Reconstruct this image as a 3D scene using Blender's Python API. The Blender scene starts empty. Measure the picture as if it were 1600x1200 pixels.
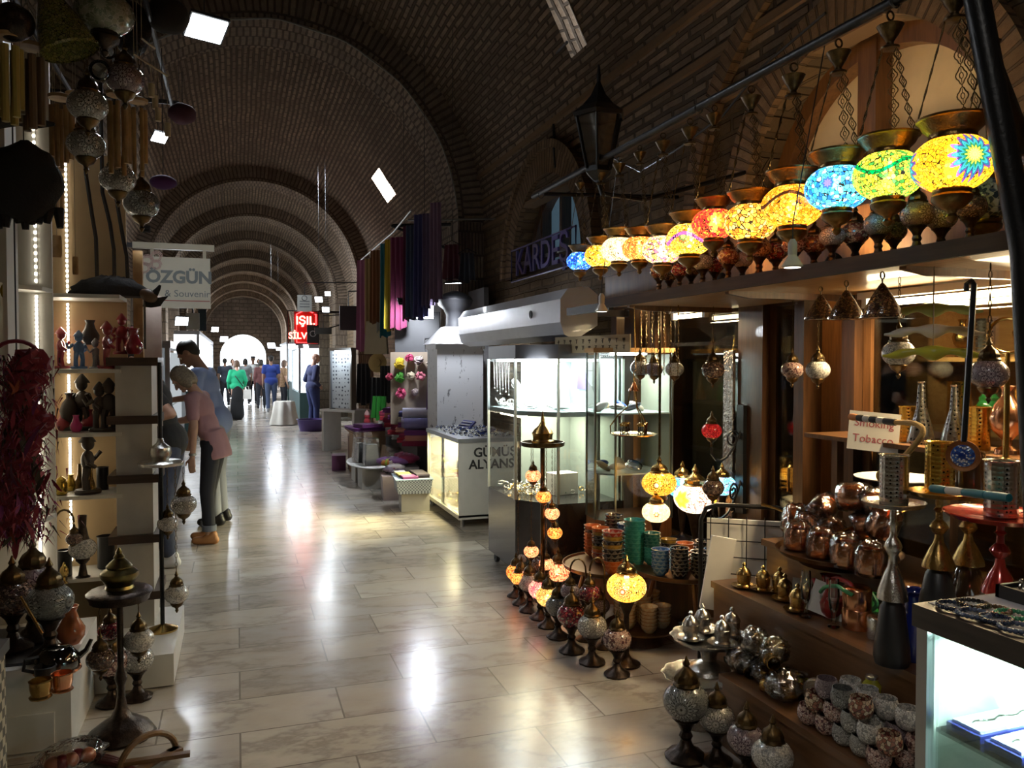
import bpy, bmesh, math, random
from mathutils import Vector, Matrix, Euler
R = random.Random(7)
PI = math.pi
SC = bpy.context.scene
COL = SC.collection
# ------------------------------------------------------------------ camera
F = 1250.0
YAW = math.atan(430 / F); PITCH = math.atan(35 / F); EYE = 1.6
cam_data = bpy.data.cameras.new('camera'); cam = bpy.data.objects.new('camera', cam_data); COL.objects.link(cam)
cam_data.sensor_width = 36; cam_data.sensor_fit = 'HORIZONTAL'; cam_data.lens = 36 * F / 1600
cam_data.clip_start = .05; cam_data.clip_end = 300
cam.location = (0, 0, EYE); cam.rotation_euler = (PI / 2 - PITCH, 0, -YAW)
SC.camera = cam
CM = Euler(cam.rotation_euler).to_matrix()

def P(u, v, X=None, Y=None, Z=None, D=None):
    """World point seen at photo pixel (u, v) on a given world plane (X, Y or Z) or at depth D."""
    r = CM @ Vector(((u - 800) / F, -(v - 600) / F, -1))
    if X is not None: t = X / r.x
    elif Y is not None: t = Y / r.y
    elif Z is not None: t = (Z - EYE) / r.z
    else: t = D
    return Vector((0, 0, EYE)) + r * t

# ------------------------------------------------------------------ node helpers
class S:
    def __init__(s, t, k): s.t, s.k = t, k
    def _m(s, op, a, b=None, c=None):
        n = s.t.nodes.new('ShaderNodeMath'); n.operation = op
        for i, x in enumerate((a, b, c)):
            if x is None: continue
            if isinstance(x, S): s.t.links.new(x.k, n.inputs[i])
            else: n.inputs[i].default_value = x
        return S(s.t, n.outputs[0])
    def __add__(s, o): return s._m('ADD', s, o)
    def __radd__(s, o): return s._m('ADD', o, s)
    def __sub__(s, o): return s._m('SUBTRACT', s, o)
    def __rsub__(s, o): return s._m('SUBTRACT', o, s)
    def __mul__(s, o): return s._m('MULTIPLY', s, o)
    def __rmul__(s, o): return s._m('MULTIPLY', o, s)
    def __truediv__(s, o): return s._m('DIVIDE', s, o)
    def __lt__(s, o): return s._m('LESS_THAN', s, o)
    def __gt__(s, o): return s._m('GREATER_THAN', s, o)
    def fn(s, op, b=None): return s._m(op, s, b)

class T:
    def __init__(s, name):
        m = bpy.data.materials.new(name); m.use_nodes = True
        s.m = m; s.t = m.node_tree; s.t.nodes.clear()
        s.out = s.t.nodes.new('ShaderNodeOutputMaterial')
    def n(s, typ, ins=None, **kw):
        n = s.t.nodes.new(typ)
        for k, v in kw.items(): setattr(n, k, v)
        for k, v in (ins or {}).items(): s.set(n.inputs[k], v)
        return n
    def set(s, sock, v):
        if isinstance(v, S): s.t.links.new(v.k, sock)
        elif hasattr(v, 'is_output'): s.t.links.new(v, sock)
        else:
            if sock.type == 'RGBA' and len(v) == 3: v = (*v, 1)
            sock.default_value = v
    def w(s, k): return S(s.t, k)
    def coord(s, which='Object'): return s.w(s.n('ShaderNodeTexCoord').outputs[which])
    def scaled(s, v, sc):
        return s.w(s.n('ShaderNodeMapping', {'Vector': v, 'Scale': sc if hasattr(sc, '__len__') else (sc,) * 3}).outputs[0])
    def sep(s, v):
        n = s.n('ShaderNodeSeparateXYZ', {0: v}); return [s.w(o) for o in n.outputs]
    def comb(s, x, y, z=0.0): return s.w(s.n('ShaderNodeCombineXYZ', {0: x, 1: y, 2: z}).outputs[0])
    def noise(s, v, scale=5, detail=3, rough=.55, out='Fac'):
        return s.w(s.n('ShaderNodeTexNoise', {'Vector': v, 'Scale': scale, 'Detail': detail, 'Roughness': rough}).outputs[out])
    def vor(s, v, scale=5, feature='F1', out='Color', rnd=1.0):
        n = s.n('ShaderNodeTexVoronoi', feature=feature); s.set(n.inputs['Vector'], v); n.inputs['Scale'].default_value = scale
        n.inputs['Randomness'].default_value = rnd
        return s.w(n.outputs[out])
    def ramp(s, fac, stops, interp='LINEAR'):
        n = s.n('ShaderNodeValToRGB', {0: fac}); r = n.color_ramp; r.interpolation = interp
        while len(r.elements) < len(stops): r.elements.new(.5)
        for e, (p, c) in zip(r.elements, stops):
            e.position = p; e.color = (*c, 1) if len(c) == 3 else c
        return s.w(n.outputs[0])
    def mix(s, fac, a, b, blend='MIX'):
        n = s.n('ShaderNodeMix', data_type='RGBA', blend_type=blend)
        s.set(n.inputs[0], fac); s.set(n.inputs[6], a); s.set(n.inputs[7], b)
        return s.w(n.outputs[2])
    def bump(s, h, strength=.5, dist=.01):
        return s.w(s.n('ShaderNodeBump', {'Height': h, 'Strength': strength, 'Distance': dist}).outputs[0])
    def bsdf(s, **kw):
        n = s.n('ShaderNodeBsdfPrincipled')
        for k, v in kw.items(): s.set(n.inputs[k.replace('_', ' ')], v)
        return s.w(n.outputs[0])
    def mixsh(s, fac, a, b):
        n = s.n('ShaderNodeMixShader'); s.set(n.inputs[0], fac); s.set(n.inputs[1], a); s.set(n.inputs[2], b); return s.w(n.outputs[0])
    def addsh(s, a, b):
        n = s.n('ShaderNodeAddShader'); s.set(n.inputs[0], a); s.set(n.inputs[1], b); return s.w(n.outputs[0])
    def end(s, sh):
        s.set(s.out.inputs[0], sh); return s.m

MC = {}
def pbr(name, col, rough=.5, metal=0., col2=None, nscale=8, bump=0, bscale=60, bdist=.004, coat=0., sheen=0., emit=0., ecol=None):
    if name in MC: return MC[name]
    t = T(name); co = t.coord()
    c = col
    if col2: c = t.mix(t.ramp(t.noise(co, nscale, 4), [(.35, (0, 0, 0)), (.65, (1, 1, 1))]), col, col2)
    else:
        c = t.mix(t.noise(co, nscale, 3), [x * .88 for x in col], [min(1, x * 1.1) for x in col])
    kw = dict(Base_Color=c, Roughness=rough, Metallic=metal, Coat_Weight=coat, Sheen_Weight=sheen)
    if bump: kw['Normal'] = t.bump(t.noise(co, bscale, 3), bump, bdist)
    if emit: kw['Emission_Color'] = ecol or col; kw['Emission_Strength'] = emit
    MC[name] = t.end(t.bsdf(**kw)); return MC[name]

def emis(name, col, st):
    if name in MC: return MC[name]
    t = T(name); MC[name] = t.end(t.w(t.n('ShaderNodeEmission', {'Color': col, 'Strength': st}).outputs[0])); return MC[name]

def glassmat(name, tint=(.93, .97, .95), refl=.9, rough=.02, bump=0, bscale=30, opac=0., ior=1.45):
    if name in MC: return MC[name]
    t = T(name); nrm = {}
    if bump: nrm = {'Normal': t.bump(t.noise(t.coord(), bscale, 2), bump, .01)}
    fr = t.w(t.n('ShaderNodeFresnel', {'IOR': ior, **nrm}).outputs[0]) * refl + .01 + opac
    tr = t.n('ShaderNodeBsdfTransparent', {'Color': tint}).outputs[0]
    gl = t.n('ShaderNodeBsdfGlossy', {'Color': (1, 1, 1), 'Roughness': rough, **nrm}).outputs[0]
    MC[name] = t.end(t.mixsh(fr.fn('MINIMUM', 1.0), tr, gl)); return MC[name]

def wood(name, c1, c2, rough=.35, scale=3., axis=2, coat=.2):
    if name in MC: return MC[name]
    t = T(name); co = t.coord(); sc = [14.] * 3; sc[axis] = 1.2
    v = t.scaled(co, [x * scale / 3 for x in sc])
    g = t.noise(v, 3., 5, .65)
    c = t.ramp(g, [(.3, c1), (.7, c2)])
    MC[name] = t.end(t.bsdf(Base_Color=c, Roughness=rough, Coat_Weight=coat, Normal=t.bump(g, .25, .003))); return MC[name]

def mosaic(name, pal, grout=(.03, .02, .015), scale=60, lit=0., flower=None, thin=.06, clear=.25, tl=1.0, band=None, base=.5, rg=.1, ring=(7, .10, .08)):
    """Mosaic glass: chips of the palette set in grout, optional petal medallions. lit > 0: lamp glass that glows."""
    if name in MC: return MC[name]
    t = T(name); co = t.coord(); x, y, z = t.sep(co)
    rnd = t.sep(t.vor(co, scale))[0]
    stops = [(i / len(pal), c) for i, c in enumerate(pal)]
    col = t.ramp(rnd, stops, 'CONSTANT')
    edge = t.vor(co, scale, 'DISTANCE_TO_EDGE', 'Distance')
    g = edge < thin
    if flower:
        k, n, size, fst = flower
        phi = y.fn('ARCTAN2', x) / (2 * PI) * k + .25
        a = (phi.fn('FRACT') - .5) * (2 * PI / k * rg)
        b = z
        r = (a * a + b * b).fn('SQRT'); th = b.fn('ARCTAN2', a)
        pet = ((th * n).fn('COSINE')) * .16 + .84
        rr = r / pet / size
        fc = t.ramp(rr, fst, 'CONSTANT')
        inside = rr < 1.0
        col = t.mix(inside, col, fc)
        g2 = ((rr * ring[0]).fn('FRACT') < ring[1]) + ((th * n * .5).fn('COSINE').fn('ABSOLUTE') < ring[2])
        g = t.mix(inside, g, g2.fn('MINIMUM', 1.0))
        g = t.sep(g)[0]
    if band:
        zz, w, bc = band
        wav = (y.fn('ARCTAN2', x) * 3).fn('SINE') * .018
        m = ((z - zz - wav).fn('ABSOLUTE')) < w
        col = t.mix(m, col, bc)
    c = t.mix(g, col, grout)
    nb = t.bump(edge.fn('MINIMUM', thin * 2), .5, .002)
    if lit:
        lc = t.mix(g, col, [q * .4 for q in grout])
        tr = t.n('ShaderNodeBsdfTranslucent', {'Color': lc}).outputs[0]
        tp = t.n('ShaderNodeBsdfTransparent', {'Color': lc}).outputs[0]
        gl = t.n('ShaderNodeBsdfGlossy', {'Color': (1, 1, 1), 'Roughness': .12, 'Normal': nb}).outputs[0]
        em = t.n('ShaderNodeEmission', {'Color': lc, 'Strength': lit}).outputs[0]
        sh = t.mixsh(clear, tr, tp); sh = t.mixsh(.05, sh, gl); sh = t.addsh(sh, em)
        MC[name] = t.end(sh)
    else:
        MC[name] = t.end(t.bsdf(Base_Color=c, Roughness=.12, Coat_Weight=.6, Coat_Roughness=.05, Normal=nb, Transmission_Weight=0.))
    return MC[name]

# ------------------------------------------------------------------ mesh builder
def rotm(rx=0, ry=0, rz=0): return Euler((rx, ry, rz)).to_matrix()
class MB:
    def __init__(s): s.v, s.f, s.uv, s.mi, s.cur = [], [], [], [], 0
    def add(s, vs, fs, uvs=None, M=None, o=(0, 0, 0)):
        b = len(s.v); o = Vector(o)
        for p in vs:
            p = Vector(p)
            if M is not None: p = M @ p
            s.v.append(p + o)
        for i, f in enumerate(fs):
            s.f.append([b + k for k in f]); s.mi.append(s.cur)
            s.uv.append(uvs[i] if uvs else None)
        return s
    def box(s, c, size, M=None, top=1.0):
        x, y, z = [q / 2 for q in size]; k = top
        vs = [(-x, -y, -z), (x, -y, -z), (x, y, -z), (-x, y, -z), (-x * k, -y * k, z), (x * k, -y * k, z), (x * k, y * k, z), (-x * k, y * k, z)]
        return s.add(vs, [(3, 2, 1, 0), (4, 5, 6, 7), (0, 1, 5, 4), (1, 2, 6, 5), (2, 3, 7, 6), (3, 0, 4, 7)], None, M, c)
    def bx(s, x0, x1, y0, y1, z0, z1): return s.box(((x0 + x1) / 2, (y0 + y1) / 2, (z0 + z1) / 2), (abs(x1 - x0), abs(y1 - y0), abs(z1 - z0)))
    def lathe(s, prof, n=24, o=(0, 0, 0), M=None, sx=1, sy=1, a0=0, a1=2 * PI, flute=None):
        full = abs(a1 - a0 - 2 * PI) < 1e-6
        m = n if full else n + 1
        vs = []; fs = []; uv = []
        for j, (r, z) in enumerate(prof):
            for i in range(m):
                a = a0 + (a1 - a0) * i / n
                q = r * (1 + flute[1] * math.cos(flute[0] * a)) if flute else r
                vs.append((q * math.cos(a) * sx, q * math.sin(a) * sy, z))
        L = len(prof) - 1
        for j in range(L):
            for i in range(n):
                i2 = (i + 1) % m
                fs.append((j * m + i, j * m + i2, (j + 1) * m + i2, (j + 1) * m + i))
                uv.append(((i / n, j / L), ((i + 1) / n, j / L), ((i + 1) / n, (j + 1) / L), (i / n, (j + 1) / L)))
        return s.add(vs, fs, uv, M, o)
    def tube(s, pts, r, n=8, closed=False, caps=True):
        pts = [Vector(p) for p in pts]; N = len(pts)
        rr = r if hasattr(r, '__len__') else [r] * N
        vs = []; up = None
        for i, p in enumerate(pts):
            if closed: d = pts[(i + 1) % N] - pts[i - 1]
            else: d = pts[min(i + 1, N - 1)] - pts[max(i - 1, 0)]
            if d.length < 1e-9: d = Vector((0, 0, 1))
            d.normalize()
            if up is None: up = Vector((0, 0, 1)) if abs(d.z) < .9 else Vector((1, 0, 0))
            a = d.cross(up)
            if a.length < 1e-6: a = d.cross(Vector((0, 1, 0)))
            a.normalize(); b = a.cross(d).normalized(); up = b
            for k in range(n):
                t = 2 * PI * k / n
                vs.append(p + (a * math.cos(t) + b * math.sin(t)) * rr[i])
        fs = []
        for i in range(N if closed else N - 1):
            j = (i + 1) % N
            for k in range(n):
                k2 = (k + 1) % n
                fs.append((i * n + k, i * n + k2, j * n + k2, j * n + k))
        if caps and not closed:
            fs.append(tuple(range(n - 1, -1, -1))); fs.append(tuple((N - 1) * n + k for k in range(n)))
        return s.add(vs, fs)
    def ell(s, c, r, nu=16, nv=10, M=None):
        r = r if hasattr(r, '__len__') else (r, r, r)
        vs = [(0, 0, -r[2])]; fs = []
        for j in range(1, nv):
            t = -PI / 2 + PI * j / nv
            for i in range(nu):
                a = 2 * PI * i / nu
                vs.append((r[0] * math.cos(t) * math.cos(a), r[1] * math.cos(t) * math.sin(a), r[2] * math.sin(t)))
        vs.append((0, 0, r[2])); last = len(vs) - 1
        for i in range(nu):
            i2 = (i + 1) % nu
            fs.append((0, 1 + i2, 1 + i)); fs.append((last, last - nu + i, last - nu + i2))
            for j in range(nv - 2):
                a = 1 + j * nu
                fs.append((a + i, a + i2, a + nu + i2, a + nu + i))
        return s.add(vs, fs, None, M, c)
    def prism(s, poly, h, M=None, o=(0, 0, 0)):
        """polygon in local XY, extruded along +Z by h"""
        n = len(poly)
        vs = [(x, y, 0) for x, y in poly] + [(x, y, h) for x, y in poly]
        fs = [tuple(range(n - 1, -1, -1)), tuple(range(n, 2 * n))] + [(i, (i + 1) % n, n + (i + 1) % n, n + i) for i in range(n)]
        return s.add(vs, fs, None, M, o)
    def grid(s, fn, nu, nv):
        vs = [fn(i / nu, j / nv) for j in range(nv + 1) for i in range(nu + 1)]
        fs = []; uv = []
        for j in range(nv):
            for i in range(nu):
                a = j * (nu + 1) + i
                fs.append((a, a + 1, a + nu + 2, a + nu + 1))
                uv.append(((i / nu, j / nv), ((i + 1) / nu, j / nv), ((i + 1) / nu, (j + 1) / nv), (i / nu, (j + 1) / nv)))
        return s.add(vs, fs, uv)
    def mesh(s, name, mats=(), smooth=True, ang=.7, uvscale=None):
        me = bpy.data.meshes.new(name)
        me.from_pydata([tuple(p) for p in s.v], [], s.f)
        if any(u for u in s.uv):
            l = me.uv_layers.new(name='UVMap'); k = 0
            for f, u in zip(s.f, s.uv):
                for q in range(len(f)):
                    l.data[k].uv = u[q] if u else (0, 0); k += 1
        for m in ((mats if isinstance(mats, (list, tuple)) else [mats]) or [None]): me.materials.append(m)
        if max(s.mi, default=0): me.polygons.foreach_set('material_index', s.mi)
        if smooth:
            me.shade_smooth(); me.set_sharp_from_angle(angle=ang)
        me.update(); return me

def obj(name, mb, mat=None, parent=None, loc=(0, 0, 0), rot=None, smooth=True, ang=.7):
    me = mb.mesh(name, mat if mat is not None else [], smooth, ang) if isinstance(mb, MB) else mb
    o = bpy.data.objects.new(name, me); COL.objects.link(o)
    if isinstance(mb, bpy.types.Mesh) and mat is not None:
        for i, m in enumerate(mat if isinstance(mat, (list, tuple)) else [mat]):
            if i < len(o.material_slots): o.material_slots[i].link = 'OBJECT'; o.material_slots[i].material = m
    if parent is not None: o.parent = parent
    o.location = loc
    if rot: o.rotation_euler = rot
    return o
USED = {}
def tag(o, label, cat, group=None, kind=None):
    o['label'] = label; o['category'] = cat
    if group: o['group'] = group
    if kind: o['kind'] = kind
    return o
def thing(name, label, cat, loc=(0, 0, 0), rot=None, group=None, scale=1.):
    o = bpy.data.objects.new(name, None); COL.objects.link(o); o.empty_display_size = .05
    o.location = loc
    if rot is not None: o.rotation_euler = rot if hasattr(rot, '__len__') else (0, 0, rot)
    if scale != 1.: o.scale = scale if hasattr(scale, '__len__') else (scale,) * 3
    return tag(o, label, cat, group)
def struct(name, mb, mat, smooth=True, parent=None):
    o = obj(name, mb, mat, parent, smooth=smooth)
    if parent is None: o['kind'] = 'structure'
    return o
def spawn(proto, name, label, cat, loc=(0, 0, 0), rot=None, group=None, scale=1., mats=None):
    """a copy of a prototype: [(part, mesh, material, [sub-parts])], a material may be replaced per part name"""
    root = thing(name, label, cat, loc, rot, group, scale)
    def rec(parts, par):
        for p in parts:
            nm, me, mt = p[:3]
            m = (mats or {}).get(nm, mt)
            o = obj(nm, me, m, par)
            if len(p) > 3: rec(p[3], o)
    rec(proto, root); return root
def single(proto_mesh, name, label, cat, mat, loc=(0, 0, 0), rot=None, group=None, scale=1.):
    o = obj(name, proto_mesh, mat, None, loc, rot if rot is None or hasattr(rot, '__len__') else (0, 0, rot))
    if scale != 1.: o.scale = scale if hasattr(scale, '__len__') else (scale,) * 3
    return tag(o, label, cat, group)
ORD = 'first second third fourth fifth sixth seventh eighth ninth tenth eleventh twelfth thirteenth fourteenth fifteenth sixteenth seventeenth eighteenth nineteenth twentieth'.split() + ['twenty-%s' % w for w in 'first second third fourth fifth sixth seventh eighth ninth'.split()]
def light(name, kind, loc, energy, col=(1, 1, 1), size=.05, rot=None, sizey=None, spot=None, blend=.5):
    d = bpy.data.lights.new(name, kind); d.energy = energy; d.color = col
    if kind == 'AREA':
        d.size = size
        if sizey: d.shape = 'RECTANGLE'; d.size_y = sizey
    elif kind == 'SUN': d.angle = size
    else: d.shadow_soft_size = size
    if kind == 'SPOT': d.spot_size = spot; d.spot_blend = blend
    o = bpy.data.objects.new(name, d); COL.objects.link(o); o.location = loc
    if rot is not None: o.rotation_euler = rot
    return o
def aim(o, target):
    o.rotation_euler = (Vector(target) - o.location).to_track_quat('-Z', 'Y').to_euler()
FONT = None
def text_mb(txt, size, depth=.004, bold=0., font=None):
    """mesh builder holding extruded lettering in local XY, centred, height along +Y"""
    c = bpy.data.curves.new('lettering', 'FONT'); c.body = txt; c.size = size; c.extrude = depth; c.align_x = 'CENTER'; c.align_y = 'CENTER'
    c.offset = bold; c.resolution_u = 3
    o = bpy.data.objects.new('lettering', c); COL.objects.link(o)
    bpy.context.view_layer.update()
    me = bpy.data.meshes.new_from_object(o.evaluated_get(bpy.context.evaluated_depsgraph_get()))
    mb = MB(); mb.add([v.co.copy() for v in me.vertices], [tuple(p.vertices) for p in me.polygons])
    bpy.data.objects.remove(o); bpy.data.curves.remove(c); bpy.data.meshes.remove(me)
    return mb
def face_cam_rot(nx, ny):
    """rotation that stands local XY text upright facing horizontal direction (nx, ny)"""
    return (PI / 2, 0, math.atan2(nx, -ny))

# ------------------------------------------------------------------ render look
SC.view_settings.view_transform = 'Standard'; SC.view_settings.look = 'None'; SC.view_settings.gamma = 1; SC.view_settings.use_curve_mapping = False
SC.view_settings.exposure = 0.15
try:
    SC.cycles.max_bounces = 7; SC.cycles.diffuse_bounces = 3; SC.cycles.glossy_bounces = 3; SC.cycles.transparent_max_bounces = 12; SC.cycles.transmission_bounces = 4
    SC.cycles.caustics_reflective = False; SC.cycles.caustics_refractive = False; SC.cycles.sample_clamp_indirect = 3.0
    SC.cycles.use_denoising = True
except Exception: pass
wd = bpy.data.worlds.new('daylight'); SC.world = wd; wd.use_nodes = True
wn = wd.node_tree.nodes; bgn = wn.get('Background') or wn.new('ShaderNodeBackground')
bgn.inputs[0].default_value = (.80, .90, 1.0, 1); bgn.inputs[1].default_value = 7.0
# ------------------------------------------------------------------ shared materials
BRONZE = pbr('aged bronze', (.055, .036, .018), .32, .9, col2=(.14, .09, .035), nscale=30, bump=.4, bscale=120)
BRASS = pbr('brass', (.55, .36, .12), .25, 1., col2=(.33, .20, .07), nscale=25, bump=.3, bscale=150)
OLDBRASS = pbr('old brass dish', (.26, .16, .055), .3, 1., col2=(.13, .08, .03), nscale=22, bump=.4, bscale=130)
GOLD = pbr('polished brass', (.85, .60, .20), .18, 1., col2=(.7, .45, .14), nscale=12)
BLACKMETAL = pbr('black iron', (.012, .012, .013), .38, .4, bump=.3, bscale=80)
DARKBASE = pbr('dark lamp foot', (.025, .018, .014), .3, .7, col2=(.06, .04, .03), nscale=40, bump=.5, bscale=140)
SILVER = pbr('silver metal', (.62, .60, .56), .22, 1., bump=.35, bscale=170)
STEEL = pbr('brushed steel', (.45, .46, .48), .35, 1.)
COPPER = pbr('copper', (.95, .48, .27), .22, 1., col2=(.78, .36, .2), nscale=20)
WHITE = pbr('white lacquer', (.78, .77, .74), .35, bump=.05)
OFFWHITE = pbr('off-white paint', (.62, .60, .55), .5, col2=(.55, .53, .48), nscale=6)
CREAM = pbr('cream board', (.72, .56, .34), .7, bump=.1)
PAPER = pbr('white paper', (.80, .77, .72), .8)
CARD = pbr('brown cardboard', (.36, .22, .12), .8, col2=(.30, .18, .10))
BLACKP = pbr('black plastic', (.012, .012, .014), .4)
GREYP = pbr('grey metal sheet', (.10, .10, .11), .35, .3)
ROPE = pbr('cotton cord', (.32, .26, .18), .9)
BAMBOO = pbr('bamboo', (.48, .30, .13), .55, col2=(.30, .17, .07), nscale=14)
WOODD = wood('dark walnut', (.045, .020, .009), (.11, .05, .022), .3)
WOODM = wood('brown wood', (.10, .042, .015), (.20, .09, .032), .35)
WOODL = wood('honey wood', (.42, .21, .07), (.60, .34, .13), .35, axis=1)
WOODH = wood('counter wood', (.10, .045, .018), (.17, .08, .035), .35, axis=1)
PANE = glassmat('clear pane')
GLASSW = glassmat('clear blown glass', (.96, .97, .96), 1.2, .02, opac=.03)
WRAP = glassmat('plastic wrap', (.93, .92, .90), 1.6, .12, 1.0, 35, opac=.06)

# ------------------------------------------------------------------ floor
def floor_mat():
    t = T('marble paving'); co = t.coord(); x, y, z = t.sep(co)
    br = t.n('ShaderNodeTexBrick', {'Vector': t.comb(x, y), 'Color1': (0, 0, 0), 'Color2': (1, 1, 1), 'Mortar': (.5, .5, .5), 'Scale': 1., 'Mortar Size': .004, 'Bias': 0., 'Brick Width': .78, 'Row Height': .36}, offset=.43)
    rnd = t.sep(t.w(br.outputs[0]))[0]
    off = t.comb(rnd * 31, rnd * 17, rnd * 7)
    va = t.n('ShaderNodeVectorMath', {0: co, 1: off}, operation='ADD'); v = t.w(va.outputs[0])
    v2 = t.w(t.n('ShaderNodeMapping', {'Vector': v, 'Rotation': (0, 0, .75), 'Scale': (1.0, 1.9, 1)}).outputs[0])
    n1 = t.noise(v2, 1.3, 6, .62); n2 = t.noise(v2, 4.5, 4, .6)
    vein = t.ramp((n1 - .5).fn('ABSOLUTE'), [(0, (1, 1, 1)), (.035, (.25, .25, .25)), (.10, (0, 0, 0))])
    base = t.ramp(rnd, [(0, (.33, .295, .25)), (.25, (.48, .43, .365)), (.5, (.60, .545, .46)), (.7, (.50, .46, .41)), (.9, (.40, .36, .32)), (1, (.28, .25, .22))])
    c = t.mix(t.ramp(n1, [(.3, (0, 0, 0)), (.75, (1, 1, 1))]), base, (.46, .39, .31))
    c = t.mix(t.sep(vein)[0] * .55, c, (.17, .14, .12))
    c = t.mix(t.ramp(n2, [(.35, (.22, .22, .22)), (.6, (0, 0, 0))]), c, (.58, .55, .50))
    c = t.mix(t.w(br.outputs['Fac']) * .8, c, (.16, .135, .115))
    rough = t.noise(co, 2.2, 3) * .14 + .14
    return t.end(t.bsdf(Base_Color=c, Roughness=rough, Specular_IOR_Level=.6, Normal=t.bump(t.noise(co, 5, 2) + t.w(br.outputs['Fac']) * -.8, .05, .01)))
struct('floor', MB().bx(-4.5, 6.5, -5, 75, -.1, 0), floor_mat(), smooth=False)

# ------------------------------------------------------------------ vault
VX, VZ, VR = .45, 3.40, 2.60
YE = 56.0
def brick_mat(name, c1, c2, mort, w, h, uvc=True, ms=.02, bump=1.0, dark=1.0):
    t = T(name); co = t.coord('UV') if uvc else t.coord()
    if not uvc:
        x, y, z = t.sep(co); co = t.comb(y + x, z)
    wob = t.noise(co, 1.2, 2, out='Color')
    v = t.w(t.n('ShaderNodeVectorMath', {0: co, 1: t.w(t.n('ShaderNodeVectorMath', {0: wob, 1: (.05, .05, 0)}, operation='MULTIPLY').outputs[0])}, operation='ADD').outputs[0])
    br = t.n('ShaderNodeTexBrick', {'Vector': v, 'Color1': (0, 0, 0), 'Color2': (1, 1, 1), 'Mortar': (.5, .5, .5), 'Scale': 1., 'Mortar Size': ms, 'Mortar Smooth': .4, 'Brick Width': w, 'Row Height': h})
    rnd = t.sep(t.w(br.outputs[0]))[0]
    n = t.noise(co, 9, 5, .65); n2 = t.noise(co, 1.1, 3)
    c = t.mix(rnd, c1, c2)
    c = t.mix(t.ramp(n, [(.35, (0, 0, 0)), (.7, (.8, .8, .8))]), c, [q * .45 for q in c1])
    c = t.mix(t.w(br.outputs['Fac']) * .75, c, mort)
    c = t.mix(t.ramp(n2, [(.4, (0, 0, 0)), (.7, (.6, .6, .6))]), c, [q * .5 for q in c2])
    h_ = n * .5 - t.w(br.outputs['Fac']) * 1.0 + rnd * .5
    return t.end(t.bsdf(Base_Color=c, Roughness=.95, Specular_IOR_Level=.15, Normal=t.bump(h_, bump, .03)))
VAULT = brick_mat('vault bricks', (.32, .235, .16), (.20, .145, .10), (.04, .032, .025), .30, .078, ms=.02)
RIB = brick_mat('arch bricks', (.33, .25, .18), (.21, .16, .12), (.05, .04, .03), .09, .30, ms=.016)
STONE = brick_mat('wall masonry', (.24, .165, .095), (.15, .10, .06), (.10, .075, .05), .36, .10, False, ms=.018)
VOUS = brick_mat('arch ring bricks', (.30, .19, .11), (.18, .12, .07), (.08, .06, .045), .075, .6, ms=.01)

# the ceiling: a barrel vault with openings for skylights in its flanks
SKY = [(-1.6, 45), (6.55, 27), (14.85, 34), (25.5, 36), (35.4, 36), (45., 36)]           # y, angle above the springing (degrees), right flank; first one added behind the camera as fill
SKYL = [(-1.6, 45), (21., 40), (30.6, 40), (40.5, 40), (50., 40)]                     # left flank; first and last added to brighten vault and end wall
SWS = {6.55: .17}
SA = 6.                                                          # half length (m), half angle (deg)
vb = MB()
ys = sorted({-4.5, YE} | {round(y + s * SWS.get(y, .42), 3) for y, a in SKY + SKYL for s in (-1, 1)} | {float(k) for k in range(-4, int(YE), 2)})
angs = sorted({float(a) for a in range(0, 181, 6)} | {a + s * SA for y, a in SKY for s in (-1, 1)} | {180 - a + s * SA for y, a in SKYL for s in (-1, 1)})
def vpt(a, y, r=VR): return (VX + r * math.cos(math.radians(a)), y, VZ + r * math.sin(math.radians(a)))
for i in range(len(ys) - 1):
    for j in range(len(angs) - 1):
        y0, y1, a0, a1 = ys[i], ys[i + 1], angs[j], angs[j + 1]
        ym, am = (y0 + y1) / 2, (a0 + a1) / 2
        if any(abs(ym - y) < SWS.get(y, .42) and abs(am - a) < SA for y, a in SKY) or any(abs(ym - y) < SWS.get(y, .42) and abs(am - 180 + a) < SA for y, a in SKYL): continue
        u = lambda a: math.radians(a) * VR
        vb.add([vpt(a0, y0), vpt(a1, y0), vpt(a1, y1), vpt(a0, y1)], [(0, 1, 2, 3)], [((y0, u(a0)), (y0, u(a1)), (y1, u(a1)), (y1, u(a0)))])
ceil = struct('ceiling', vb, VAULT)
# weld so that it shades smoothly
def weld(o, d=.0005):
    bm = bmesh.new(); bm.from_mesh(o.data); bmesh.ops.remove_doubles(bm, verts=bm.verts, dist=d); bm.to_mesh(o.data); bm.free()
    o.data.shade_smooth(); o.data.set_sharp_from_angle(angle=.7)
weld(ceil)
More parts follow.
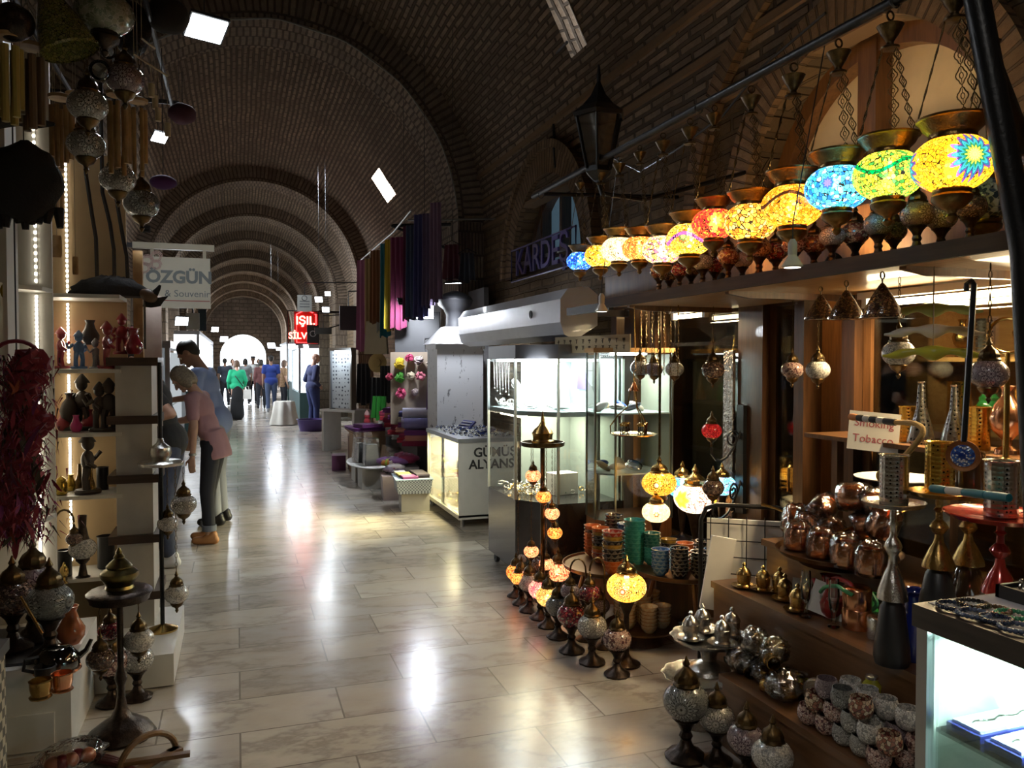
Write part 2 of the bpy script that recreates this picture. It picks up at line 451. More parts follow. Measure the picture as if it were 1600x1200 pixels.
# shafts and panes of the skylights, the added ones too
SKYPANE = emis('skylight pane', (.82, .90, 1.0), 9.)
nw = 0
for side, lst in (('r', SKY), ('l', SKYL)):
    for y, a in lst:
        SW = SWS.get(y, .42); nw += 1; aa = a if side == 'r' else 180 - a
        sh = MB(); th = .75
        cs = [(aa - SA, y - SW), (aa + SA, y - SW), (aa + SA, y + SW), (aa - SA, y + SW)]
        for k in range(4):
            (p, q), (p2, q2) = cs[k], cs[(k + 1) % 4]
            sh.add([vpt(p, q), vpt(p2, q2), vpt(p2, q2, VR + th), vpt(p, q, VR + th)], [(0, 1, 2, 3)], [((0, 0), (.8, 0), (.8, th), (0, th))])
        w_ = struct('window_%d' % nw, sh, VAULT, smooth=False)
        pm = MB().add([vpt(p, q, VR + th) for p, q in cs], [(0, 1, 2, 3)])
        po = obj('pane', pm, SKYPANE, w_)
        fb = MB(); inn = [Vector(vpt(p, q, VR + th - .03)) for p, q in cs]
        fb.tube(inn, .03, 6, closed=True); fb.tube([(inn[0] + inn[1]) / 2, (inn[2] + inn[3]) / 2], .018, 6)
        obj('window_frame', fb, BLACKMETAL, w_)
        c = Vector(vpt(aa, y, VR + th - .08)); l = light('skylight_and_fill', 'AREA', c, 95 if y < 0 else (16 if y < 9 else (700 if y < 36 else 2600)), (1., .95, .86) if y < 0 else (.84, .91, 1.0), .7, sizey=.5); aim(l, vpt(aa, y, 0))  # the warm pair behind the camera is added fill

# transverse brick arches
RIBY = [(10.0, .95), (19., .8), (23.6, .8), (28.4, .8), (33.2, .8), (38., .8), (42.8, .8), (47.6, .8), (52.4, .8)]
for k, (y, w) in enumerate(RIBY):
    b = MB(); r0 = VR - .34; n = 48
    def ring(r, yy): return [vpt(180 * i / n, yy, r) for i in range(n + 1)]
    for (ra, ya), (rb, yb), uvf in (((VR + .02, y), (r0, y), 0), ((r0, y), (r0, y + w), 1), ((r0, y + w), (VR + .02, y + w), 0)):
        A, B = ring(ra, ya), ring(rb, yb)
        for i in range(n):
            s0, s1 = PI * VR * i / n, PI * VR * (i + 1) / n
            b.add([A[i], A[i + 1], B[i + 1], B[i]], [(0, 1, 2, 3)], [((s0, 0), (s1, 0), (s1, .34 if not uvf else w), (s0, .34 if not uvf else w))])
    for sx in (1, -1):                                              # piers that carry the arch
        x0 = VX + sx * r0; x1 = VX + sx * (VR + .1)
        pb = MB().bx(x0, x1, y, y + w, 0, VZ)
        for q in range(6): pb.uv[q] = ((0, 0), (.9, 0), (.9, 3.4), (0, 3.4))
        b.v += []; base = len(b.v); b.v += pb.v
        b.f += [[base + i for i in f] for f in pb.f]; b.uv += pb.uv; b.mi += pb.mi
    struct('trim_%d' % (k + 1), b, RIB, smooth=False); weld(bpy.data.objects['trim_%d' % (k + 1)])

# ------------------------------------------------------------------ side walls with lunettes
XW = VX + VR                                                         # inner face of wall_right
LUN = [(3.42, .88, 2.46), (7.75, .98, 2.55)]                         # centre y, radius, springing of arched openings
wb = MB(); th = .35
def top_open(y):
    for yc, r, zs in LUN:
        if abs(y - yc) < r - 1e-6: return zs, zs + math.sqrt(r * r - (y - yc) ** 2)
    return None
yy = sorted({-4.5, .2, 6.05, 10., YE} | {yc + r * math.cos(PI * k / 28) for yc, r, zs in LUN for k in range(29)})
def wq(a, b): wb.add([a[0], a[1], b[1], b[0]], [(0, 1, 2, 3)])
for y0, y1 in zip(yy, yy[1:]):
    ym = (y0 + y1) / 2; hole = top_open(ym)
    lo = 2.30 if .2 < ym < 6.05 else 0.
    if not hole:
        wb.add([(XW, y0, lo), (XW, y1, lo), (XW, y1, VZ), (XW, y0, VZ)], [(0, 1, 2, 3)])
    else:
        yc, r, zs = [q for q in LUN if abs(ym - q[0]) < q[1]][0]
        za, zb = zs + math.sqrt(max(0, r * r - (y0 - yc) ** 2)), zs + math.sqrt(max(0, r * r - (y1 - yc) ** 2))
        zt = VZ + .02
        wb.add([(XW, y0, za), (XW, y1, zb), (XW, y1, max(zt, zb)), (XW, y0, max(zt, za))], [(0, 1, 2, 3)])
        wb.add([(XW, y0, za), (XW, y1, zb), (XW + th, y1, zb), (XW + th, y0, za)], [(0, 1, 2, 3)])
        wb.add([(XW, y0, lo), (XW, y1, lo), (XW, y1, zs), (XW, y0, zs)], [(0, 1, 2, 3)])
        wb.add([(XW, y0, zs), (XW, y1, zs), (XW + th, y1, zs), (XW + th, y0, zs)], [(0, 1, 2, 3)])
struct('wall_right', wb, STONE, smooth=False)
lw = MB(); lw.add([(VX - VR, -4.5, 0), (VX - VR, YE, 0), (VX - VR, YE, VZ), (VX - VR, -4.5, VZ)], [(0, 1, 2, 3)])
struct('wall_left', lw, STONE, smooth=False)
# end wall with the arched portal into daylight
pw, ps, pcx = 1.45, 1.95, .42
eb = MB(); n = 32
def vz(x): return VZ + math.sqrt(max(0, VR * VR - (x - VX) ** 2)) if abs(x - VX) < VR else VZ
xs = sorted({VX - VR, VX + VR} | {pcx + pw * math.cos(PI * k / n) for k in range(n + 1)} | {VX + VR * math.cos(PI * k / 16) for k in range(17)})
for x0, x1 in zip(xs, xs[1:]):
    xm = (x0 + x1) / 2
    def lo(x): return ps + math.sqrt(max(0, pw * pw - (x - pcx) ** 2)) if abs(xm - pcx) < pw else 0
    eb.add([(x0, YE, lo(x0)), (x1, YE, lo(x1)), (x1, YE, vz(x1) + .05), (x0, YE, vz(x0) + .05)], [(0, 1, 2, 3)])
    if abs(xm - pcx) < pw: eb.add([(x0, YE, lo(x0)), (x1, YE, lo(x1)), (x1, YE + .9, lo(x1)), (x0, YE + .9, lo(x0))], [(0, 1, 2, 3)])
for sx in (-1, 1): eb.add([(pcx + sx * pw, YE, 0), (pcx + sx * pw, YE + .9, 0), (pcx + sx * pw, YE + .9, ps), (pcx + sx * pw, YE, ps)], [(0, 1, 2, 3)])
struct('wall_end', eb, brick_mat('end wall stone', (.36, .31, .27), (.26, .22, .19), (.12, .10, .09), .5, .25, False, ms=.03), smooth=False)
struct('daylight_block_behind', MB().add([(-3, -4.4, 0), (4.5, -4.4, 0), (4.5, -4.4, 6.2), (-3, -4.4, 6.2)], [(0, 1, 2, 3)]), STONE, smooth=False)  # added unseen wall across the continuing passage, keeps outside light out
light('portal_sun', 'SUN', (0, 80, 20), 4., (1, .97, .92), .01, rot=(math.radians(-52), 0, math.radians(4)))
# square outside the portal
struct('pavement_outside', MB().bx(-14, 14, YE + .9, YE + 30, -.09, .005), pbr('sunlit paving', (.62, .60, .56), .8), smooth=False)

# brick arch rings round the lunettes, joinery and panels inside
def arch_band(name, yc, zs, r0, r1, x0, x1, mat, n=40, kind=True, parent=None, uvw=None):
    b = MB()
    for i in range(n):
        a0, a1 = PI * i / n, PI * (i + 1) / n
        p = lambda a, r, x: (x, yc + r * math.cos(a), zs + r * math.sin(a))
        q = lambda A, B, C, D_, w: b.add([A, B, C, D_], [(0, 1, 2, 3)], [((r1 * a0, 0), (r1 * a1, 0), (r1 * a1, w), (r1 * a0, w))])
        q(p(a0, r0, x0), p(a1, r0, x0), p(a1, r1, x0), p(a0, r1, x0), r1 - r0)
        q(p(a0, r0, x1), p(a1, r0, x1), p(a1, r0, x0), p(a0, r0, x0), abs(x1 - x0))
        q(p(a0, r1, x0), p(a1, r1, x0), p(a1, r1, x1), p(a0, r1, x1), abs(x1 - x0))
        q(p(a0, r1, x1), p(a1, r1, x1), p(a1, r0, x1), p(a0, r0, x1), r1 - r0)
    o = (struct(name, b, mat) if kind else obj(name, b, mat, parent)); weld(o); return o
arch_band('trim_20', 3.42, 2.46, .88, 1.10, XW - .05, XW + .02, VOUS)
arch_band('trim_21', 3.42, 2.46, 1.42, 1.56, XW - .07, XW + .02, VOUS)
arch_band('trim_22', 7.75, 2.55, .98, 1.22, XW - .05, XW + .02, VOUS)
arch_band('trim_23', 7.75, 2.55, 1.22, 1.30, XW - .09, XW + .02, VOUS)
for i, z in enumerate((3.30, 3.62, 3.95)):                             # projecting brick courses that run along the wall and the vault's foot
    x = XW if z < VZ else VX + math.sqrt(VR * VR - (z - VZ) ** 2)
    struct('trim_%d' % (24 + i), MB().bx(x - .035, x + .1, -4, 10., z, z + .05), VOUS, smooth=False)
def lunette(n, yc, r, zs, panel, frame, mull):
    b = MB()
    k = 36
    pts = [(yc + (r - .05) * math.cos(PI * i / k), zs + (r - .05) * math.sin(PI * i / k)) for i in range(k + 1)]
    b.add([(XW + .26, y, z) for y, z in pts], [tuple(range(k + 1))])
    w = struct('window_%d' % n, b, panel, smooth=False)
    fb = MB(); N = 36
    fr = arch_band('window_frame', yc, zs, r - .10, r + .01, XW + .16, XW + .30, frame, kind=False, parent=w)
    mb = MB()
    for y, wd_ in mull: mb.bx(XW + .15, XW + .26, y - wd_ / 2, y + wd_ / 2, zs, zs + math.sqrt((r - .03) ** 2 - (y - yc) ** 2))
    mb.bx(XW + .14, XW + .27, yc - r, yc + r, zs - .02, zs + .08)
    obj('mullion', mb, frame, w, smooth=False)
    return w
lunette(20, 3.42, .88, 2.46, CREAM, WOODM, [(3.47, .13)])
lunette(21, 7.75, .98, 2.55, pbr('dusk blue glass', (.10, .17, .22), .15, coat=.5, emit=.10, ecol=(.35, .6, .8)), WOODD, [(7.75, .06), (8.3, .05)])
# ------------------------------------------------------------------ the lamp shop's front and inside (setting)
XF = 2.95
struct('wall_shop_back', MB().bx(4.35, 4.45, .2, 6.1, 0, 2.45), WOODM, smooth=False)
struct('wall_shop_side', MB().bx(2.98, 4.4, 6.0, 6.1, 0, 2.45), WOODM, smooth=False)
struct('wall_shop_near', MB().bx(2.98, 4.4, .2, .3, 0, 2.45), WOODM, smooth=False)
struct('ceiling_shop', MB().bx(2.98, 4.45, .2, 6.1, 2.36, 2.42), WOODM, smooth=False)
struct('trim_30', MB().bx(2.90, 3.06, .2, 6.05, 2.02, 2.36).bx(2.88, 2.92, .2, 6.05, 2.30, 2.36).bx(2.87, 2.93, .2, 6.05, 2.02, 2.07), WOODM, smooth=False)
for i, (y, w, m) in enumerate([(5.62, .16, WOODM), (5.25, .07, WOODD), (4.06, .24, WOODD), (3.62, .08, WOODD), (3.25, .09, WOODD), (1.2, .1, WOODD)]):
    struct('trim_%d' % (31 + i), MB().bx(XF - .05, XF + .07, y - w / 2, y + w / 2, 0, 2.03).bx(XF - .065, XF + .02, y - w / 2 - .012, y + w / 2 + .012, 0, .14), m, smooth=False)
# glazed door between the dark posts (half open look: the leaf is glazed)
dr = struct('door_1', MB().bx(XF, XF + .04, 3.66, 3.72, .0, 2.02).bx(XF, XF + .04, 3.88, 3.94, .0, 2.02).bx(XF, XF + .04, 3.72, 3.88, 0, .3).bx(XF, XF + .04, 3.72, 3.88, 1.92, 2.02), WOODD, smooth=False)
obj('door_pane', MB().bx(XF + .015, XF + .022, 3.72, 3.88, .3, 1.92), PANE, dr, smooth=False)
obj('door_handle', MB().tube([(XF - .01, 3.69, 1.02), (XF - .05, 3.69, 1.02), (XF - .055, 3.69, 1.0), (XF - .055, 3.69, .88), (XF - .01, 3.69, .86)], .008, 6), BRASS, dr)
# vitrines behind glass
def vitrine(n, y0, y1, zs):
    w = struct('window_%d' % n, MB().bx(XF, XF + .05, y0, y0 + .05, .35, 2.02).bx(XF, XF + .05, y1 - .05, y1, .35, 2.02).bx(XF, XF + .05, y0, y1, .3, .38).bx(XF, XF + .05, y0, y1, 1.95, 2.02), WOODM, smooth=False)
    obj('pane', MB().bx(XF + .02, XF + .026, y0 + .05, y1 - .05, .38, 1.95), PANE, w, smooth=False)
    return w
vitrine(30, 4.18, 5.22, ()); vitrine(31, 1.25, 3.20, ())
# interior shelf units (things) behind the vitrines
def shelf_unit(label, x0, x1, y0, y1, zs, mat, zt=2.0, back=True):
    t = thing('display_shelf', label, 'shelf', (x0, (y0 + y1) / 2, 0))
    o = Vector((x0, (y0 + y1) / 2, 0)); w = (y1 - y0) / 2; d = x1 - x0
    f = MB().bx(0, d, -w, -w + .03, 0, zt).bx(0, d, w - .03, w, 0, zt)
    if back: f.bx(d - .02, d, -w, w, 0, zt)
    f.bx(0, d, -w, w, 0, .3)
    obj('carcass', f, mat, t, smooth=False)
    for z in zs: obj('shelf_board', MB().bx(.0, d - .02, -w + .03, w - .03, z - .02, z), mat, t, smooth=False)
    return t
shelf_unit('honey brown wall shelves full of brassware behind the far vitrine', 3.12, 3.5, 4.2, 5.2, (.62, .98, 1.32, 1.62), WOODM)
shelf_unit('honey brown wall shelves behind the hanging bird shapes', 3.22, 3.6, 1.3, 3.2, (.60, .92, 1.28, 1.62), WOODL)
shelf_unit('dark wooden shelves seen through the open doorway', 3.9, 4.3, 3.3, 4.2, (.62, .98, 1.25, 1.6), WOODM)

# long shelf that carries the small lamps
t = thing('lamp_shelf', 'long honey wood shelf with a dark front edge under the glowing lamps', 'shelf', (2.08, 2.8, 1.93))
obj('board', MB().bx(.02, .82, -1.7, 1.55, 0, .035), WOODL, t, smooth=False)
obj('front_edge', MB().bx(0, .02, -1.7, 1.55, -.01, .045), wood('matt dark edge', (.022, .014, .010), (.05, .03, .02), .8, axis=1, coat=0.), t, smooth=False)
for y in (-.6, .45, 1.45): obj('bracket', MB().prism([(0, 0), (.7, 0), (.7, -.03), (.12, -.03), (.0, -.012)], .03, rotm(PI / 2, 0, 0) , (.1, y, 0)), WOODM, t, smooth=False)
obj('hook_strip', MB().bx(.03, .06, 1.55, 2.2, -.02, .03), BLACKMETAL, t, smooth=False)

TUBE = emis('warm fluorescent tube', (1., .80, .46), 22.)
def tube_lamp(label, x, y0, y1, z, e):
    t = thing('fluorescent_lamp', label, 'lamp', (x, (y0 + y1) / 2, z)); h = (y1 - y0) / 2
    obj('tube', MB().tube([(0, -h, 0), (0, h, 0)], .014, 12), TUBE, t)
    obj('housing', MB().bx(-.02, .03, -h - .04, h + .04, .025, .055), WHITE, t, smooth=False)
    for s in (-1, 1): obj('tube_socket', MB().bx(-.016, .016, s * h - .015, s * h + .015, -.018, .03), WHITE, t, smooth=False)
    l = light('fluorescent_light', 'AREA', (x - .005, (y0 + y1) / 2, z - .03), e, (1, .76, .42), .05, sizey=y1 - y0)
    return t
tube_lamp('long warm glowing fluorescent tube under the shelf beside the black pole', 2.80, 1.75, 3.02, 1.868, 34)
tube_lamp('short warm fluorescent tube above the far vitrine', 2.82, 4.42, 4.80, 1.90, 16)
light('shop_glow', 'POINT', (3.75, 4.7, 2.1), 14, (1, .66, .3), .15)
light('shop_glow', 'POINT', (3.6, 2.3, 2.2), 10, (1, .66, .3), .15)

# rail, leaning pole, brace
XR, ZR = 2.0, 2.75
t = thing('hanging_rail', 'long black steel rail the glowing lamps hang from', 'rail', (XR, 3.6, ZR))
obj('rail_bar', MB().tube([(0, -2.2, 0), (0, 1.75, .02)], .018, 10), BLACKMETAL, t)
for y in (-1.55, -.4, .7, 1.6): obj('cable_tie', MB().lathe([(.019, -.006), (.023, 0), (.019, .006)], 10, (0, y, 0), rotm(PI / 2)), BLACKP, t)
for y in (-1.9, 1.55): obj('wall_arm', MB().tube([(0, y, 0), (XW - XR + .05, y, .05)], .014, 8), BLACKMETAL, t)
t = thing('support_pole', 'thick black leaning pole at the end of the lamp rail', 'pole', (XR - .02, 1.6, 0))
obj('pole', MB().tube([(.26, .04, 0), (.03, .0, 1.9), (.0, .16, 2.75), (-.02, .22, 3.1)], .034, 12), BLACKMETAL, t)
obj('brace', MB().tube([(.02, .13, 2.50), (.55, .42, 2.33)], .03, 10), BLACKMETAL, t)
obj('foot_plate', MB().bx(.19, .33, -.03, .11, 0, .012), BLACKMETAL, t)

# black street lantern on the wall
lp = P(935, 300, X=2.0)
t = thing('wall_lantern', 'black hexagonal iron lantern with pointed roof above the rail', 'lantern', (2.0, lp.y, 2.70))
s_ = .9
obj('roof', MB().lathe([(.005, .62), (.014, .56), (.012, .52), (.05, .44), (.10, .38), (.165, .33), (.155, .31)], 6), BLACKMETAL, t, smooth=False)
obj('cage_foot', MB().lathe([(.0, .031), (.075, .03), (.08, .0), (.03, -.05), (.0, -.06)], 6), BLACKMETAL, t, smooth=False)
for k in range(6):
    a = 2 * PI * k / 6
    obj('corner_bar', MB().tube([(.075 * math.cos(a), .075 * math.sin(a), .02), (.14 * math.cos(a), .14 * math.sin(a), .31)], .008, 5), BLACKMETAL, t)
obj('lantern_glass', MB().lathe([(.07, .02), (.133, .31)], 6), glassmat('smoky lantern glass', (.25, .25, .24), 1.2, .05, opac=.25), t, smooth=False)
obj('wall_bracket', MB().tube([(0, 0, -.05), (.02, .0, -.12), (.3, 0, -.14), (XW - 2.0 + .03, 0, .1)], .014, 8), BLACKMETAL, t)

# brown stepped display counter
t = thing('stepped_counter', 'brown wooden stepped counter heaped with metalware beside the glowing case', 'counter', (1.9, 2.3, 0))
obj('low_step', MB().bx(0, .9, -.57, .53, 0, .27).bx(-.012, .25, -.57, .54, .27, .30), WOODH, t, smooth=False)
obj('middle_step', MB().bx(.25, .9, -.57, .98, .0, .52).bx(.24, .55, -.57, .99, .52, .55), WOODH, t, smooth=False)
obj('high_step', MB().bx(.55, .95, -.57, .98, .0, .70).bx(.53, .95, -.57, 1.0, .70, .73), WOODH, t, smooth=False)

# glowing white jewellery case
t = thing('display_case', 'white glowing glass display case with a dark wood top', 'display case', (1.6, .93, 0))
cx, cy = .55, .60
obj('top_board', MB().bx(-.02, cx, -cy - .02, cy + .01, .945, 1.0), wood('wenge top', (.02, .014, .011), (.05, .035, .028), .4, axis=1), t, smooth=False)
obj('back_panel', MB().bx(cx - .03, cx, -cy, cy, .0, .945), emis('backlit case panel', (.90, 1., .98), 1.1), t, smooth=False)
obj('floor_panel', MB().bx(0, cx, -cy, cy, .0, .10), WHITE, t, smooth=False)
obj('end_panel', MB().bx(0, cx, cy - .02, cy, .1, .945), WHITE, t, smooth=False)
obj('front_glass', MB().bx(-.004, .004, -cy, cy - .02, .1, .945), glassmat('greenish case glass', (.80, .95, .90), .8), t, smooth=False)
obj('corner_profile', MB().bx(-.012, .012, cy - .03, cy + .002, .0, .945), STEEL, t, smooth=False)
obj('glass_shelf', MB().bx(.02, cx - .03, -cy + .01, cy - .03, .690, .700), glassmat('green shelf glass', (.6, .85, .75), 1.0, opac=.12), t, smooth=False)
obj('led_strip', MB().bx(.03, .07, -cy + .05, cy - .06, .925, .942), emis('cold case light', (.86, 1., .97), 42.), t, smooth=False)
l = light('case_light', 'AREA', (1.72, .93, .92), 40, (.86, 1., .97), .12, sizey=1.1)

# added spot lamps, hidden on the long shelf to brighten the cream lunette
for y, e, lab in ((3.05, 22, 'added black fill spot on the long shelf under the bright end of the lunette'), (3.95, 9, 'added black fill spot on the long shelf under the dim end of the lunette')):
    t = thing('added_spot_lamp', lab, 'lamp', (2.62, y, 1.967)); obj('base', MB().lathe([(0, 0), (.04, 0), (.04, .012), (.008, .02), (.008, .06), (0, .06)], 14), BLACKMETAL, t)
    b = MB().lathe([(.012, -.05), (.03, -.03), (.034, .04), (.028, .04), (.02, -.02), (0, -.03)], 16, (0, 0, .09), rotm(0, .7, 0)); obj('lamp_head', b, BLACKMETAL, t)
    l = light('lunette_fill', 'SPOT', (2.66, y, 2.10), e, (1, .72, .38), .03, spot=2.3, blend=.8); aim(l, (XW + .26, y - .1, 2.85))
# ------------------------------------------------------------------ mosaic lamps
def globe_mesh(r=.1, h=.075, ro=.05, ri=.045, n=32, name='globe', m=14):
    """blown glass globe: radius r, half height h, top opening ro, bottom opening ri"""
    a0 = -math.acos(ri / r); a1 = math.acos(ro / r); b = MB()
    b.lathe([(r * math.cos(a0 + (a1 - a0) * i / m), h * math.sin(a0 + (a1 - a0) * i / m)) for i in range(m + 1)], n)
    return b.mesh(name), h * math.sin(a0), h * math.sin(a1)

# ---- large hanging lamp: canopy, three ornate chains, flared brass dish, glass globe, beaded cup
G, gz0, gz1 = globe_mesh(.1, .074, .058, .042, 40)
dish = MB().lathe([(.056, gz1 - .004), (.060, gz1), (.056, gz1 + .010), (.058, gz1 + .016), (.072, gz1 + .030), (.080, gz1 + .046), (.086, gz1 + .049), (.088, gz1 + .054), (.083, gz1 + .055), (.07, gz1 + .034), (.05, gz1 + .01)], 32).mesh('dish')
cup = MB().lathe([(.044, gz0 + .004), (.046, gz0 - .002), (.044, gz0 - .010), (.049, gz0 - .016), (.047, gz0 - .028), (.030, gz0 - .044), (.014, gz0 - .052), (.010, gz0 - .060), (.015, gz0 - .068), (.010, gz0 - .078), (.0, gz0 - .084)], 28, flute=(14, .02)).mesh('cup')
canopy = MB().lathe([(.0, .0), (.026, .002), (.027, .008), (.012, .014), (.010, .022), (.016, .032), (.024, .044), (.036, .066), (.038, .070), (.034, .070), (.012, .046), (0, .044)], 20).mesh('canopy')
ringm = MB().tube([(0, 0, .044), (0, 0, .088)], .004, 6).tube([(.013 * math.cos(2 * PI * i / 14), 0, .099 + .013 * math.sin(2 * PI * i / 14)) for i in range(14)], .0032, 6, closed=True).mesh('hanging_ring')
def chain_mesh(top, bot, nl=6, w=.012):
    top, bot = Vector(top), Vector(bot); d = bot - top; L = d.length; d.normalize()
    side = d.cross(Vector((0, 0, 1))); side = side.normalized() if side.length > 1e-4 else Vector((0, 1, 0))
    b = MB(); seg = L / nl
    for i in range(nl):
        c = top + d * seg * (i + .5); hl = seg * .38
        pts = []
        for k in range(20):
            a = 2 * PI * k / 20; q = 1 + .16 * math.cos(4 * a)
            pts.append(c + d * hl * math.sin(a) * q + side * w * math.cos(a) * q)
        b.tube(pts, .0018, 5, closed=True)
        b.tube([c + d * hl * .4 * math.sin(2 * PI * k / 8) + side * w * .4 * math.cos(2 * PI * k / 8) for k in range(8)], .0014, 4, closed=True)
        b.tube([c - d * seg * .5, c - d * hl * 1.1], .0018, 4).tube([c + d * hl * 1.1, c + d * seg * .5], .0018, 4)
        for s in (-1, 1): b.tube([c + d * s * hl * .4, c + d * s * hl * .95], .0014, 4)
    return b.mesh('chain')
BULB = MB().ell((0, 0, 0), (.02, .02, .028), 14, 10).lathe([(.011, .022), (.012, .06)], 12).mesh('bulb')
BULBM = {c: emis('lit bulb ' + c, col, 30.) for c, col in (('warm', (1, .78, .42)), ('cool', (.85, .95, 1.)))}
def palette(**k): return k
W_ = (.95, .9, .75)
YEL = [(1., .48, .05), (1., .60, .12), (.95, .36, .03), (1., .72, .28)]
# name: (palette, flower, band, tint of the bulb)
st_y = [(0, (1, .9, .3)), (.25, (.55, .8, .1)), (.38, (.02, .22, .12)), (.52, (.03, .35, .6)), (.72, (.02, .12, .35)), (.86, (.15, .05, .35))]
BIG = {
 'yellow with blue star medallions': mosaic('lit yellow blue star', [(1., .46, .02), (1., .56, .06), (.95, .40, .02)], scale=110, lit=0.41, thin=.05, flower=(3, 14, .062, st_y)),
 'green and yellow wavy': mosaic('lit green yellow', [(.55, .75, .05), (.9, .85, .15), (.25, .55, .08), (.75, .8, .1), (.05, .3, .08)], scale=95, lit=0.33, band=(.012, .006, (.0, .35, .12)), flower=(3, 10, .03, [(0, (.9, .9, .2)), (.4, (.05, .35, .1)), (.75, (.4, .6, .1))])),
 'turquoise and blue': mosaic('lit turquoise', [(.03, .35, .6), (.1, .6, .8), (.02, .15, .5), (.15, .75, .85), (.5, .8, .9)], scale=80, lit=0.33, flower=(5, 8, .026, [(0, (.3, .2, .7)), (.5, (.05, .15, .55)), (.8, (.1, .5, .75))])),
 'orange with a dark wavy line': mosaic('lit orange wave', [(1., .30, .02), (1., .44, .05), (.9, .22, .01), (1., .55, .12)], scale=105, lit=0.39, thin=.05, band=(.012, .006, (.05, .02, .01))),
 'amber with diamond chips': mosaic('lit amber diamonds', [(1., .42, .04), (1., .55, .10), (.8, .2, .03), (1., .7, .3)], scale=62, lit=0.39, thin=.07),
 'red and orange': mosaic('lit red', [(.8, .05, .04), (.9, .15, .05), (1., .35, .06), (.65, .03, .05)], scale=90, lit=0.33, flower=(3, 7, .045, [(0, (1, .7, .2)), (.45, (1., .4, .05)), (.8, (.9, .2, .05))])),
 'yellow with a purple zigzag': mosaic('lit yellow purple', YEL, scale=85, lit=0.41, band=(-.004, .008, (.35, .12, .6)), flower=(3, 8, .03, [(0, (1, .9, .3)), (.4, (.1, .25, .1)), (.7, (.3, .12, .05))])),
 'pale multicoloured': mosaic('lit pale multi', [(1, .85, .5), (1, .92, .7), (.9, .5, .15), (.55, .2, .45), (1, .8, .3)], scale=75, lit=0.50, clear=.35),
 'orange-red speckled': mosaic('lit orange red', [(.9, .25, .06), (1., .45, .1), (.8, .15, .05), (1, .65, .25)], scale=100, lit=0.33),
 'pale cream almost white': mosaic('lit cream', [(1, .88, .6), (1, .92, .72), (1, .8, .45)], scale=90, lit=0.61, clear=.35),
 'golden amber': mosaic('lit golden', YEL + [(.8, .35, .03)], scale=75, lit=0.41),
 'deep blue speckled': mosaic('lit deep blue', [(.02, .10, .6), (.05, .25, .85), (.01, .05, .35), (.3, .55, .95)], scale=80, lit=0.30, flower=(3, 10, .035, [(0, (.6, .75, 1)), (.3, (.02, .1, .55)), (.7, (.05, .3, .8))])),
}
# (globe centre u, v, width in px, key, where along the rail)
LITS = [(1488, 256, 122, 'yellow with blue star medallions', 1.0), (1388, 274, 106, 'green and yellow wavy', 1.0), (1308, 294, 98, 'turquoise and blue', 1.0), (1238, 322, 95, 'orange with a dark wavy line', 1.),
        (1172, 347, 82, 'amber with diamond chips', 1.), (1115, 350, 68, 'red and orange', .95), (1077, 374, 72, 'yellow with a purple zigzag', 1.), (1035, 390, 64, 'pale multicoloured', 1.),
        (999, 388, 54, 'orange-red speckled', 1.), (967, 390, 56, 'pale cream almost white', 1.), (938, 400, 50, 'golden amber', 1.), (906, 408, 42, 'deep blue speckled', 1.)]
def big_lamp(loc, s, key, label, group, mat, bulbc='warm', e=3., ztop=ZR - .02, lit=True, fin=OLDBRASS):
    t = thing('mosaic_hanging_lamp', label, 'lamp', loc, R.uniform(-.3, .3), group, s)
    H = (ztop - loc[2]) / s                                    # height of the rail above the globe centre, lamp units
    zc = H - .115
    g = obj('globe', G, mat, t); g.rotation_euler = (0, 0, -R.uniform(.1, .9))
    obj('dish', dish, fin, t); obj('cup', cup, fin, t)
    cn = obj('canopy', canopy, BRONZE, t, (0, 0, zc)); obj('hanging_ring', ringm, BRONZE, cn)
    nl = max(3, round((zc - gz1) / .055))
    for k in range(3):
        a = 2 * PI * k / 3 + .5
        obj('chain', chain_mesh((.022 * math.cos(a), .022 * math.sin(a), zc), (.082 * math.cos(a), .082 * math.sin(a), gz1 + .052), nl), BRONZE, t)
    if lit:
        obj('bulb', BULB, BULBM[bulbc], t, (0, 0, -.012))
        light('lamp_bulb', 'POINT', Vector(loc) + Vector((0, 0, -.012 * s)), e, (1, .72, .36) if bulbc == 'warm' else (.8, .93, 1.), .028 * s)
    return t
for i, (u, v, w, key, q) in enumerate(LITS):
    c = P(u, v, X=XR); D = (CM.inverted() @ (c - Vector((0, 0, EYE)))).z * -1
    s = w / F * D / .2
    big_lamp(c, s, key, 'glowing %s globe lamp, %s along the rail' % (key, ORD[i]), 'glowing mosaic lamps on the rail', BIG[key], 'cool' if 'blue' in key and 'star' not in key else 'warm', 2.0 * s * s)
c = P(1540, 312, X=2.42)
big_lamp(c, 1.05, '', 'unlit dark blue and white glass globe lamp hanging beside the black pole', 'glowing mosaic lamps on the rail',
         mosaic('unlit navy white', [(.04, .06, .12), (.5, .52, .55), (.06, .08, .16), (.02, .03, .06)], (.3, .3, .3), 60, flower=(5, 8, .04, [(0, (.7, .7, .7)), (.3, (.03, .05, .12)), (.7, (.5, .5, .55))])), lit=False)
obj('hanging_stem', MB().tube([(0, 0, .1), (0, 0, .5)], .003, 6), BRONZE, bpy.data.objects['mosaic_hanging_lamp.%03d' % (len(LITS))])
for u in (1190, 1255, 1325, 1405, 1130):                             # brown flex looping from the rail down to the lamps
    a = P(u, 0, X=XR)
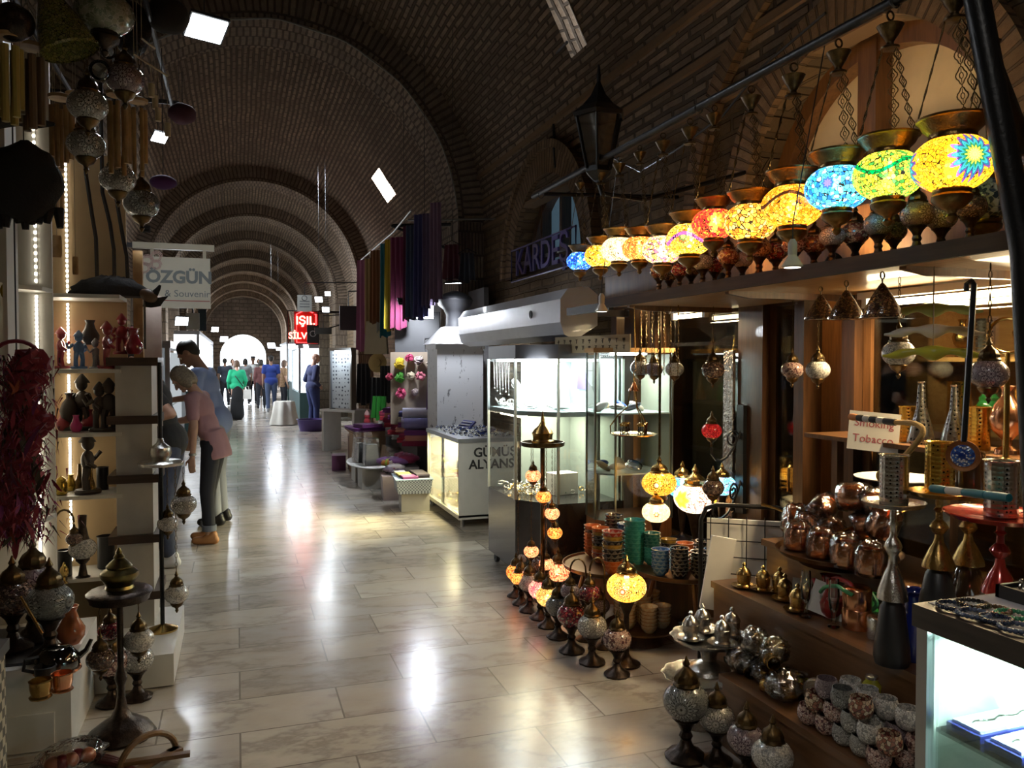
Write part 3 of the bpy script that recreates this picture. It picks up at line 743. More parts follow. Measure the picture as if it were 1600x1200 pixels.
# ---- small lamps
def small_globe(r, h, ro, ri, n=24): return globe_mesh(r, h, ro, ri, n, 'globe', 10)
SG, s0, s1 = small_globe(.06, .05, .03, .03)
finial = [(.033, 0), (.035, .006), (.030, .012), (.031, .020), (.024, .034), (.012, .044), (.007, .052), (.010, .058), (.006, .066), (.002, .078), (0, .080)]
DOME = MB().lathe(finial, 20, (0, 0, s1 - .003), flute=(10, .04)).mesh('dome_cap')
FOOT = MB().lathe([(0, -.150), (.052, -.150), (.054, -.142), (.046, -.134), (.030, -.126), (.018, -.114), (.013, -.100), (.018, -.090), (.013, -.078), (.020, -.062), (.031, -.048), (.036, s0 - .002), (.030, s0 + .004)], 20, flute=(8, .04)).mesh('foot')
HCUP = MB().lathe([(.031, s0 + .004), (.033, s0 - .003), (.024, s0 - .018), (.010, s0 - .026), (.006, s0 - .034), (.009, s0 - .040), (.003, s0 - .052), (0, s0 - .054)], 18).mesh('bottom_finial')
SBULB = MB().ell((0, 0, 0), (.014, .014, .018), 10, 8).mesh('bulb')
def snow(name, light_c, dark_c, k=4, n=12, size=.040, scale=150, chips=None):
    out = [q * .62 for q in light_c]
    return mosaic(name, chips or [out, [q * .8 for q in out], [q * 1.15 for q in out]], dark_c, 260, 0, (k, n, size, [(0, light_c), (.3, [q * .9 for q in light_c]), (.6, light_c), (.92, out)]), .05, rg=.06, ring=(3.2, .26, .30))
UN = {
 'white with black snowflakes': snow('unlit white black flake', (.66, .64, .60), (.02, .02, .02)),
 'grey with dark tree pattern': snow('unlit grey tree', (.36, .37, .36), (.015, .02, .02), 3, 18, .046),
 'dull violet with white flowers': snow('unlit violet', (.42, .34, .36), (.05, .02, .04), 4, 10),
 'purple-red': mosaic('unlit purple red', [(.25, .03, .06), (.4, .06, .08), (.12, .02, .05), (.5, .35, .3)], (.02, .01, .01), 110),
 'brown and cream diamonds': mosaic('unlit brown cream', [(.5, .36, .24), (.62, .5, .36), (.2, .06, .05), (.3, .12, .08)], (.05, .03, .02), 90),
 'white speckled': mosaic('unlit white speckle', [(.7, .68, .62), (.6, .58, .54), (.75, .74, .7), (.3, .3, .3)], (.25, .24, .22), 170),
 'pinkish with dark chips': mosaic('unlit pink', [(.55, .38, .33), (.6, .45, .4), (.12, .05, .06), (.5, .3, .26)], (.1, .06, .05), 130),
 'smoky brown': mosaic('unlit smoky', [(.12, .08, .06), (.2, .12, .09), (.08, .05, .05), (.3, .2, .15)], (.02, .015, .01), 120),
}
def lit_small(name, pal, st=.6, sc=120, fl=None): return mosaic(name, pal, (.05, .02, .01), sc, st, fl, .05, .12)
LT = {
 'orange': lit_small('small lit orange', [(1., .30, .06), (1., .40, .10), (.5, .08, .02), (1., .5, .18)], .55, 130),
 'pink': lit_small('small lit pink', [(.95, .25, .3), (1., .4, .4), (.85, .15, .25), (1, .6, .55)], .45),
 'red': lit_small('small lit red', [(.6, .03, .03), (.8, .06, .04), (.4, .02, .02)], .35),
 'pale gold': lit_small('small lit gold', [(1., .6, .2), (.9, .45, .13), (1., .7, .35), (.5, .3, .1)], .45),
 'salmon': lit_small('small lit salmon', [(1., .38, .20), (1., .46, .28), (.5, .10, .05), (1, .55, .36)], .5, 140, (4, 6, .026, [(0, (.35, .05, .03)), (.4, (1, .5, .3)), (.75, (.5, .1, .05))])),
}
TABLE = [('foot', FOOT, DARKBASE), ('globe', SG, None), ('dome_cap', DOME, BRONZE)]
HANG = [('globe', SG, None), ('dome_cap', DOME, BRONZE), ('bottom_finial', HCUP, BRONZE)]
SHELF_Z = 1.967
def table_lamp(label, loc, mat, s=1., group=None, lit=None, name='mosaic_table_lamp', e=.35):
    t = spawn(TABLE, name, label, 'lamp', (loc[0], loc[1], loc[2] + .150 * s), R.uniform(0, 6), group, s, {'globe': mat})
    if lit:
        obj('bulb', SBULB, BULBM['warm'], t, (0, 0, -.006)); light('lamp_bulb', 'POINT', (loc[0], loc[1], loc[2] + .145 * s), e, (1, .62, .3), .016)
    return t
def chain_simple(L, z0, r=.0022):
    b = MB(); n = max(2, int(L / .022))
    for i in range(n):
        c = z0 + L * (i + .5) / n; hl = L / n * .56
        a = i % 2
        b.tube([((.005 * math.cos(k * PI / 4)) * (1 - a), (.005 * math.cos(k * PI / 4)) * a, c + hl * math.sin(k * PI / 4)) for k in range(8)], r * .7, 4, closed=True)
    return b.mesh('chain')
def hang_lamp(label, loc, mat, L, s=1., group=None, lit=None, name='mosaic_pendant_lamp', hook=True, e=.25):
    t = spawn(HANG, name, label, 'lamp', loc, R.uniform(0, 6), group, s, {'globe': mat})
    z = s1 + .078
    if L > .01: obj('chain', chain_simple(L / s - .078 - s1, z - .004), BRONZE, t)
    if lit:
        obj('bulb', SBULB, BULBM['warm'], t, (0, 0, -.004)); light('lamp_bulb', 'POINT', (loc[0], loc[1], loc[2]), e, (1, .6, .28), .016)
    return t
# small lamps standing on the long shelf: (u of the lamp, pattern, scale)
SH = [(1515, 'smoky brown', .85), (1470, 'white with black snowflakes', .9), (1432, 'dull violet with white flowers', .95), (1396, 'smoky brown', .8), (1372, 'grey with dark tree pattern', .9), (1336, 'brown and cream diamonds', .95), (1300, 'white with black snowflakes', .85),
      (1272, 'brown and cream diamonds', .9), (1240, 'pinkish with dark chips', .85), (1212, 'purple-red', .9), (1186, 'pinkish with dark chips', .95), (1160, 'white speckled', .85), (1138, 'brown and cream diamonds', .9), (1117, 'purple-red', .85), (1098, 'white with black snowflakes', .9), (1080, 'smoky brown', .9),
      (1062, 'purple-red', .8), (1046, 'smoky brown', .85), (1030, 'brown and cream diamonds', .9)]
for i, (u, k, s) in enumerate(SH):
    p = P(u, 400, X=2.22 + .10 * (i % 2))
    table_lamp('unlit %s lamp, %s along the long shelf' % (k, ORD[i]), (p.x, p.y, SHELF_Z), UN[k], s * .98, 'small lamps on the long shelf')
# white reflector bulbs on flex
def reflector(u, v, X, zt, label):
    p = P(u, v, X=X); t = thing('reflector_bulb', label, 'bulb', p)
    obj('reflector', MB().lathe([(.0, -.0), (.030, .0), (.037, .004), (.034, .012), (.020, .035), (.014, .045), (.014, .05)], 20), pbr('white bulb glass', (.75, .72, .62), .25), t)
    obj('lit_face', MB().lathe([(0, -.0015), (.029, -.001)], 20), emis('reflector face', (1, .9, .75), 3.), t)
    obj('holder', MB().lathe([(.0, .045), (.016, .045), (.017, .085), (.008, .1), (0, .1)], 14), OFFWHITE, t)
    obj('flex', MB().tube([(0, 0, .1), (.004, .004, .16), (XR - p.x, 0, zt - p.z)], .0022, 5), BLACKP, t)
reflector(1238, 418, 1.87, ZR - .02, 'white reflector bulb on a flex hanging below the orange wavy lamp')
reflector(940, 487, 1.90, ZR - .02, 'white reflector bulb on a flex hanging beside the white awning')
# ------------------------------------------------------------------ lamps on the floor in front of the shop
rows = [  # u, base v, pattern or lit key, lit?, scale, X
 (1058, 0, 'grey with dark tree pattern', 0, 1.45, None), ]
def floor_xy(u, v): p = P(u, v, Z=0); return p.x, p.y
FL = [(964, 1055, 'pinkish with dark chips', 0, 1.05), (925, 1036, 'white with black snowflakes', 0, 1.12), (893, 1018, 'purple-red', 0, 1.15), (872, 996, 'grey with dark tree pattern', 0, 1.05), (855, 978, 'pale gold', 1, 1.05), (843, 966, 'pink', 1, 1.05), (828, 955, 'white speckled', 0, 1.05), (816, 945, 'salmon', 1, 1.0), (806, 932, 'orange', 1, .95),
      (938, 984, 'dull violet with white flowers', 0, .82), (912, 962, 'brown and cream diamonds', 0, .82), (872, 940, 'salmon', 1, 1.15), (846, 920, 'smoky brown', 0, 1.0), (822, 908, 'white speckled', 0, 1.)]
def relax(pts, rad, c, R_, it=80):
    pts = [Vector((p[0], p[1])) for p in pts]; c = Vector((c[0], c[1]))
    for _ in range(it):
        for i in range(len(pts)):
            for j in range(i):
                d = pts[i] - pts[j]; m = rad[i] + rad[j] + .003
                if d.length < m: d = d.normalized() * (m - d.length) * .5 if d.length > 1e-6 else Vector((.01, 0)); pts[i] += d; pts[j] -= d
            d = pts[i] - c
            if d.length > R_ - rad[i]: pts[i] = c + d.normalized() * (R_ - rad[i])
    return pts
FP = relax([floor_xy(u, v) for u, v, k, l_, s in FL], [.064 * s * 1.18 for u, v, k, l_, s in FL], (1.8, 4.3), 9.)
for i, (u, v, k, lit, s) in enumerate(FL):
    x, y = FP[i]
    first = i < 9
    lab = ('%s %s lamp on the floor, %s in the %s row' % ('glowing' if lit else 'unlit', k, ORD[i if first else i - 9], 'front' if first else 'second'))
    table_lamp(lab, (x, y, 0), LT[k] if lit else UN[k], s * 1.18, 'table lamps on the shop floor', lit, e=.06)
# swan-neck lamps: a curved arm carries a hanging globe
def swan(label, x, y, zb, mat, H=.36, s=1., lit=False, reach=.09, ang=2.6, group='swan-neck lamps'):
    t = thing('swan_neck_lamp', label, 'lamp', (x, y, zb), ang, group)
    obj('foot', MB().lathe([(0, 0), (.055, 0), (.057, .008), (.045, .018), (.02, .03), (.012, .05), (.012, .07)], 18, flute=(8, .03)), DARKBASE, t)
    pts = [(0, 0, .06), (0, 0, H - .06)] + [(reach / 2 - reach / 2 * math.cos(PI * k / 8), 0, H - .06 + .07 * math.sin(PI * k / 8)) for k in range(1, 9)]
    obj('curved_arm', MB().tube(pts, .0055, 7), BRONZE, t)
    g = obj('globe', SG, mat, t, (reach, 0, H - .06 - (s1 + .08) * s)); g.scale = (s,) * 3
    obj('dome_cap', DOME, BRONZE, g); obj('bottom_finial', HCUP, BRONZE, g)
    if lit:
        obj('bulb', SBULB, BULBM['warm'], g); light('lamp_bulb', 'POINT', t.matrix_basis @ Vector((reach, 0, H - .06 - (s1 + .08) * s)), .5, (1, .6, .28), .016)
    return t
x, y = floor_xy(944, 1012); swan('tall swan-neck lamp with unlit red-brown globe behind the front row', x, y, 0, UN['purple-red'], .50, 1.0, ang=PI)
x, y = floor_xy(915, 1000); swan('swan-neck lamp with violet globe behind the purple-red lamp', x, y, 0, UN['dull violet with white flowers'], .46, .95, ang=PI - .3)
# big glowing amber lamp in front of the bowl table
c = P(979, 917, X=1.93)
t = thing('mosaic_table_lamp', 'large glowing golden mosaic lamp in front of the bowl table', 'lamp', c, .5, 'table lamps on the shop floor', 1.05)
GOLDL = mosaic('lit gold leaf', [(1., .58, .12), (1., .5, .08), (1., .66, .2), (.95, .54, .1)], (.05, .02, .0), 85, .5, (4, 9, .05, [(0, (1, .9, .7)), (.2, (.35, .08, .02)), (.38, (1, .75, .3)), (.55, (.3, .08, .02)), (.7, (1, .7, .2)), (.88, (.12, .05, .02))]), .05)
obj('globe', G, GOLDL, t); obj('dome_cap', DOME, BRASS, t, (0, 0, gz1 - s1 + .002)).scale = (1.5, 1.5, 1.2)
obj('foot', MB().lathe([(0, -c.z / 1.05), (.07, -c.z / 1.05), (.072, -c.z / 1.05 + .01), (.03, -c.z / 1.05 + .03), (.014, -c.z / 1.05 + .06), (.014, -.14), (.03, -.10), (.044, gz0)], 20), DARKBASE, t)
obj('bulb', BULB, BULBM['warm'], t, (0, 0, .01)); light('lamp_bulb', 'POINT', c + Vector((0, 0, .03)), 1.0, (1, .68, .3), .03)
# lamps in the bottom corner by the stepped counter
for u, v, k, s, lab in [(1072, 1098, 'grey with dark tree pattern', 1.55, 'large grey mosaic lamp with tree pattern at the corner of the low step'), (1120, 1122, 'white with black snowflakes', 1.2, 'white mosaic lamp with snowflakes before the low step'),
                        (1166, 1152, 'dull violet with white flowers', 1.2, 'violet mosaic lamp before the low step'), (1207, 1178, 'white speckled', 1.25, 'white speckled mosaic lamp before the low step')]:
    p = P(u, v, X=1.80 if u > 1100 else 1.70)
    t = table_lamp(lab, (p.x, p.y, max(0, p.z - .155 * s)), UN[k], s, 'lamps before the low step')
# cascading floor lamp: pole, pierced tray, dome and seven small glowing pendants
cx_, cy_ = 1.86, 4.80
t = thing('cascade_floor_lamp', 'bronze floor lamp stand hung with small glowing orange globes', 'floor lamp', (cx_, cy_, 0))
obj('foot', MB().lathe([(0, 0), (.15, 0), (.155, .012), (.12, .03), (.05, .045), (.025, .08), (.02, .12)], 24, flute=(8, .04)), DARKBASE, t)
obj('pole', MB().tube([(0, 0, .1), (0, 0, 1.06)], .015, 10), BRONZE, t)
tr = obj('pierced_tray', MB().lathe([(0, 1.055), (.13, 1.055), (.14, 1.06), (.142, 1.085), (.136, 1.085), (.13, 1.065), (0, 1.062)], 28, flute=(14, .01)), BRONZE, t)
obj('dome', MB().lathe([(.0, 1.06), (.07, 1.062), (.072, 1.09), (.062, 1.10), (.064, 1.125), (.07, 1.14), (.055, 1.165), (.03, 1.185), (.014, 1.21), (.012, 1.23), (.004, 1.27), (0, 1.29)], 24, flute=(10, .03)), BRASS, t)
for i, (u, v) in enumerate([(827, 741), (845, 774), (860, 801), (866, 832), (831, 862), (812, 905), (858, 884)]):
    a = [-2.7, -2.0, -1.2, -.6, -2.4, 2.9, 1.2][i]
    pz = P(u, v, X=cx_).z; q = P(u, v, Y=cy_ - .02)
    lx, ly = cx_ + .125 * math.cos(a), cy_ + .125 * math.sin(a)
    dx = q.x; lz = q.z
    hang_lamp('small glowing orange globe, %s down the bronze stand' % ORD[i], (min(max(dx, cx_ - .17), cx_ + .17), cy_ - .09 + .02 * i, lz), LT['orange' if i % 2 else 'salmon'], max(.1, 1.055 - lz), .82, 'small globes on the bronze floor stand', True, e=.05)

# ------------------------------------------------------------------ bowls in stacks
BOWL = MB().lathe([(0, .004), (.026, .004), (.028, 0), (.030, .004), (.046, .022), (.053, .046), (.055, .050), (.052, .050), (.043, .024), (.026, .010), (0, .009)], 28).mesh('bowl')
def glaze(name, a, b, sc=55):
    if name in MC: return MC[name]
    t = T(name); co = t.coord(); x, y, z = t.sep(co)
    ph = y.fn('ARCTAN2', x)
    pat = ((ph * 9).fn('SINE') * .008 + z - .028).fn('ABSOLUTE') < .006
    rim = z > .046
    c = t.mix(pat * .35 + rim * .65, t.mix(t.noise(co, 60, 3), a, [q * .7 for q in a]), b)
    MC[name] = t.end(t.bsdf(Base_Color=c, Roughness=.16, Coat_Weight=.7)); return MC[name]
GL = {'teal': glaze('teal glaze', (.03, .26, .25), (.08, .42, .38)), 'orange': glaze('orange glaze', (.62, .14, .03), (.75, .3, .1)), 'black': glaze('black glaze', (.015, .015, .02), (.45, .40, .32)), 'blue': glaze('blue glaze', (.04, .12, .32), (.3, .42, .55)), 'red': glaze('red glaze', (.45, .05, .03), (.7, .6, .5)),
      'ochre': glaze('ochre glaze', (.5, .3, .05), (.15, .08, .03)), 'dark green': glaze('dark green glaze', (.02, .13, .12), (.1, .3, .26)), 'white': glaze('white glaze', (.72, .62, .42), (.55, .28, .12))}
def bowl_stack(x, y, z, cols, s, where, group, step=.021, flip=False):
    n = len(cols)
    for k, c in enumerate(cols):
        single(BOWL, 'bowl', '%s bowl, %s from the top of the %s' % (c, ORD[n - 1 - k], where), 'bowl', GL[c], (x + R.uniform(-.0006, .0006), y + R.uniform(-.0006, .0006), z + k * step * s), R.uniform(0, 6), group, s)
def round_table(label, x, y, ztop, r, mat, legs=3):
    t = thing('round_table', label, 'table', (x, y, 0))
    obj('table_top', MB().lathe([(0, ztop - .018), (r - .01, ztop - .018), (r + .004, ztop - .01), (r + .012, ztop + .012), (r + .006, ztop + .012), (r - .004, ztop), (0, ztop)], 36), mat, t)
    for k in range(legs):
        a = 2 * PI * k / legs + .4
        obj('leg', MB().tube([(r * .9 * math.cos(a), r * .9 * math.sin(a), 0), (r * .55 * math.cos(a), r * .55 * math.sin(a), ztop - .018)], .014, 7), WOODM, t)
    return t
TRAYM = pbr('dark copper tray', (.22, .12, .06), .3, .9, bump=.2)
p1 = P(958, 878, X=2.17); z1 = P(958, 896, X=2.17).z
round_table('low round copper table crowded with orange, black and teal bowl stacks', p1.x, p1.y, .36, .30, TRAYM)
STK = [(921, 880, ['orange'] * 6 + ['black', 'orange'], 'orange stack at the table edge', 1.0), (936, 862, ['black'] * 6 + ['red'], 'stack behind the orange one', .9), (936 + 2, 889, ['orange', 'red', 'orange', 'ochre', 'black', 'black', 'black', 'ochre', 'orange'], 'mixed orange and black stack', 1.),
       (970, 892, ['orange', 'orange', 'black', 'black', 'black', 'ochre', 'black', 'ochre', 'red'], 'front stack with a red bowl on top', 1.15), (955, 868, ['black'] * 8 + ['black', 'black'], 'tall black stack', 1.1), (972, 868, ['black'] * 6 + ['blue', 'blue'], 'stack with blue bowls on top', 1.15), (1004, 880, ['teal'] * 11, 'tall teal stack', 1.2)]
qq = [P(u, v, X=p1.x + {880: 0, 862: .16, 889: -.06, 892: -.12, 868: .12}[v]) for u, v, cols, wh, s in STK]
qq = relax(qq, [.0555 * s for u, v, c, w, s in STK], p1, .288)
for q, (u, v, cols, wh, s) in zip(qq, STK): bowl_stack(q.x, q.y, .362, cols, s, wh, 'bowls on the copper table')
p2 = P(1066, 898, X=2.39)
round_table('low round dark table with blue, black and red bowl stacks', p2.x, p2.y, .42, .27, TRAYM)
ST2 = [(1018, 918, ['teal'] * 4 + ['dark green'] * 4, 'dark green stack', -.12), (1047, 922, ['blue'] * 6, 'blue stack', -.16), (1072, 922, ['black', 'black', 'ochre', 'orange'], 'short stack topped with orange', -.17), (1103, 924, ['black'] * 7, 'black stack at the front', -.19),
       (1070, 900, ['red', 'red', 'red', 'black', 'orange', 'orange'], 'red stack', .0), (1093, 898, ['black'] * 5 + ['blue'], 'dark stack with a blue top', -.02), (1117, 905, ['black'] * 6, 'dark stack at the far edge', -.08), (1044, 896, ['black'] * 4 + ['ochre'], 'black stack with an ochre top', .03), (1099, 885, ['black'] * 7, 'dark stack at the back', .1)]
qq = relax([P(u, v, X=p2.x + dx) for u, v, c, w, dx in ST2], [.053] * len(ST2), p2, .258)
for q, (u, v, cols, wh, dx) in zip(qq, ST2):
    bowl_stack(q.x, q.y, .423, cols, .94, wh, 'bowls on the dark table')
p3 = P(1003, 990, X=2.18)
t = thing('round_tray', 'low round tray stacked with white painted bowls on the floor', 'tray', (p3.x, p3.y, 0))
obj('tray_plate', MB().lathe([(0, .085), (.20, .085), (.215, .10), (.21, .10), (.198, .092), (0, .092)], 32), TRAYM, t)
obj('stand', MB().lathe([(.0, 0), (.13, 0), (.10, .085), (0, .085)], 24), WOODD, t)
for k, (dx, dy, n) in enumerate([(-.10, -.02, 6), (-.02, -.12, 6), (.09, -.07, 5), (.02, .02, 7), (-.07, .11, 6), (.10, .07, 7)]):
    bowl_stack(p3.x + dx, p3.y + dy, .093, ['white'] * n, .95, 'white stack %s' % ['by the swan-neck lamp', 'at the tray front', 'at the counter side', 'in the middle', 'by the table leg', 'at the tray rear'][k], 'white bowls on the floor tray')

# ------------------------------------------------------------------ glowing lamps beyond the bowls
def stand_lamp(u, v, w, X, mat, label, bulbc, e, zbase):
    c = P(u, v, X=X); D = -(CM.inverted() @ (c - Vector((0, 0, EYE)))).z; s = w / F * D / .2
    t = thing('mosaic_stand_lamp', label, 'lamp', c, R.uniform(0, 1), 'glowing lamps behind the bowls', s)
    obj('globe', G, mat, t); obj('dome_cap', DOME, BRASS, t, (0, 0, gz1 - s1 * 1.3)).scale = (1.6, 1.6, 1.3)
    L = (c.z - zbase) / s
    obj('foot', MB().lathe([(0, -L), (.07, -L), (.072, -L + .008), (.03, -L + .02), (.013, -L + .04), (.013, min(-.14, -L + .05)), (.03, -.10), (.044, gz0)], 18), DARKBASE, t)
    obj('bulb', BULB, BULBM[bulbc], t); light('lamp_bulb', 'POINT', c + Vector((0, 0, .005)), e, (1, .68, .32) if bulbc == 'warm' else (.9, .95, 1.), .03 * s)
M1 = mosaic('lit orange tiger', [(1., .5, .08), (1., .62, .15), (.95, .4, .04)], (.08, .02, .0), 70, .5, (4, 10, .07, [(0, (1, .8, .4)), (.2, (.12, .03, .0)), (.34, (1., .6, .1)), (.5, (.15, .04, 0)), (.64, (1., .5, .06)), (.82, (.15, .04, 0)), (.92, (1., .55, .08))]))
M2 = mosaic('lit white orange star', [(1, .95, .9), (1, .9, .82), (.9, .85, .9)], (.35, .15, .1), 55, .7, (3, 6, .055, [(0, (1, .65, .1)), (.25, (1, .45, .05)), (.62, (1., .5, .1)), (.8, (.9, .55, .45))]), clear=.35)
M3 = mosaic('lit aqua', [(.15, .6, .65), (.5, .8, .85), (.2, .45, .75), (.3, .25, .65), (.1, .5, .55)], (.05, .08, .1), 70, .5)
M4 = mosaic('lit cream dots', [(1, .82, .5), (1, .86, .58), (1, .8, .45)], (.5, .35, .15), 60, .5, (4, 6, .03, [(0, (.9, .6, .2)), (.35, (.18, .05, .04)), (.7, (.9, .7, .4))]), thin=.02)
c = P(1030, 755, X=2.50); big_s = 54 / F * -(CM.inverted() @ (c - Vector((0, 0, EYE)))).z / .2
t = thing('mosaic_pendant_lamp', 'glowing orange and black mosaic lamp above the cream one', 'lamp', c, .5, 'glowing lamps behind the bowls', big_s); obj('globe', G, M1, t); obj('dome_cap', DOME, BRASS, t, (0, 0, gz1 - s1 * 1.3)).scale = (1.6, 1.6, 1.3)
obj('bottom_finial', cup, DARKBASE, t); obj('hanging_cord', MB().tube([(0, 0, .16), (0, 0, (1.93 - c.z) / big_s)], .008, 5), BRONZE, t); obj('bulb', BULB, BULBM['warm'], t); light('lamp_bulb', 'POINT', c, .7, (1, .68, .32), .025)
stand_lamp(1086, 778, 66, 2.74, M2, 'glowing white mosaic lamp with orange star flowers', 'warm', 1.6, .42)
stand_lamp(1066, 760, 50, 2.80, M3, 'glowing aqua mosaic lamp behind the white one', 'cool', 1.2, .42)
stand_lamp(1128, 758, 44, 2.82, M3, 'glowing aqua mosaic lamp beside the dark post', 'cool', .8, .42)
stand_lamp(1025, 800, 44, 2.45, M4, 'glowing cream mosaic lamp with dark flower medallions', 'warm', .3, .42)
t = thing('display_plinth', 'dark box plinth carrying the glowing stand lamps behind the bowls', 'plinth', (2.66, 4.48, 0))
obj('plinth_body', MB().bx(-.26, .24, -.20, .20, 0, .419), WOODD, t, smooth=False)
# iron wall sconces with scroll arms on the dark post
def sconce(u, v, X, mat, label, s=1.):
    c = P(u, v, X=X); t = thing('scroll_sconce', label, 'wall lamp', c, 0, 'iron scroll wall lamps', s)
    obj('globe', SG, mat, t); obj('dome_cap', DOME, BRONZE, t); obj('cup', HCUP, BRONZE, t)
    w = (XF - .07 - c.x) / s; L = P(1160, v, X=XF - .06).y - c.y
    ex, ey = XF - .06 - c.x, (4.12 - c.y)
    pts = [(0, 0, -.10), (.0, .0, -.14)] + [(ex * q / s, ey * q / s, (-.16 - .05 * math.sin(PI * q) + .17 * q * q)) for q in (.15, .3, .5, .7, .85, 1.)]
    obj('scroll_arm', MB().tube(pts, .008, 7), BLACKMETAL, t)
    mid = Vector(pts[5]); d = Vector((ex, ey, 0)).normalized()
    sp = [mid + (d * math.cos(a) + Vector((0, 0, 1)) * math.sin(a)) * (.055 - .004 * a) + Vector((0, 0, .06)) for a in [k * .55 for k in range(17)]]
    obj('scroll', MB().tube(sp, .006, 6), BLACKMETAL, t)
    obj('backplate', MB().box((ex / s, ey / s, -.02), (.03, .07, .34)), BLACKMETAL, t)
sconce(1112, 673, 2.66, LT['red'], 'iron scroll wall lamp with a red globe', .98)
sconce(1114, 762, 2.56, UN['smoky brown'], 'iron scroll wall lamp with a dark brown globe', 1.05)
# pierced bronze strip up the post
obj_ = obj('pierced_strip', MB().box((0, 0, 0), (.02, .10, 1.3)), pbr('hammered pewter', (.18, .15, .13), .25, .9, bump=1., bscale=45, bdist=.02), None, (XF - .07, 4.24, 1.02)); tag(obj_, 'hammered pewter strip hung down the dark post', 'ornament')
# ------------------------------------------------------------------ goods on the stepped counter
def wavy_wrap(r, h, seed, n=20):
    rr = random.Random(seed); b = MB()
    prof = [(.0, -.006), (r * 1.05, -.004), (r * 1.10, h * .3), (r * 1.07, h * .8), (r * .8, h * 1.12), (r * .35, h * 1.2), (0, h * 1.18)]
    b.lathe(prof, n)
    b.v = [p * (1 + rr.uniform(-.07, .07)) for p in b.v]; return b.mesh('plastic_wrap', ang=3.)
# copper pots with long handles, each wrapped in clear plastic, heaped on a tray
POT = MB().lathe([(0, 0), (.042, 0), (.048, .006), (.050, .035), (.046, .070), (.040, .082), (.046, .090), (.044, .090), (.037, .082), (.044, .05), (.044, .008), (0, .005)], 24).mesh('pot_body')
HAN = MB().tube([(.045, 0, .075), (.09, 0, .088), (.15, 0, .10)], [.006, .005, .008], 7).mesh('handle')
WR = [wavy_wrap(.05, .092, k) for k in range(4)]
ct = P(1310, 858, X=2.44)
t = thing('round_tray', 'round dark tray heaped with wrapped copper pots', 'tray', (2.44, ct.y, .73))
obj('tray_plate', MB().lathe([(0, .04), (.24, .04), (.262, .062), (.257, .062), (.24, .047), (0, .047)], 32), TRAYM, t)
obj('tray_foot', MB().lathe([(0, 0), (.16, 0), (.12, .02), (.14, .04), (0, .04)], 24), TRAYM, t)
PT = [(1248, 842, 0, 0, 1), (1284, 850, 0, 0, 1), (1322, 852, 0, 0, 1), (1362, 848, 0, 0, 1), (1240, 818, .6, 2.2, .98), (1278, 795, 1.1, 1.9, 1), (1318, 765, 1.45, .3, 1.), (1352, 782, 1.2, 1.2, 1.05), (1300, 822, 1.4, 2.6, 1.), (1336, 815, 1.2, .9, 1.), (1372, 822, .5, .2, 1.), (1268, 828, .4, 2.9, 1.), (1350, 842, 0, 2, .95), (1302, 842, 0, 1, .95)]
for i, (u, v, tl, rz, s) in enumerate(PT):
    q = P(u, v, X=2.32 if i < 4 else (2.44 if i < 12 else 2.52))
    z = .778 if i < 4 or i > 11 else q.z - .03
    t = thing('copper_pot', 'wrapped copper coffee pot, %s in the heap' % ('%s along the bottom ring' % ORD[i] if i < 4 else ['leaning over the ring edge', 'lying tilted on the slope', 'topmost lying on its side', 'second highest lying on its side', 'lying in the middle', 'lying below the second highest', 'tilted beside the silver hookah', 'tilted above the first of the ring', 'upright behind the third', 'upright at the centre back'][i - 4]), 'pot', (q.x, q.y, z), (tl, 0, rz), 'wrapped copper pots', 1.15 * s)
    obj('pot_body', POT, COPPER, t)
    if i % 3 == 1: obj('handle', HAN, BRASS, t)
    obj('plastic_wrap', WR[i % 4], WRAP, t)
# lidded ornate cups on silver trays
CUP = MB().lathe([(0, 0), (.030, 0), (.032, .004), (.026, .010), (.030, .03), (.031, .052), (.033, .054), (.030, .056)], 20, flute=(12, .03)).mesh('cup_body')
LID = MB().lathe([(.032, .055), (.030, .062), (.020, .078), (.008, .085), (.005, .090), (.010, .097), (.004, .106), (0, .108)], 20, flute=(12, .03)).mesh('lid')
SAU = MB().lathe([(0, 0), (.035, 0), (.052, .006), (.055, .010), (.05, .009), (0, .004)], 24, flute=(10, .03)).mesh('saucer')
def lid_cup(label, x, y, z, mat, s, group):
    t = thing('lidded_cup', label, 'cup', (x, y, z), R.uniform(0, 6), group, s)
    obj('saucer', SAU, mat, t); obj('cup_body', CUP, mat, t, (0, 0, .005)); obj('lid', LID, mat, t, (0, 0, .005))
def fancy_tray(label, x, y, z, r, h, mat):
    t = thing('pedestal_tray', label, 'tray', (x, y, z))
    obj('tray_plate', MB().lathe([(0, h - .012), (r * .8, h - .008), (r, h + .016), (r * 1.02, h + .02), (r * .98, h + .02), (r * .8, h), (0, h - .004)], 40, flute=(12, .035)), mat, t)
    obj('pedestal', MB().lathe([(0, 0), (r * .6, 0), (r * .55, .02), (r * .2, .05), (r * .22, h * .6), (r * .5, h - .01), (0, h - .01)], 24), mat, t)
a = P(1108, 1000, X=1.96)
fancy_tray('scalloped silver tray on a pedestal carrying four lidded cups at the step corner', a.x, a.y, .235, .165, a.z - .235, SILVER)
fancy_tray('lower scalloped silver tray beneath the cup tray at the step corner', a.x - .03, a.y + .02, .0, .165, .20, SILVER)
for i, (dx, dy, lab) in enumerate([(-.075, .03, 'by the tray rim'), (.02, -.07, 'at the tray front'), (.03, .10, 'at the tray back'), (.125, .012, 'next to the plastic bundles')]):
    lid_cup('silver lidded cup on the scalloped tray, %s' % lab, a.x + dx, a.y + dy, a.z + .002, SILVER, 1.15, 'lidded cups on the scalloped tray')
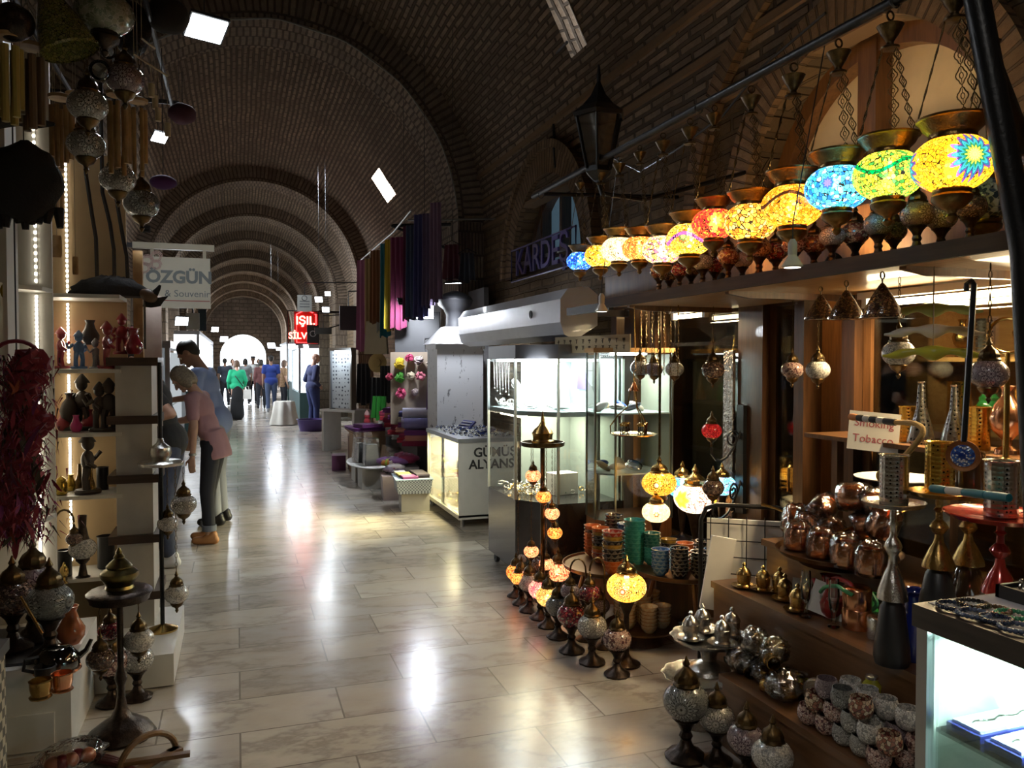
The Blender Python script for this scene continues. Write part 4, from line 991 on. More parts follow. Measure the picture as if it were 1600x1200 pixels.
for i, (u, v) in enumerate([(1162, 936), (1192, 945), (1218, 948), (1246, 950), (1226, 968), (1262, 962)]):
    q = P(u, v, X=2.22 + .05 * (i % 3))
    lid_cup('brass lidded cup on the middle step, %s from the rack' % ORD[i], q.x, q.y, .552, BRASS, 1.05, 'brass lidded cups on the middle step')
# plastic bundles of silver cups
for i, (u, v, dx) in enumerate([(1160, 1085, 0), (1196, 1070, .08), (1232, 1045, .1), (1180, 1045, .14), (1222, 1090, -.02), (1210, 1020, .2)]):
    q = P(u, v, X=1.99 + min(dx, .03)); rr = random.Random(i)
    z = .303 if i < 5 and dx < .12 else .40
    t = thing('wrapped_bundle', 'crumpled clear plastic bundle of silver cups, %s' % ['at the step end', 'second along the low step', 'third along the low step', 'lying on two others', 'at the low step edge', 'topmost of the bundles'][i], 'bundle', (q.x, q.y, z), rr.uniform(0, 6), 'plastic bundles on the low step', .85)
    w = MB().ell((0, 0, .055), (.095, .07, .058), 22, 14); w.v = [Vector((p.x * (1 + rr.uniform(-.16, .16)), p.y * (1 + rr.uniform(-.16, .16)), max(0, p.z * (1 + rr.uniform(-.12, .12))))) for p in w.v]
    obj('plastic_bag', w, WRAP, t, ang=3.)
    for k in range(4): obj('cup_body', CUP, SILVER if k % 3 else BRASS, t, (-.055 + .036 * k, rr.uniform(-.02, .02), .028), (PI / 2 * (k % 2), rr.uniform(-.4, .4), rr.uniform(0, 3)))
# mosaic candle holders
CH = MB().lathe([(0, 0), (.024, 0), (.034, .010), (.040, .028), (.039, .046), (.034, .060), (.033, .066), (.031, .066), (.032, .058), (.037, .044), (.037, .028), (.030, .010), (0, .004)], 24).mesh('candle_holder')
kk = list(UN); n = 0
CHM = [UN['white with black snowflakes'], UN['white speckled'], UN['pinkish with dark chips'], UN['dull violet with white flowers'], UN['brown and cream diamonds'], UN['grey with dark tree pattern']]
CHN = ['white and black', 'white speckled', 'pinkish', 'violet', 'cream and brown', 'grey']
for row, x in enumerate((1.938, 2.018, 2.095)):
    for lay in range(3 - (row == 2)):
        for j in range(6 - lay):
            if (row, lay, j) in ((0, 0, 5), (0, 2, 3)): continue
            y = 2.34 - .083 * j - .04 * lay - .03 * row; m = R.randrange(6)
            single(CH, 'candle_holder', '%s mosaic candle holder, %s of the %s layer in %s row' % (CHN[m], ORD[j], ['bottom', 'middle', 'top'][lay], ['the front', 'the middle', 'the back'][row]), 'candle holder', CHM[m], (x + R.uniform(-.006, .006), y, .302 + lay * .062), R.uniform(0, 6), 'heap of candle holders on the low step', 1.02)
            n += 1
# yellow ornaments and round lids at the head of the heap
for i, (u, v) in enumerate([(1253, 1085), (1296, 1072), (1362, 1060)]):
    q = P(u, v, X=2.095); t = thing('yellow_glass_jar', 'small yellow-green glass jar %s' % ['beside the plastic bundles', 'by the silver lid', 'behind the candle holders'][i], 'jar', (q.x, q.y, .302 if i < 2 else .43), 0, 'yellow glass jars')
    obj('jar_body', MB().lathe([(0, 0), (.022, 0), (.032, .015), (.032, .04), (.02, .055), (.02, .062), (.017, .06), (.027, .04), (.027, .015), (0, .006)], 20), pbr('yellow green glass', (.35, .33, .02), .1, coat=.8), t)
    obj('lid', MB().lathe([(0, .06), (.022, .06), (.022, .07), (0, .073)], 16), SILVER, t)
for i, (u, v) in enumerate([(1276, 1066), (1318, 1058)]):
    q = P(u, v, X=2.06); t = single(MB().lathe([(0, 0), (.05, 0), (.052, .006), (.046, .008), (.044, .012), (.03, .013), (0, .012)], 28).mesh('metal_lid'), 'metal_lid', 'round silver lid leaning on edge %s' % ['beside the yellow jar', 'behind the yellow jar'][i], 'lid', SILVER, (q.x, q.y, .302 + .05), (0, -PI / 2 + .2, .5), 'leaning silver lids')
# tall clear glasses and brass drum boxes
for i, (u, v) in enumerate([(1258, 1030), (1302, 1020)]):
    q = P(u, v, X=2.20 + .02 * i)
    single(MB().lathe([(0, 0), (.022, 0), (.024, .004), (.008, .014), (.008, .05), (.018, .08), (.022, .13), (.019, .19), (.018, .19), (.021, .13), (.016, .08), (0, .055)], 20).mesh('tall_glass'), 'tall_glass', 'tall clear stem glass %s the white card' % ['before', 'beside'][i], 'glass', GLASSW, (q.x, q.y, .552), 0, 'tall clear glasses')
def card(label, u, v, X, w, h, txt, rot, col=(.35, .06, .08), mat=PAPER, z=None, ts=.02):
    q = P(u, v, X=X); t = thing('price_card', label, 'card', q if z is None else (q.x, q.y, z), rot)
    obj('card_sheet', MB().box((0, 0, h / 2), (w, .0015, h)), mat, t, smooth=False)
    lines = txt.split('\n')
    for i, l in enumerate(lines):
        if l: obj('lettering', text_mb(l, ts, .0003), pbr('ink %s' % str(col), col, .7), t, (0, -.0014, h * (1 - (i + .75) / (len(lines) + .5))), (PI / 2, 0, 0), smooth=False)
    return t
card('white price card with faded red writing propped on the middle step', 1288, 1030, 2.26, .16, .13, '', (-.3, .25, -.95), z=.56)
card('small grey handwritten card on the middle step beside the lidded cups', 1252, 905, 2.30, .08, .10, '', (-.2, 0, -.9), mat=pbr('grey card', (.30, .27, .22), .8), z=.56)
tb = card('white card with handwritten red Tobacco lettering in the shop window', 1362, 705, 2.615, .21, .17, 'Smoking\nTobacco', (-.05, .06, -1.0), (.45, .10, .12), ts=.048)
DRUM = MB().lathe([(0, 0), (.048, 0), (.05, .004), (.05, .07), (.047, .074), (.04, .08), (0, .083)], 28).mesh('drum_box')
for i, (u, v, dz) in enumerate([(1338, 1008, 0), (1338, 975, .078), (1378, 1022, 0)]):
    q = P(u, v, X=2.30); single(DRUM, 'drum_box', 'round copper-coloured box %s' % ['under another one', 'stacked on another one', 'beside the clear flask'][i], 'box', [COPPER, COPPER, SILVER][i], (q.x if i != 1 else P(1338, 1008, X=2.30).x, q.y if i != 1 else P(1338, 1008, X=2.30).y, .552 + dz), 0, 'round boxes on the middle step', 1.1)
# round glass flask vase
q = P(1372, 1020, X=2.27); single(MB().lathe([(0, 0), (.05, 0), (.075, .02), (.082, .05), (.06, .085), (.025, .11), (.022, .22), (.028, .235), (.025, .235), (.019, .22), (.022, .112), (.056, .083), (.077, .05), (.07, .022), (0, .006)], 26).mesh('flask_vase'), 'flask_vase', 'clear glass flask vase with a long neck beside the round boxes', 'vase', GLASSW, (q.x + .06, q.y - .02, .552), 0)
# red/green hose coils and small red, green vases on the high step
def hose(label, pts, r, mat, group=None):
    P0 = Vector(pts[0]); b = MB(); N = 60
    # Catmull-Rom through the points
    pp = [Vector(p) - P0 for p in pts]; out = []
    for i in range(len(pp) - 1):
        a, b_, c, d = pp[max(i - 1, 0)], pp[i], pp[i + 1], pp[min(i + 2, len(pp) - 1)]
        for k in range(10):
            t_ = k / 10; out.append(.5 * ((2 * b_) + (c - a) * t_ + (2 * a - 5 * b_ + 4 * c - d) * t_ * t_ + (3 * b_ - a - 3 * c + d) * t_ ** 3))
    out.append(pp[-1]); b.tube(out, r, 8)
    o = obj('hookah_hose', b, mat, None, P0); return tag(o, label, 'hose', group)
REDG = pbr('red glass', (.35, .02, .02), .1, coat=.8); GRNG = pbr('green glass', (.03, .22, .05), .1, coat=.8); BLUG = pbr('cobalt glass', (.01, .02, .16), .08, coat=.9)
VASE = MB().lathe([(0, 0), (.032, 0), (.045, .02), (.048, .05), (.03, .085), (.022, .11), (.03, .14), (.034, .142), (.031, .14), (.019, .11), (.026, .085), (0, .02)], 22).mesh('vase')
OLG = pbr('olive glass', (.20, .22, .03), .12, coat=.8)
for i, (u, v, X, m, s, lab) in enumerate([(1293, 905, 2.36, REDG, .9, 'small red glass vase below the copper pots'), (1330, 915, 2.33, OLG, .8, 'small olive glass vase between the red vases'), (1338, 895, 2.37, REDG, .8, 'small red vase behind the olive one'), (1362, 893, 2.37, GRNG, .8, 'small dark green vase beside the silver hookah'),
                                         (1428, 985, 2.25, BLUG, 1.5, 'tall cobalt blue vase with white bands beside the glowing case'), (1300, 965, 2.30, REDG, 1.05, 'red glass vase behind the green hose')]):
    q = P(u, v, X=X); t = single(VASE, 'glass_vase', lab, 'vase', m, (q.x, q.y, .552), 0, 'coloured glass vases', (s, s, s * 1.15))
q = [P(1278, 918, X=2.28), P(1290, 905, X=2.26), P(1310, 925, X=2.24), P(1300, 945, X=2.24), P(1315, 958, X=2.26)]
hose('thin green hookah hose curling over the red vases', [P(1282, 925, X=2.24), P(1290, 917, X=2.22), P(1308, 916, X=2.22), P(1318, 922, X=2.22), P(1332, 930, X=2.24)], .008, pbr('green hose', (.05, .32, .12), .4), 'hookah hoses')
hose('thick red hookah hose curling below the copper pots', [P(1272, 905, X=2.30), P(1285, 930, X=2.28), P(1310, 938, X=2.26), P(1330, 915, X=2.28), P(1300, 906, X=2.3), P(1286, 950, X=2.26)], .010, pbr('red hose', (.42, .03, .03), .35), 'hookah hoses')
hose('dark green hose behind the round copper boxes', [P(1340, 930, X=2.36), P(1358, 925, X=2.36), P(1370, 945, X=2.36), P(1352, 960, X=2.34)], .008, pbr('dark green hose', (.02, .14, .06), .4), 'hookah hoses')
# ------------------------------------------------------------------ hookahs
def perf(name, c, sc=70):
    if name in MC: return MC[name]
    t = T(name); co = t.coord(); d = t.vor(co, sc, 'F1', 'Distance', .25)
    hole = d < .25
    MC[name] = t.end(t.bsdf(Base_Color=t.mix(hole, c, (.01, .01, .01)), Metallic=1. - 0., Roughness=.25, Normal=t.bump(d, .5, .003))); return MC[name]
PSIL, PGOLD = perf('pierced silver', (.55, .54, .52)), perf('pierced brass', (.75, .48, .10))
def hookah(label, u, v0, X, zb, zt, ztray, rt, mat, cyl, bodym, cw=.045, ch=.10):
    q = P(u, v0, X=X); H = zt - zb; t = thing('hookah', label, 'hookah', (q.x, q.y, zb), 0, 'hookahs on the counter'); k = ztray - zb
    obj('vase_base', MB().lathe([(0, 0), (.055, 0), (.06, .02), (.058, .06), (.04, k * .36), (.02, k * .42), (0, k * .42)], 24), bodym, t)
    obj('stem', MB().lathe([(.0, k * .40), (.052, k * .41), (.048, k * .46), (.03, k * .56), (.016, k * .62), (.013, k * .68), (.024, k * .71), (.03, k * .74), (.024, k * .77), (.012, k * .80), (.011, k * .86), (.018, k * .88), (.011, k * .9), (.012, k * .985), (0, k)], 24), mat, t)
    obj('ash_tray', MB().lathe([(0, k - .004), (rt * .9, k - .002), (rt, k + .012), (rt * .98, k + .014), (rt * .88, k + .003), (0, k + .004)], 32), mat, t)
    obj('wind_cover', MB().lathe([(cw - .003, k + .004), (cw, k + .006), (cw, k + .006 + ch), (cw + .004, k + .01 + ch), (cw - .001, k + .01 + ch), (cw - .005, k + .006 + ch), (cw - .005, k + .02)], 28), cyl, t)
    obj('bowl_pipe', MB().lathe([(0, k), (.013, k), (.013, k + .06), (.022, k + .085), (.02, k + .09), (0, k + .085)], 16), mat, t)
    return t
hookah('silver hookah with a pierced cylinder standing beside the copper pots', 1395, 900, 2.14, .553, 1.32, 1.105, .105, SILVER, PSIL, BLACKP, .047, .165)
hookah('brass hookah with a tall golden cylinder behind the teal pipe', 1466, 900, 2.24, .733, 1.32, 1.15, .10, BRASS, PGOLD, BLACKP, .046, .17)
hookah('dark hookah with a round bottle body hung with a blue eye disc', 1512, 900, 2.40, .733, 1.3, 1.13, .10, BRASS, pbr('brown bottle', (.06, .025, .01), .1, coat=.9), pbr('brown bottle', (.06, .025, .01), .1), .05, .15)
hookah('silver hookah with a pierced cylinder and red stem above the ring tray', 1562, 900, 2.20, .733, 1.28, 1.125, .16, pbr('red lacquered metal', (.40, .03, .02), .2, .3, coat=.8), PSIL, BLACKP, .047, .165)
q = P(1505, 712, X=2.10); t = thing('eye_charm', 'blue and white evil eye disc with a copper rim hanging before the dark hookah', 'charm', (q.x, q.y, q.z), face_cam_rot(-.85, -.5))
obj('copper_rim', MB().lathe([(.040, -.004), (.048, -.003), (.048, .004), (.040, .005), (.034, .006), (0, .0)], 28), COPPER, t)
obj('eye_disc', MB().lathe([(.035, .005), (.030, .009), (0, .011)], 28), mosaic('eye beads', [(.02, .06, .3), (.05, .15, .5), (.6, .65, .75)], (.02, .02, .1), 160), t)
obj('pupil', MB().lathe([(.010, .011), (.006, .013), (0, .0135)], 16), pbr('deep blue bead', (.01, .03, .2), .15), t)
obj('cord', MB().tube([(0, .045, 0), (.0, .30, -.02)], .004, 5), BLACKP, t)
def pipe_handle(label, p0, p1, cols, r=.016, tail=None):
    p0, p1 = Vector(p0), Vector(p1); d = p1 - p0; L = d.length; t = thing('hose_handle', label, 'pipe handle', p0, d.to_track_quat('Z', 'Y').to_euler(), 'hookah pipe handles')
    z = 0
    for f, c in cols:
        b = MB().lathe([(0, z), (r * .9, z + .002), (r, z + L * f * .5), (r * .9, z + L * f - .002), (0, z + L * f)], 14); obj('grip', b, c, t); z += L * f
    return t
TEAL = pbr('teal wrap', (.01, .14, .18), .45); BLKW = pbr('black wrap', (.015, .013, .013), .6); WHW = pbr('white wrap', (.6, .56, .5), .6); TANW = pbr('tan rope', (.45, .28, .09), .8, bump=1, bscale=90); ORW = pbr('orange tip', (.55, .2, .05), .5)
pipe_handle('teal and white hookah pipe handle lying across the trays', P(1455, 763, X=2.06), P(1578, 778, X=2.03), [(.22, TEAL), (.22, WHW), (.28, TEAL), (.28, TEAL)], .013)
pipe_handle('black and white striped hookah pipe handle above the tobacco card', P(1328, 651, X=2.28), P(1400, 660, X=2.28), [(.18, ORW), (.14, BLKW), (.14, WHW), (.16, BLKW), (.14, WHW), (.24, BLKW)], .014)
hose('tan rope-wrapped hookah hose arching from the striped handle to the silver hookah', [P(1400, 660, X=2.28), P(1430, 662, X=2.26), P(1442, 675, X=2.24), P(1425, 700, X=2.22), P(1400, 725, X=2.2), P(1374, 740, X=2.2), P(1378, 752, X=2.22)], .010, TANW, 'hookah hoses')
q = P(1392, 748, X=2.34); single(MB().lathe([(0, .0), (.08, .0), (.15, .012), (.153, .016), (.148, .016), (.08, .005), (0, .005)], 32).mesh('plate'), 'plate', 'white plate lying behind the silver hookah on the copper pots', 'plate', WHITE, (q.x + .03, q.y, q.z - .01), 0)
q = P(1395, 700, X=2.30)
# ------------------------------------------------------------------ folding rack with white paper bags
q = P(1180, 880, X=2.16)
t = thing('wire_rack', 'black tubular wire grid rack holding white paper bags', 'rack', (2.46, 3.46, .0), (0, 0, -.62))
w, h0, h1 = .23, .35, .85
obj('tube_frame', MB().tube([(-w, 0, 0), (-w, .02, h0), (-w + .0, .05, h1 - .08), (-w + .025, .055, h1 - .02), (-w + .08, .06, h1), (w - .08, .06, h1), (w - .025, .055, h1 - .02), (w, .05, h1 - .08), (w, .02, h0), (w, 0, 0)], .012, 8), BLACKMETAL, t)
g = MB()
for k in range(5): g.tube([(-w + .01, .02 + .0065 * k - .02, .42 + .085 * k), (w - .01, .02 + .0065 * k - .02, .42 + .085 * k)], .003, 5)
for k in range(5): g.tube([(-w + .05 + .09 * k, -.005, .40), (-w + .05 + .09 * k, .03, .80)], .003, 5)
obj('wire_grid', g, BLACKMETAL, t)
obj('back_legs', MB().tube([(-w, .05, h1 - .1), (-w, .13, 0)], .010, 7).tube([(w, .05, h1 - .1), (w, .13, 0)], .010, 7), BLACKMETAL, t)
b = MB().box((0, .045, .60), (.40, .03, .36), rotm(-.08)); o = obj('paper_bag', b, PAPER, None, t.location, t.rotation_euler, smooth=False); tag(o, 'white paper bags packed behind the wire grid', 'paper bag')
q = P(1136, 890, X=2.26); o = obj('hanging_paper_bag', MB().box((0, 0, 0), (.12, .02, .36), rotm(0, .16, 0)), PAPER, None, (q.x - .04, q.y + .02, q.z - .02), (0, 0, -.4), smooth=False); tag(o, 'long white paper bag hanging at the side of the wire rack', 'paper bag')
# ------------------------------------------------------------------ things hanging under the long shelf and behind it
SZ = 1.92
def hang_pend(label, u, v, X, k, s=1., name='mosaic_pendant_lamp', grp='unlit pendants under the long shelf', lit=None):
    c = P(u, v, X=X); return hang_lamp(label, c, UN[k], max(.12, SZ - c.z), s, grp, name=name)
for u, v, X, k, s, lab in [(1404, 552, 2.35, 'white speckled', 1.0, 'white speckled pendant with a dark cap under the shelf, behind the white bird shape'), (1545, 584, 2.30, 'dull violet with white flowers', 1.0, 'violet pendant under the shelf at the end by the leaning pole'),
                           (1278, 578, 2.6, 'white speckled', .95, 'white speckled pendant before the dark doorway'), (1238, 578, 2.6, 'pinkish with dark chips', .9, 'pinkish pendant before the dark doorway'),
                           (1000, 575, 2.45, 'white with black snowflakes', 1.05, 'white snowflake pendant at the shelf end beside the board of symbols'), (1022, 577, 2.5, 'dull violet with white flowers', .95, 'violet flower pendant in the cluster before the wooden pillar'), (1054, 577, 2.5, 'white speckled', .95, 'white speckled pendant in the cluster before the wooden pillar'), (1114, 578, 2.6, 'smoky brown', 1.1, 'brown pendant before the far vitrine')]:
    hang_pend(lab, u, v, X, k, s)
for i, u in enumerate((1002, 1010, 1019, 1029, 1038, 1048, 1060)):
    q = P(u, 480, X=2.38); o = obj('hanging_chain', chain_simple(.40, -.40, .003), BRASS, None, (q.x, q.y, SZ)); tag(o, 'long thin brass chain, %s in the row hung at the shelf end' % ORD[i], 'chain', 'brass chains at the shelf end')
# pierced conical bronze lanterns
CONE = MB().lathe([(.0, 0), (.062, .0), (.070, .004), (.070, .016), (.062, .02), (.055, .05), (.034, .10), (.012, .145), (.006, .155), (0, .158)], 24).mesh('cone_body')
CONEM = mosaic('pierced bronze', [(.10, .05, .03), (.16, .07, .04), (.06, .03, .02), (.22, .12, .05)], (.01, .008, .006), 110)
RINGC = MB().tube([(0, 0, .155), (0, 0, .175)], .003, 5).tube([(.016 * math.cos(k * PI / 8), 0, .19 + .016 * math.sin(k * PI / 8)) for k in range(16)], .003, 6, closed=True).mesh('ring')
for i, (u, v, X, s) in enumerate([(1378, 498, 2.18, 1.05), (1322, 500, 2.28, 1.0), (1282, 500, 2.36, .95)]):
    c = P(u, v, X=X); s2 = (SZ - c.z) / .206
    t = thing('cone_lantern', 'pierced conical bronze lantern on a ring under the shelf, %s from the doorway' % ORD[2 - i], 'lantern', c, .4, 'cone lanterns under the shelf', (s, s, s2)); obj('cone_body', CONE, CONEM, t); obj('hanging_ring', RINGC, BRONZE, t)
# carved stone bird-like shapes
def bird(u, v, X, col, label):
    c = P(u, v, X=X); t = thing('carved_bird', label, 'ornament', c, -.85, 'carved winged ornaments under the shelf'); b = MB()
    pts, rr = [], []
    for k in range(25):
        x = -1 + 2 * k / 24; pts.append((x * .155, 0, .007 * math.sin(abs(x) * 5.2) - .002 * x * x)); rr.append(.004 + .021 * max(0, (1 - x * x)) * (.75 + .35 * math.cos(x * 9)))
    b.tube(pts, rr, 10); obj('wings', b, col, t)
    obj('cord', MB().tube([(0, 0, .02), (0, 0, SZ - c.z)], .0016, 5), ROPE, t)
bird(1458, 485, 2.36, pbr('pale green stone', (.30, .38, .12), .3), 'pale green winged ornament highest under the fluorescent tube')
bird(1458, 518, 2.29, pbr('white stone', (.72, .68, .6), .3), 'white winged ornament between the green and yellow ones')
bird(1458, 552, 2.22, pbr('yellow stone', (.52, .50, .05), .3), 'yellow winged ornament lowest of the three')
# long black tobacco pipe hanging in front
q0, q1 = P(1522, 445, X=2.12), P(1506, 690, X=2.10)
o = obj('walking_cane', MB().tube([Vector((0, 0, 0)), (-.012, 0, .012), (-.03, .0, .0), (-.03, 0, -.02)], .008, 8).tube([(0, 0, 0)] + [((q1 - q0) * k / 8) for k in range(1, 9)], .009, 8), BLACKP, None, q0); tag(o, 'long black carved cane hanging in front of the shop window', 'cane')
# hanging brass tea tray with glasses
c = P(990, 680, X=2.12)
t = thing('hanging_tray', 'brass hanging tea tray with a bell-shaped top carrying gold-rimmed glasses', 'tray', c)
obj('tray_plate', MB().lathe([(0, 0), (.12, 0), (.135, .01), (.132, .01), (.12, .004), (0, .004)], 32), GOLD, t)
for k in range(3):
    a = 2 * PI * k / 3 + .5; ca, sa = math.cos(a), math.sin(a)
    obj('arm', MB().tube([(.128 * ca, .128 * sa, .005), (.132 * ca, .132 * sa, .05), (.09 * ca, .09 * sa, .11), (.035 * ca, .035 * sa, .16), (.02 * ca, .02 * sa, .26)], .0035, 6), GOLD, t)
obj('bell_top', MB().lathe([(.03, .25), (.027, .262), (.018, .275), (.012, .29), (.006, .30), (.0, .305)], 20), COPPER, t)
obj('hook', MB().tube([(0, 0, .30), (0, 0, .36), (.012, 0, .372), (.012, 0, .385), (0, 0, SZ - c.z)], .002, 5), BRASS, t)
for k in range(4):
    a = 2 * PI * k / 4 + .2; g = thing('tea_glass', 'gold-rimmed tea glass on the hanging tray, %s' % ['beside the front arm', 'towards the shop', 'at the rear', 'towards the corridor'][k], 'glass', c + Vector((.07 * math.cos(a), .07 * math.sin(a), .005)), 0, 'tea glasses on the hanging tray')
    obj('glass_body', MB().lathe([(0, 0), (.022, 0), (.024, .02), (.019, .04), (.025, .062), (.023, .062), (.017, .04), (.022, .02), (0, .006)], 20), GLASSW, g)
    obj('gold_rim', MB().lathe([(.0245, .05), (.0258, .063), (.0235, .064), (.0225, .05)], 20), GOLD, g)
# items on the shelves inside the vitrines
INM = [BRASS, GOLD, COPPER, SILVER, GLASSW, REDG, GRNG, pbr('amber glass', (.5, .2, .03), .1, coat=.8), BRONZE]
INN = ['brass', 'golden', 'copper', 'silver', 'clear glass', 'red glass', 'green glass', 'amber glass', 'bronze']
URN = MB().lathe([(0, 0), (.03, 0), (.028, .01), (.012, .02), (.012, .035), (.035, .06), (.042, .09), (.03, .125), (.014, .145), (.014, .16), (.02, .17), (.015, .172), (0, .165)], 18).mesh('urn')
JAR = MB().lathe([(0, 0), (.035, 0), (.04, .01), (.04, .08), (.03, .095), (.032, .105), (.02, .12), (.006, .128), (0, .14)], 18).mesh('jar')
TUBEJ = MB().lathe([(0, 0), (.036, 0), (.038, .004), (.038, .15), (.042, .155), (.036, .156), (.034, .02), (0, .01)], 20).mesh('pierced_cylinder')
BOT = MB().lathe([(0, 0), (.04, 0), (.042, .006), (.03, .06), (.014, .12), (.010, .19), (.014, .195), (0, .195)], 18).mesh('bottle')
def fill(zs, x, y0, y1, n, group, where, seed, big=1.):
    rr = random.Random(seed)
    for zi, z in enumerate(zs):
        for k in range(n):
            y = y0 + (y1 - y0) * (k + .5) / n; mi = rr.choice([0, 0, 1, 1, 2, 3, 4, 5, 7, 8, 0, 6]); me, nm = rr.choice([(URN, 'urn'), (JAR, 'lidded_jar'), (TUBEJ, 'pierced_cylinder'), (BOT, 'bottle')])
            if me is TUBEJ: mat = rr.choice([PSIL, PGOLD]); mn = 'silver' if mat is PSIL else 'golden'
            else: mat, mn = INM[mi], INN[mi]
            s = rr.uniform(.85, 1.15) * big
            single(me, nm, '%s %s, %s on the %s shelf %s' % (mn, nm.replace('_', ' '), ORD[k], ['lowest', 'second', 'third', 'highest'][zi], where), nm.split('_')[-1], mat, (x + rr.uniform(-.03, .03), y, z + .003), rr.uniform(0, 6), group, s)
fill((.62, .98, 1.32, 1.62), 3.22, 4.26, 5.16, 7, 'brassware behind the far vitrine', 'of the far vitrine', 1)
fill((.92, 1.28, 1.62), 3.36, 1.9, 3.1, 7, 'metalware behind the near vitrine', 'behind the bird shapes', 2, 1.25)
fill((.62, .98, 1.25, 1.6), 4.05, 3.4, 4.1, 5, 'ware seen through the doorway', 'seen through the doorway', 3)
# perforated silver cylinders and brass ware standing right behind the tobacco card, on a glass ledge
t = thing('window_ledge', 'narrow wooden ledge in the shop window behind the hookahs', 'ledge', (2.72, 2.5, 1.25)); obj('board', MB().bx(-.08, .22, -.9, .75, -.02, 0), WOODM, t, smooth=False)
for y in (-.85, 0, .7): obj('leg', MB().bx(.06, .10, y - .02, y + .02, -.515, -.02), WOODM, t, smooth=False)
for i, (u, me, m, s, lab) in enumerate([(1420, TUBEJ, PGOLD, 1.0, 'golden pierced cylinder on the window ledge behind the tobacco card'), (1440, BOT, PSIL, 1.35, 'silver pierced bottle on the window ledge under the yellow ornament'), (1492, BOT, PSIL, 1.3, 'silver pierced bottle on the window ledge beside the black cane'), (1530, TUBEJ, PGOLD, 1.1, 'golden pierced cylinder on the window ledge beside the violet pendant'), (1575, URN, COPPER, 1.5, 'copper urn on the window ledge at its outer end')]):
    q = P(u, 600, X=2.76); single(me, 'pierced_vessel', lab, 'vessel', m, (q.x, q.y, 1.251), 0, 'vessels on the window ledge', s)
# brass ring frame mirror by the edge
c = P(1575, 525, X=2.5); t = thing('brass_ring', 'round brass ring stand in the window near the end of the tube', 'ring', (c.x, c.y, 1.251), -.6)
obj('ring_frame', MB().tube([(.06 * math.cos(k * PI / 14), 0, c.z - 1.25 + .06 * math.sin(k * PI / 14)) for k in range(28)], .006, 8, closed=True), GOLD, t); obj('stem', MB().lathe([(0, 0), (.04, 0), (.035, .01), (.01, .02), (.008, c.z - 1.25 - .06), (0, c.z - 1.25 - .06)], 16), GOLD, t)

# ------------------------------------------------------------------ on the glowing case: bracelets, ring tray, necklace trays
def bracelet(i, u, v, col, name):
    c = P(u, v, Z=1.009); b = MB(); n = 20; r = .033
    for k in range(n): b.ell((r * math.cos(2 * PI * k / n), r * math.sin(2 * PI * k / n), 0), .0062, 8, 6)
    o = obj('bracelet', b, col, None, c); tag(o, name, 'bracelet', 'bead bracelets on the glowing case')
CB = {'dark blue': pbr('dark blue beads', (.02, .03, .06), .15, coat=.8), 'black': pbr('black beads', (.015, .015, .015), .15, coat=.8), 'blue grey': pbr('blue grey beads', (.09, .12, .2), .15, coat=.8), 'green': pbr('green beads', (.03, .22, .10), .15, coat=.8), 'brown': pbr('brown beads', (.12, .07, .04), .15, coat=.8)}
pad = MB().bx(0, .50, -.575, .60, 0, .002); o = obj('felt_pad', pad, pbr('pale grey felt', (.5, .5, .54), .9), None, (1.6 + .02, .93, 1.0), smooth=False); tag(o, 'pale grey felt pad under the bead bracelets', 'pad')
for i, (u, v, c) in enumerate([(1489, 946, 'dark blue'), (1519, 943, 'black'), (1521, 958, 'blue grey'), (1553, 953, 'brown'), (1556, 967, 'dark blue'), (1582, 960, 'green'), (1588, 980, 'blue grey')]):
    bracelet(i, u, v, CB[c], '%s bead bracelet, %s from the case corner' % (c, ORD[i]))
q = P(1565, 930, Z=1.01)
t = thing('ring_tray', 'black tray filled with rows of silver rings on the glowing case', 'tray', (1.98, 1.28, 1.0025), 0)
obj('tray_box', MB().bx(-.15, .16, -.22, .22, 0, .022).bx(-.16, -.15, -.23, .23, 0, .032).bx(.16, .17, -.23, .23, 0, .032).bx(-.16, .17, .22, .23, 0, .032).bx(-.16, .17, -.23, -.22, 0, .032), BLACKP, t, smooth=False)
RG = MB().tube([(.011 * math.cos(k * PI / 6), 0, .011 * math.sin(k * PI / 6)) for k in range(12)], .0022, 5, closed=True).ell((0, 0, .013), (.006, .005, .004), 8, 6).mesh('ring')
for r_ in range(5):
    for c_ in range(7):
        o = single(RG, 'silver_ring', 'silver ring, %s in the %s row of the black tray' % (ORD[c_], ORD[r_]), 'ring', SILVER, (1.98 - .12 + .06 * r_, 1.28 + .19 - .06 * c_, 1.0025 + .031), R.uniform(-.4, .4), 'rings in the black tray', 1.25)
for i in range(3):
    t = thing('necklace_tray', 'white padded necklace tray with a blue edge, %s inside the glowing case' % ORD[i], 'tray', (1.79, 1.445 - .105 * i, .701), (0, 0, .03), 'necklace trays in the glowing case')
    obj('edge', MB().bx(-.15, .17, -.046, .046, 0, .018), pbr('royal blue board', (.03, .04, .30), .5), t, smooth=False); obj('pad', MB().bx(-.14, .16, -.038, .038, .018, .026), WHITE, t, smooth=False)
    obj('necklace', MB().tube([(-.12 + .26 * k / 16, .006 * math.sin(k * 1.3), .0285) for k in range(17)], .002, 6), SILVER, t)
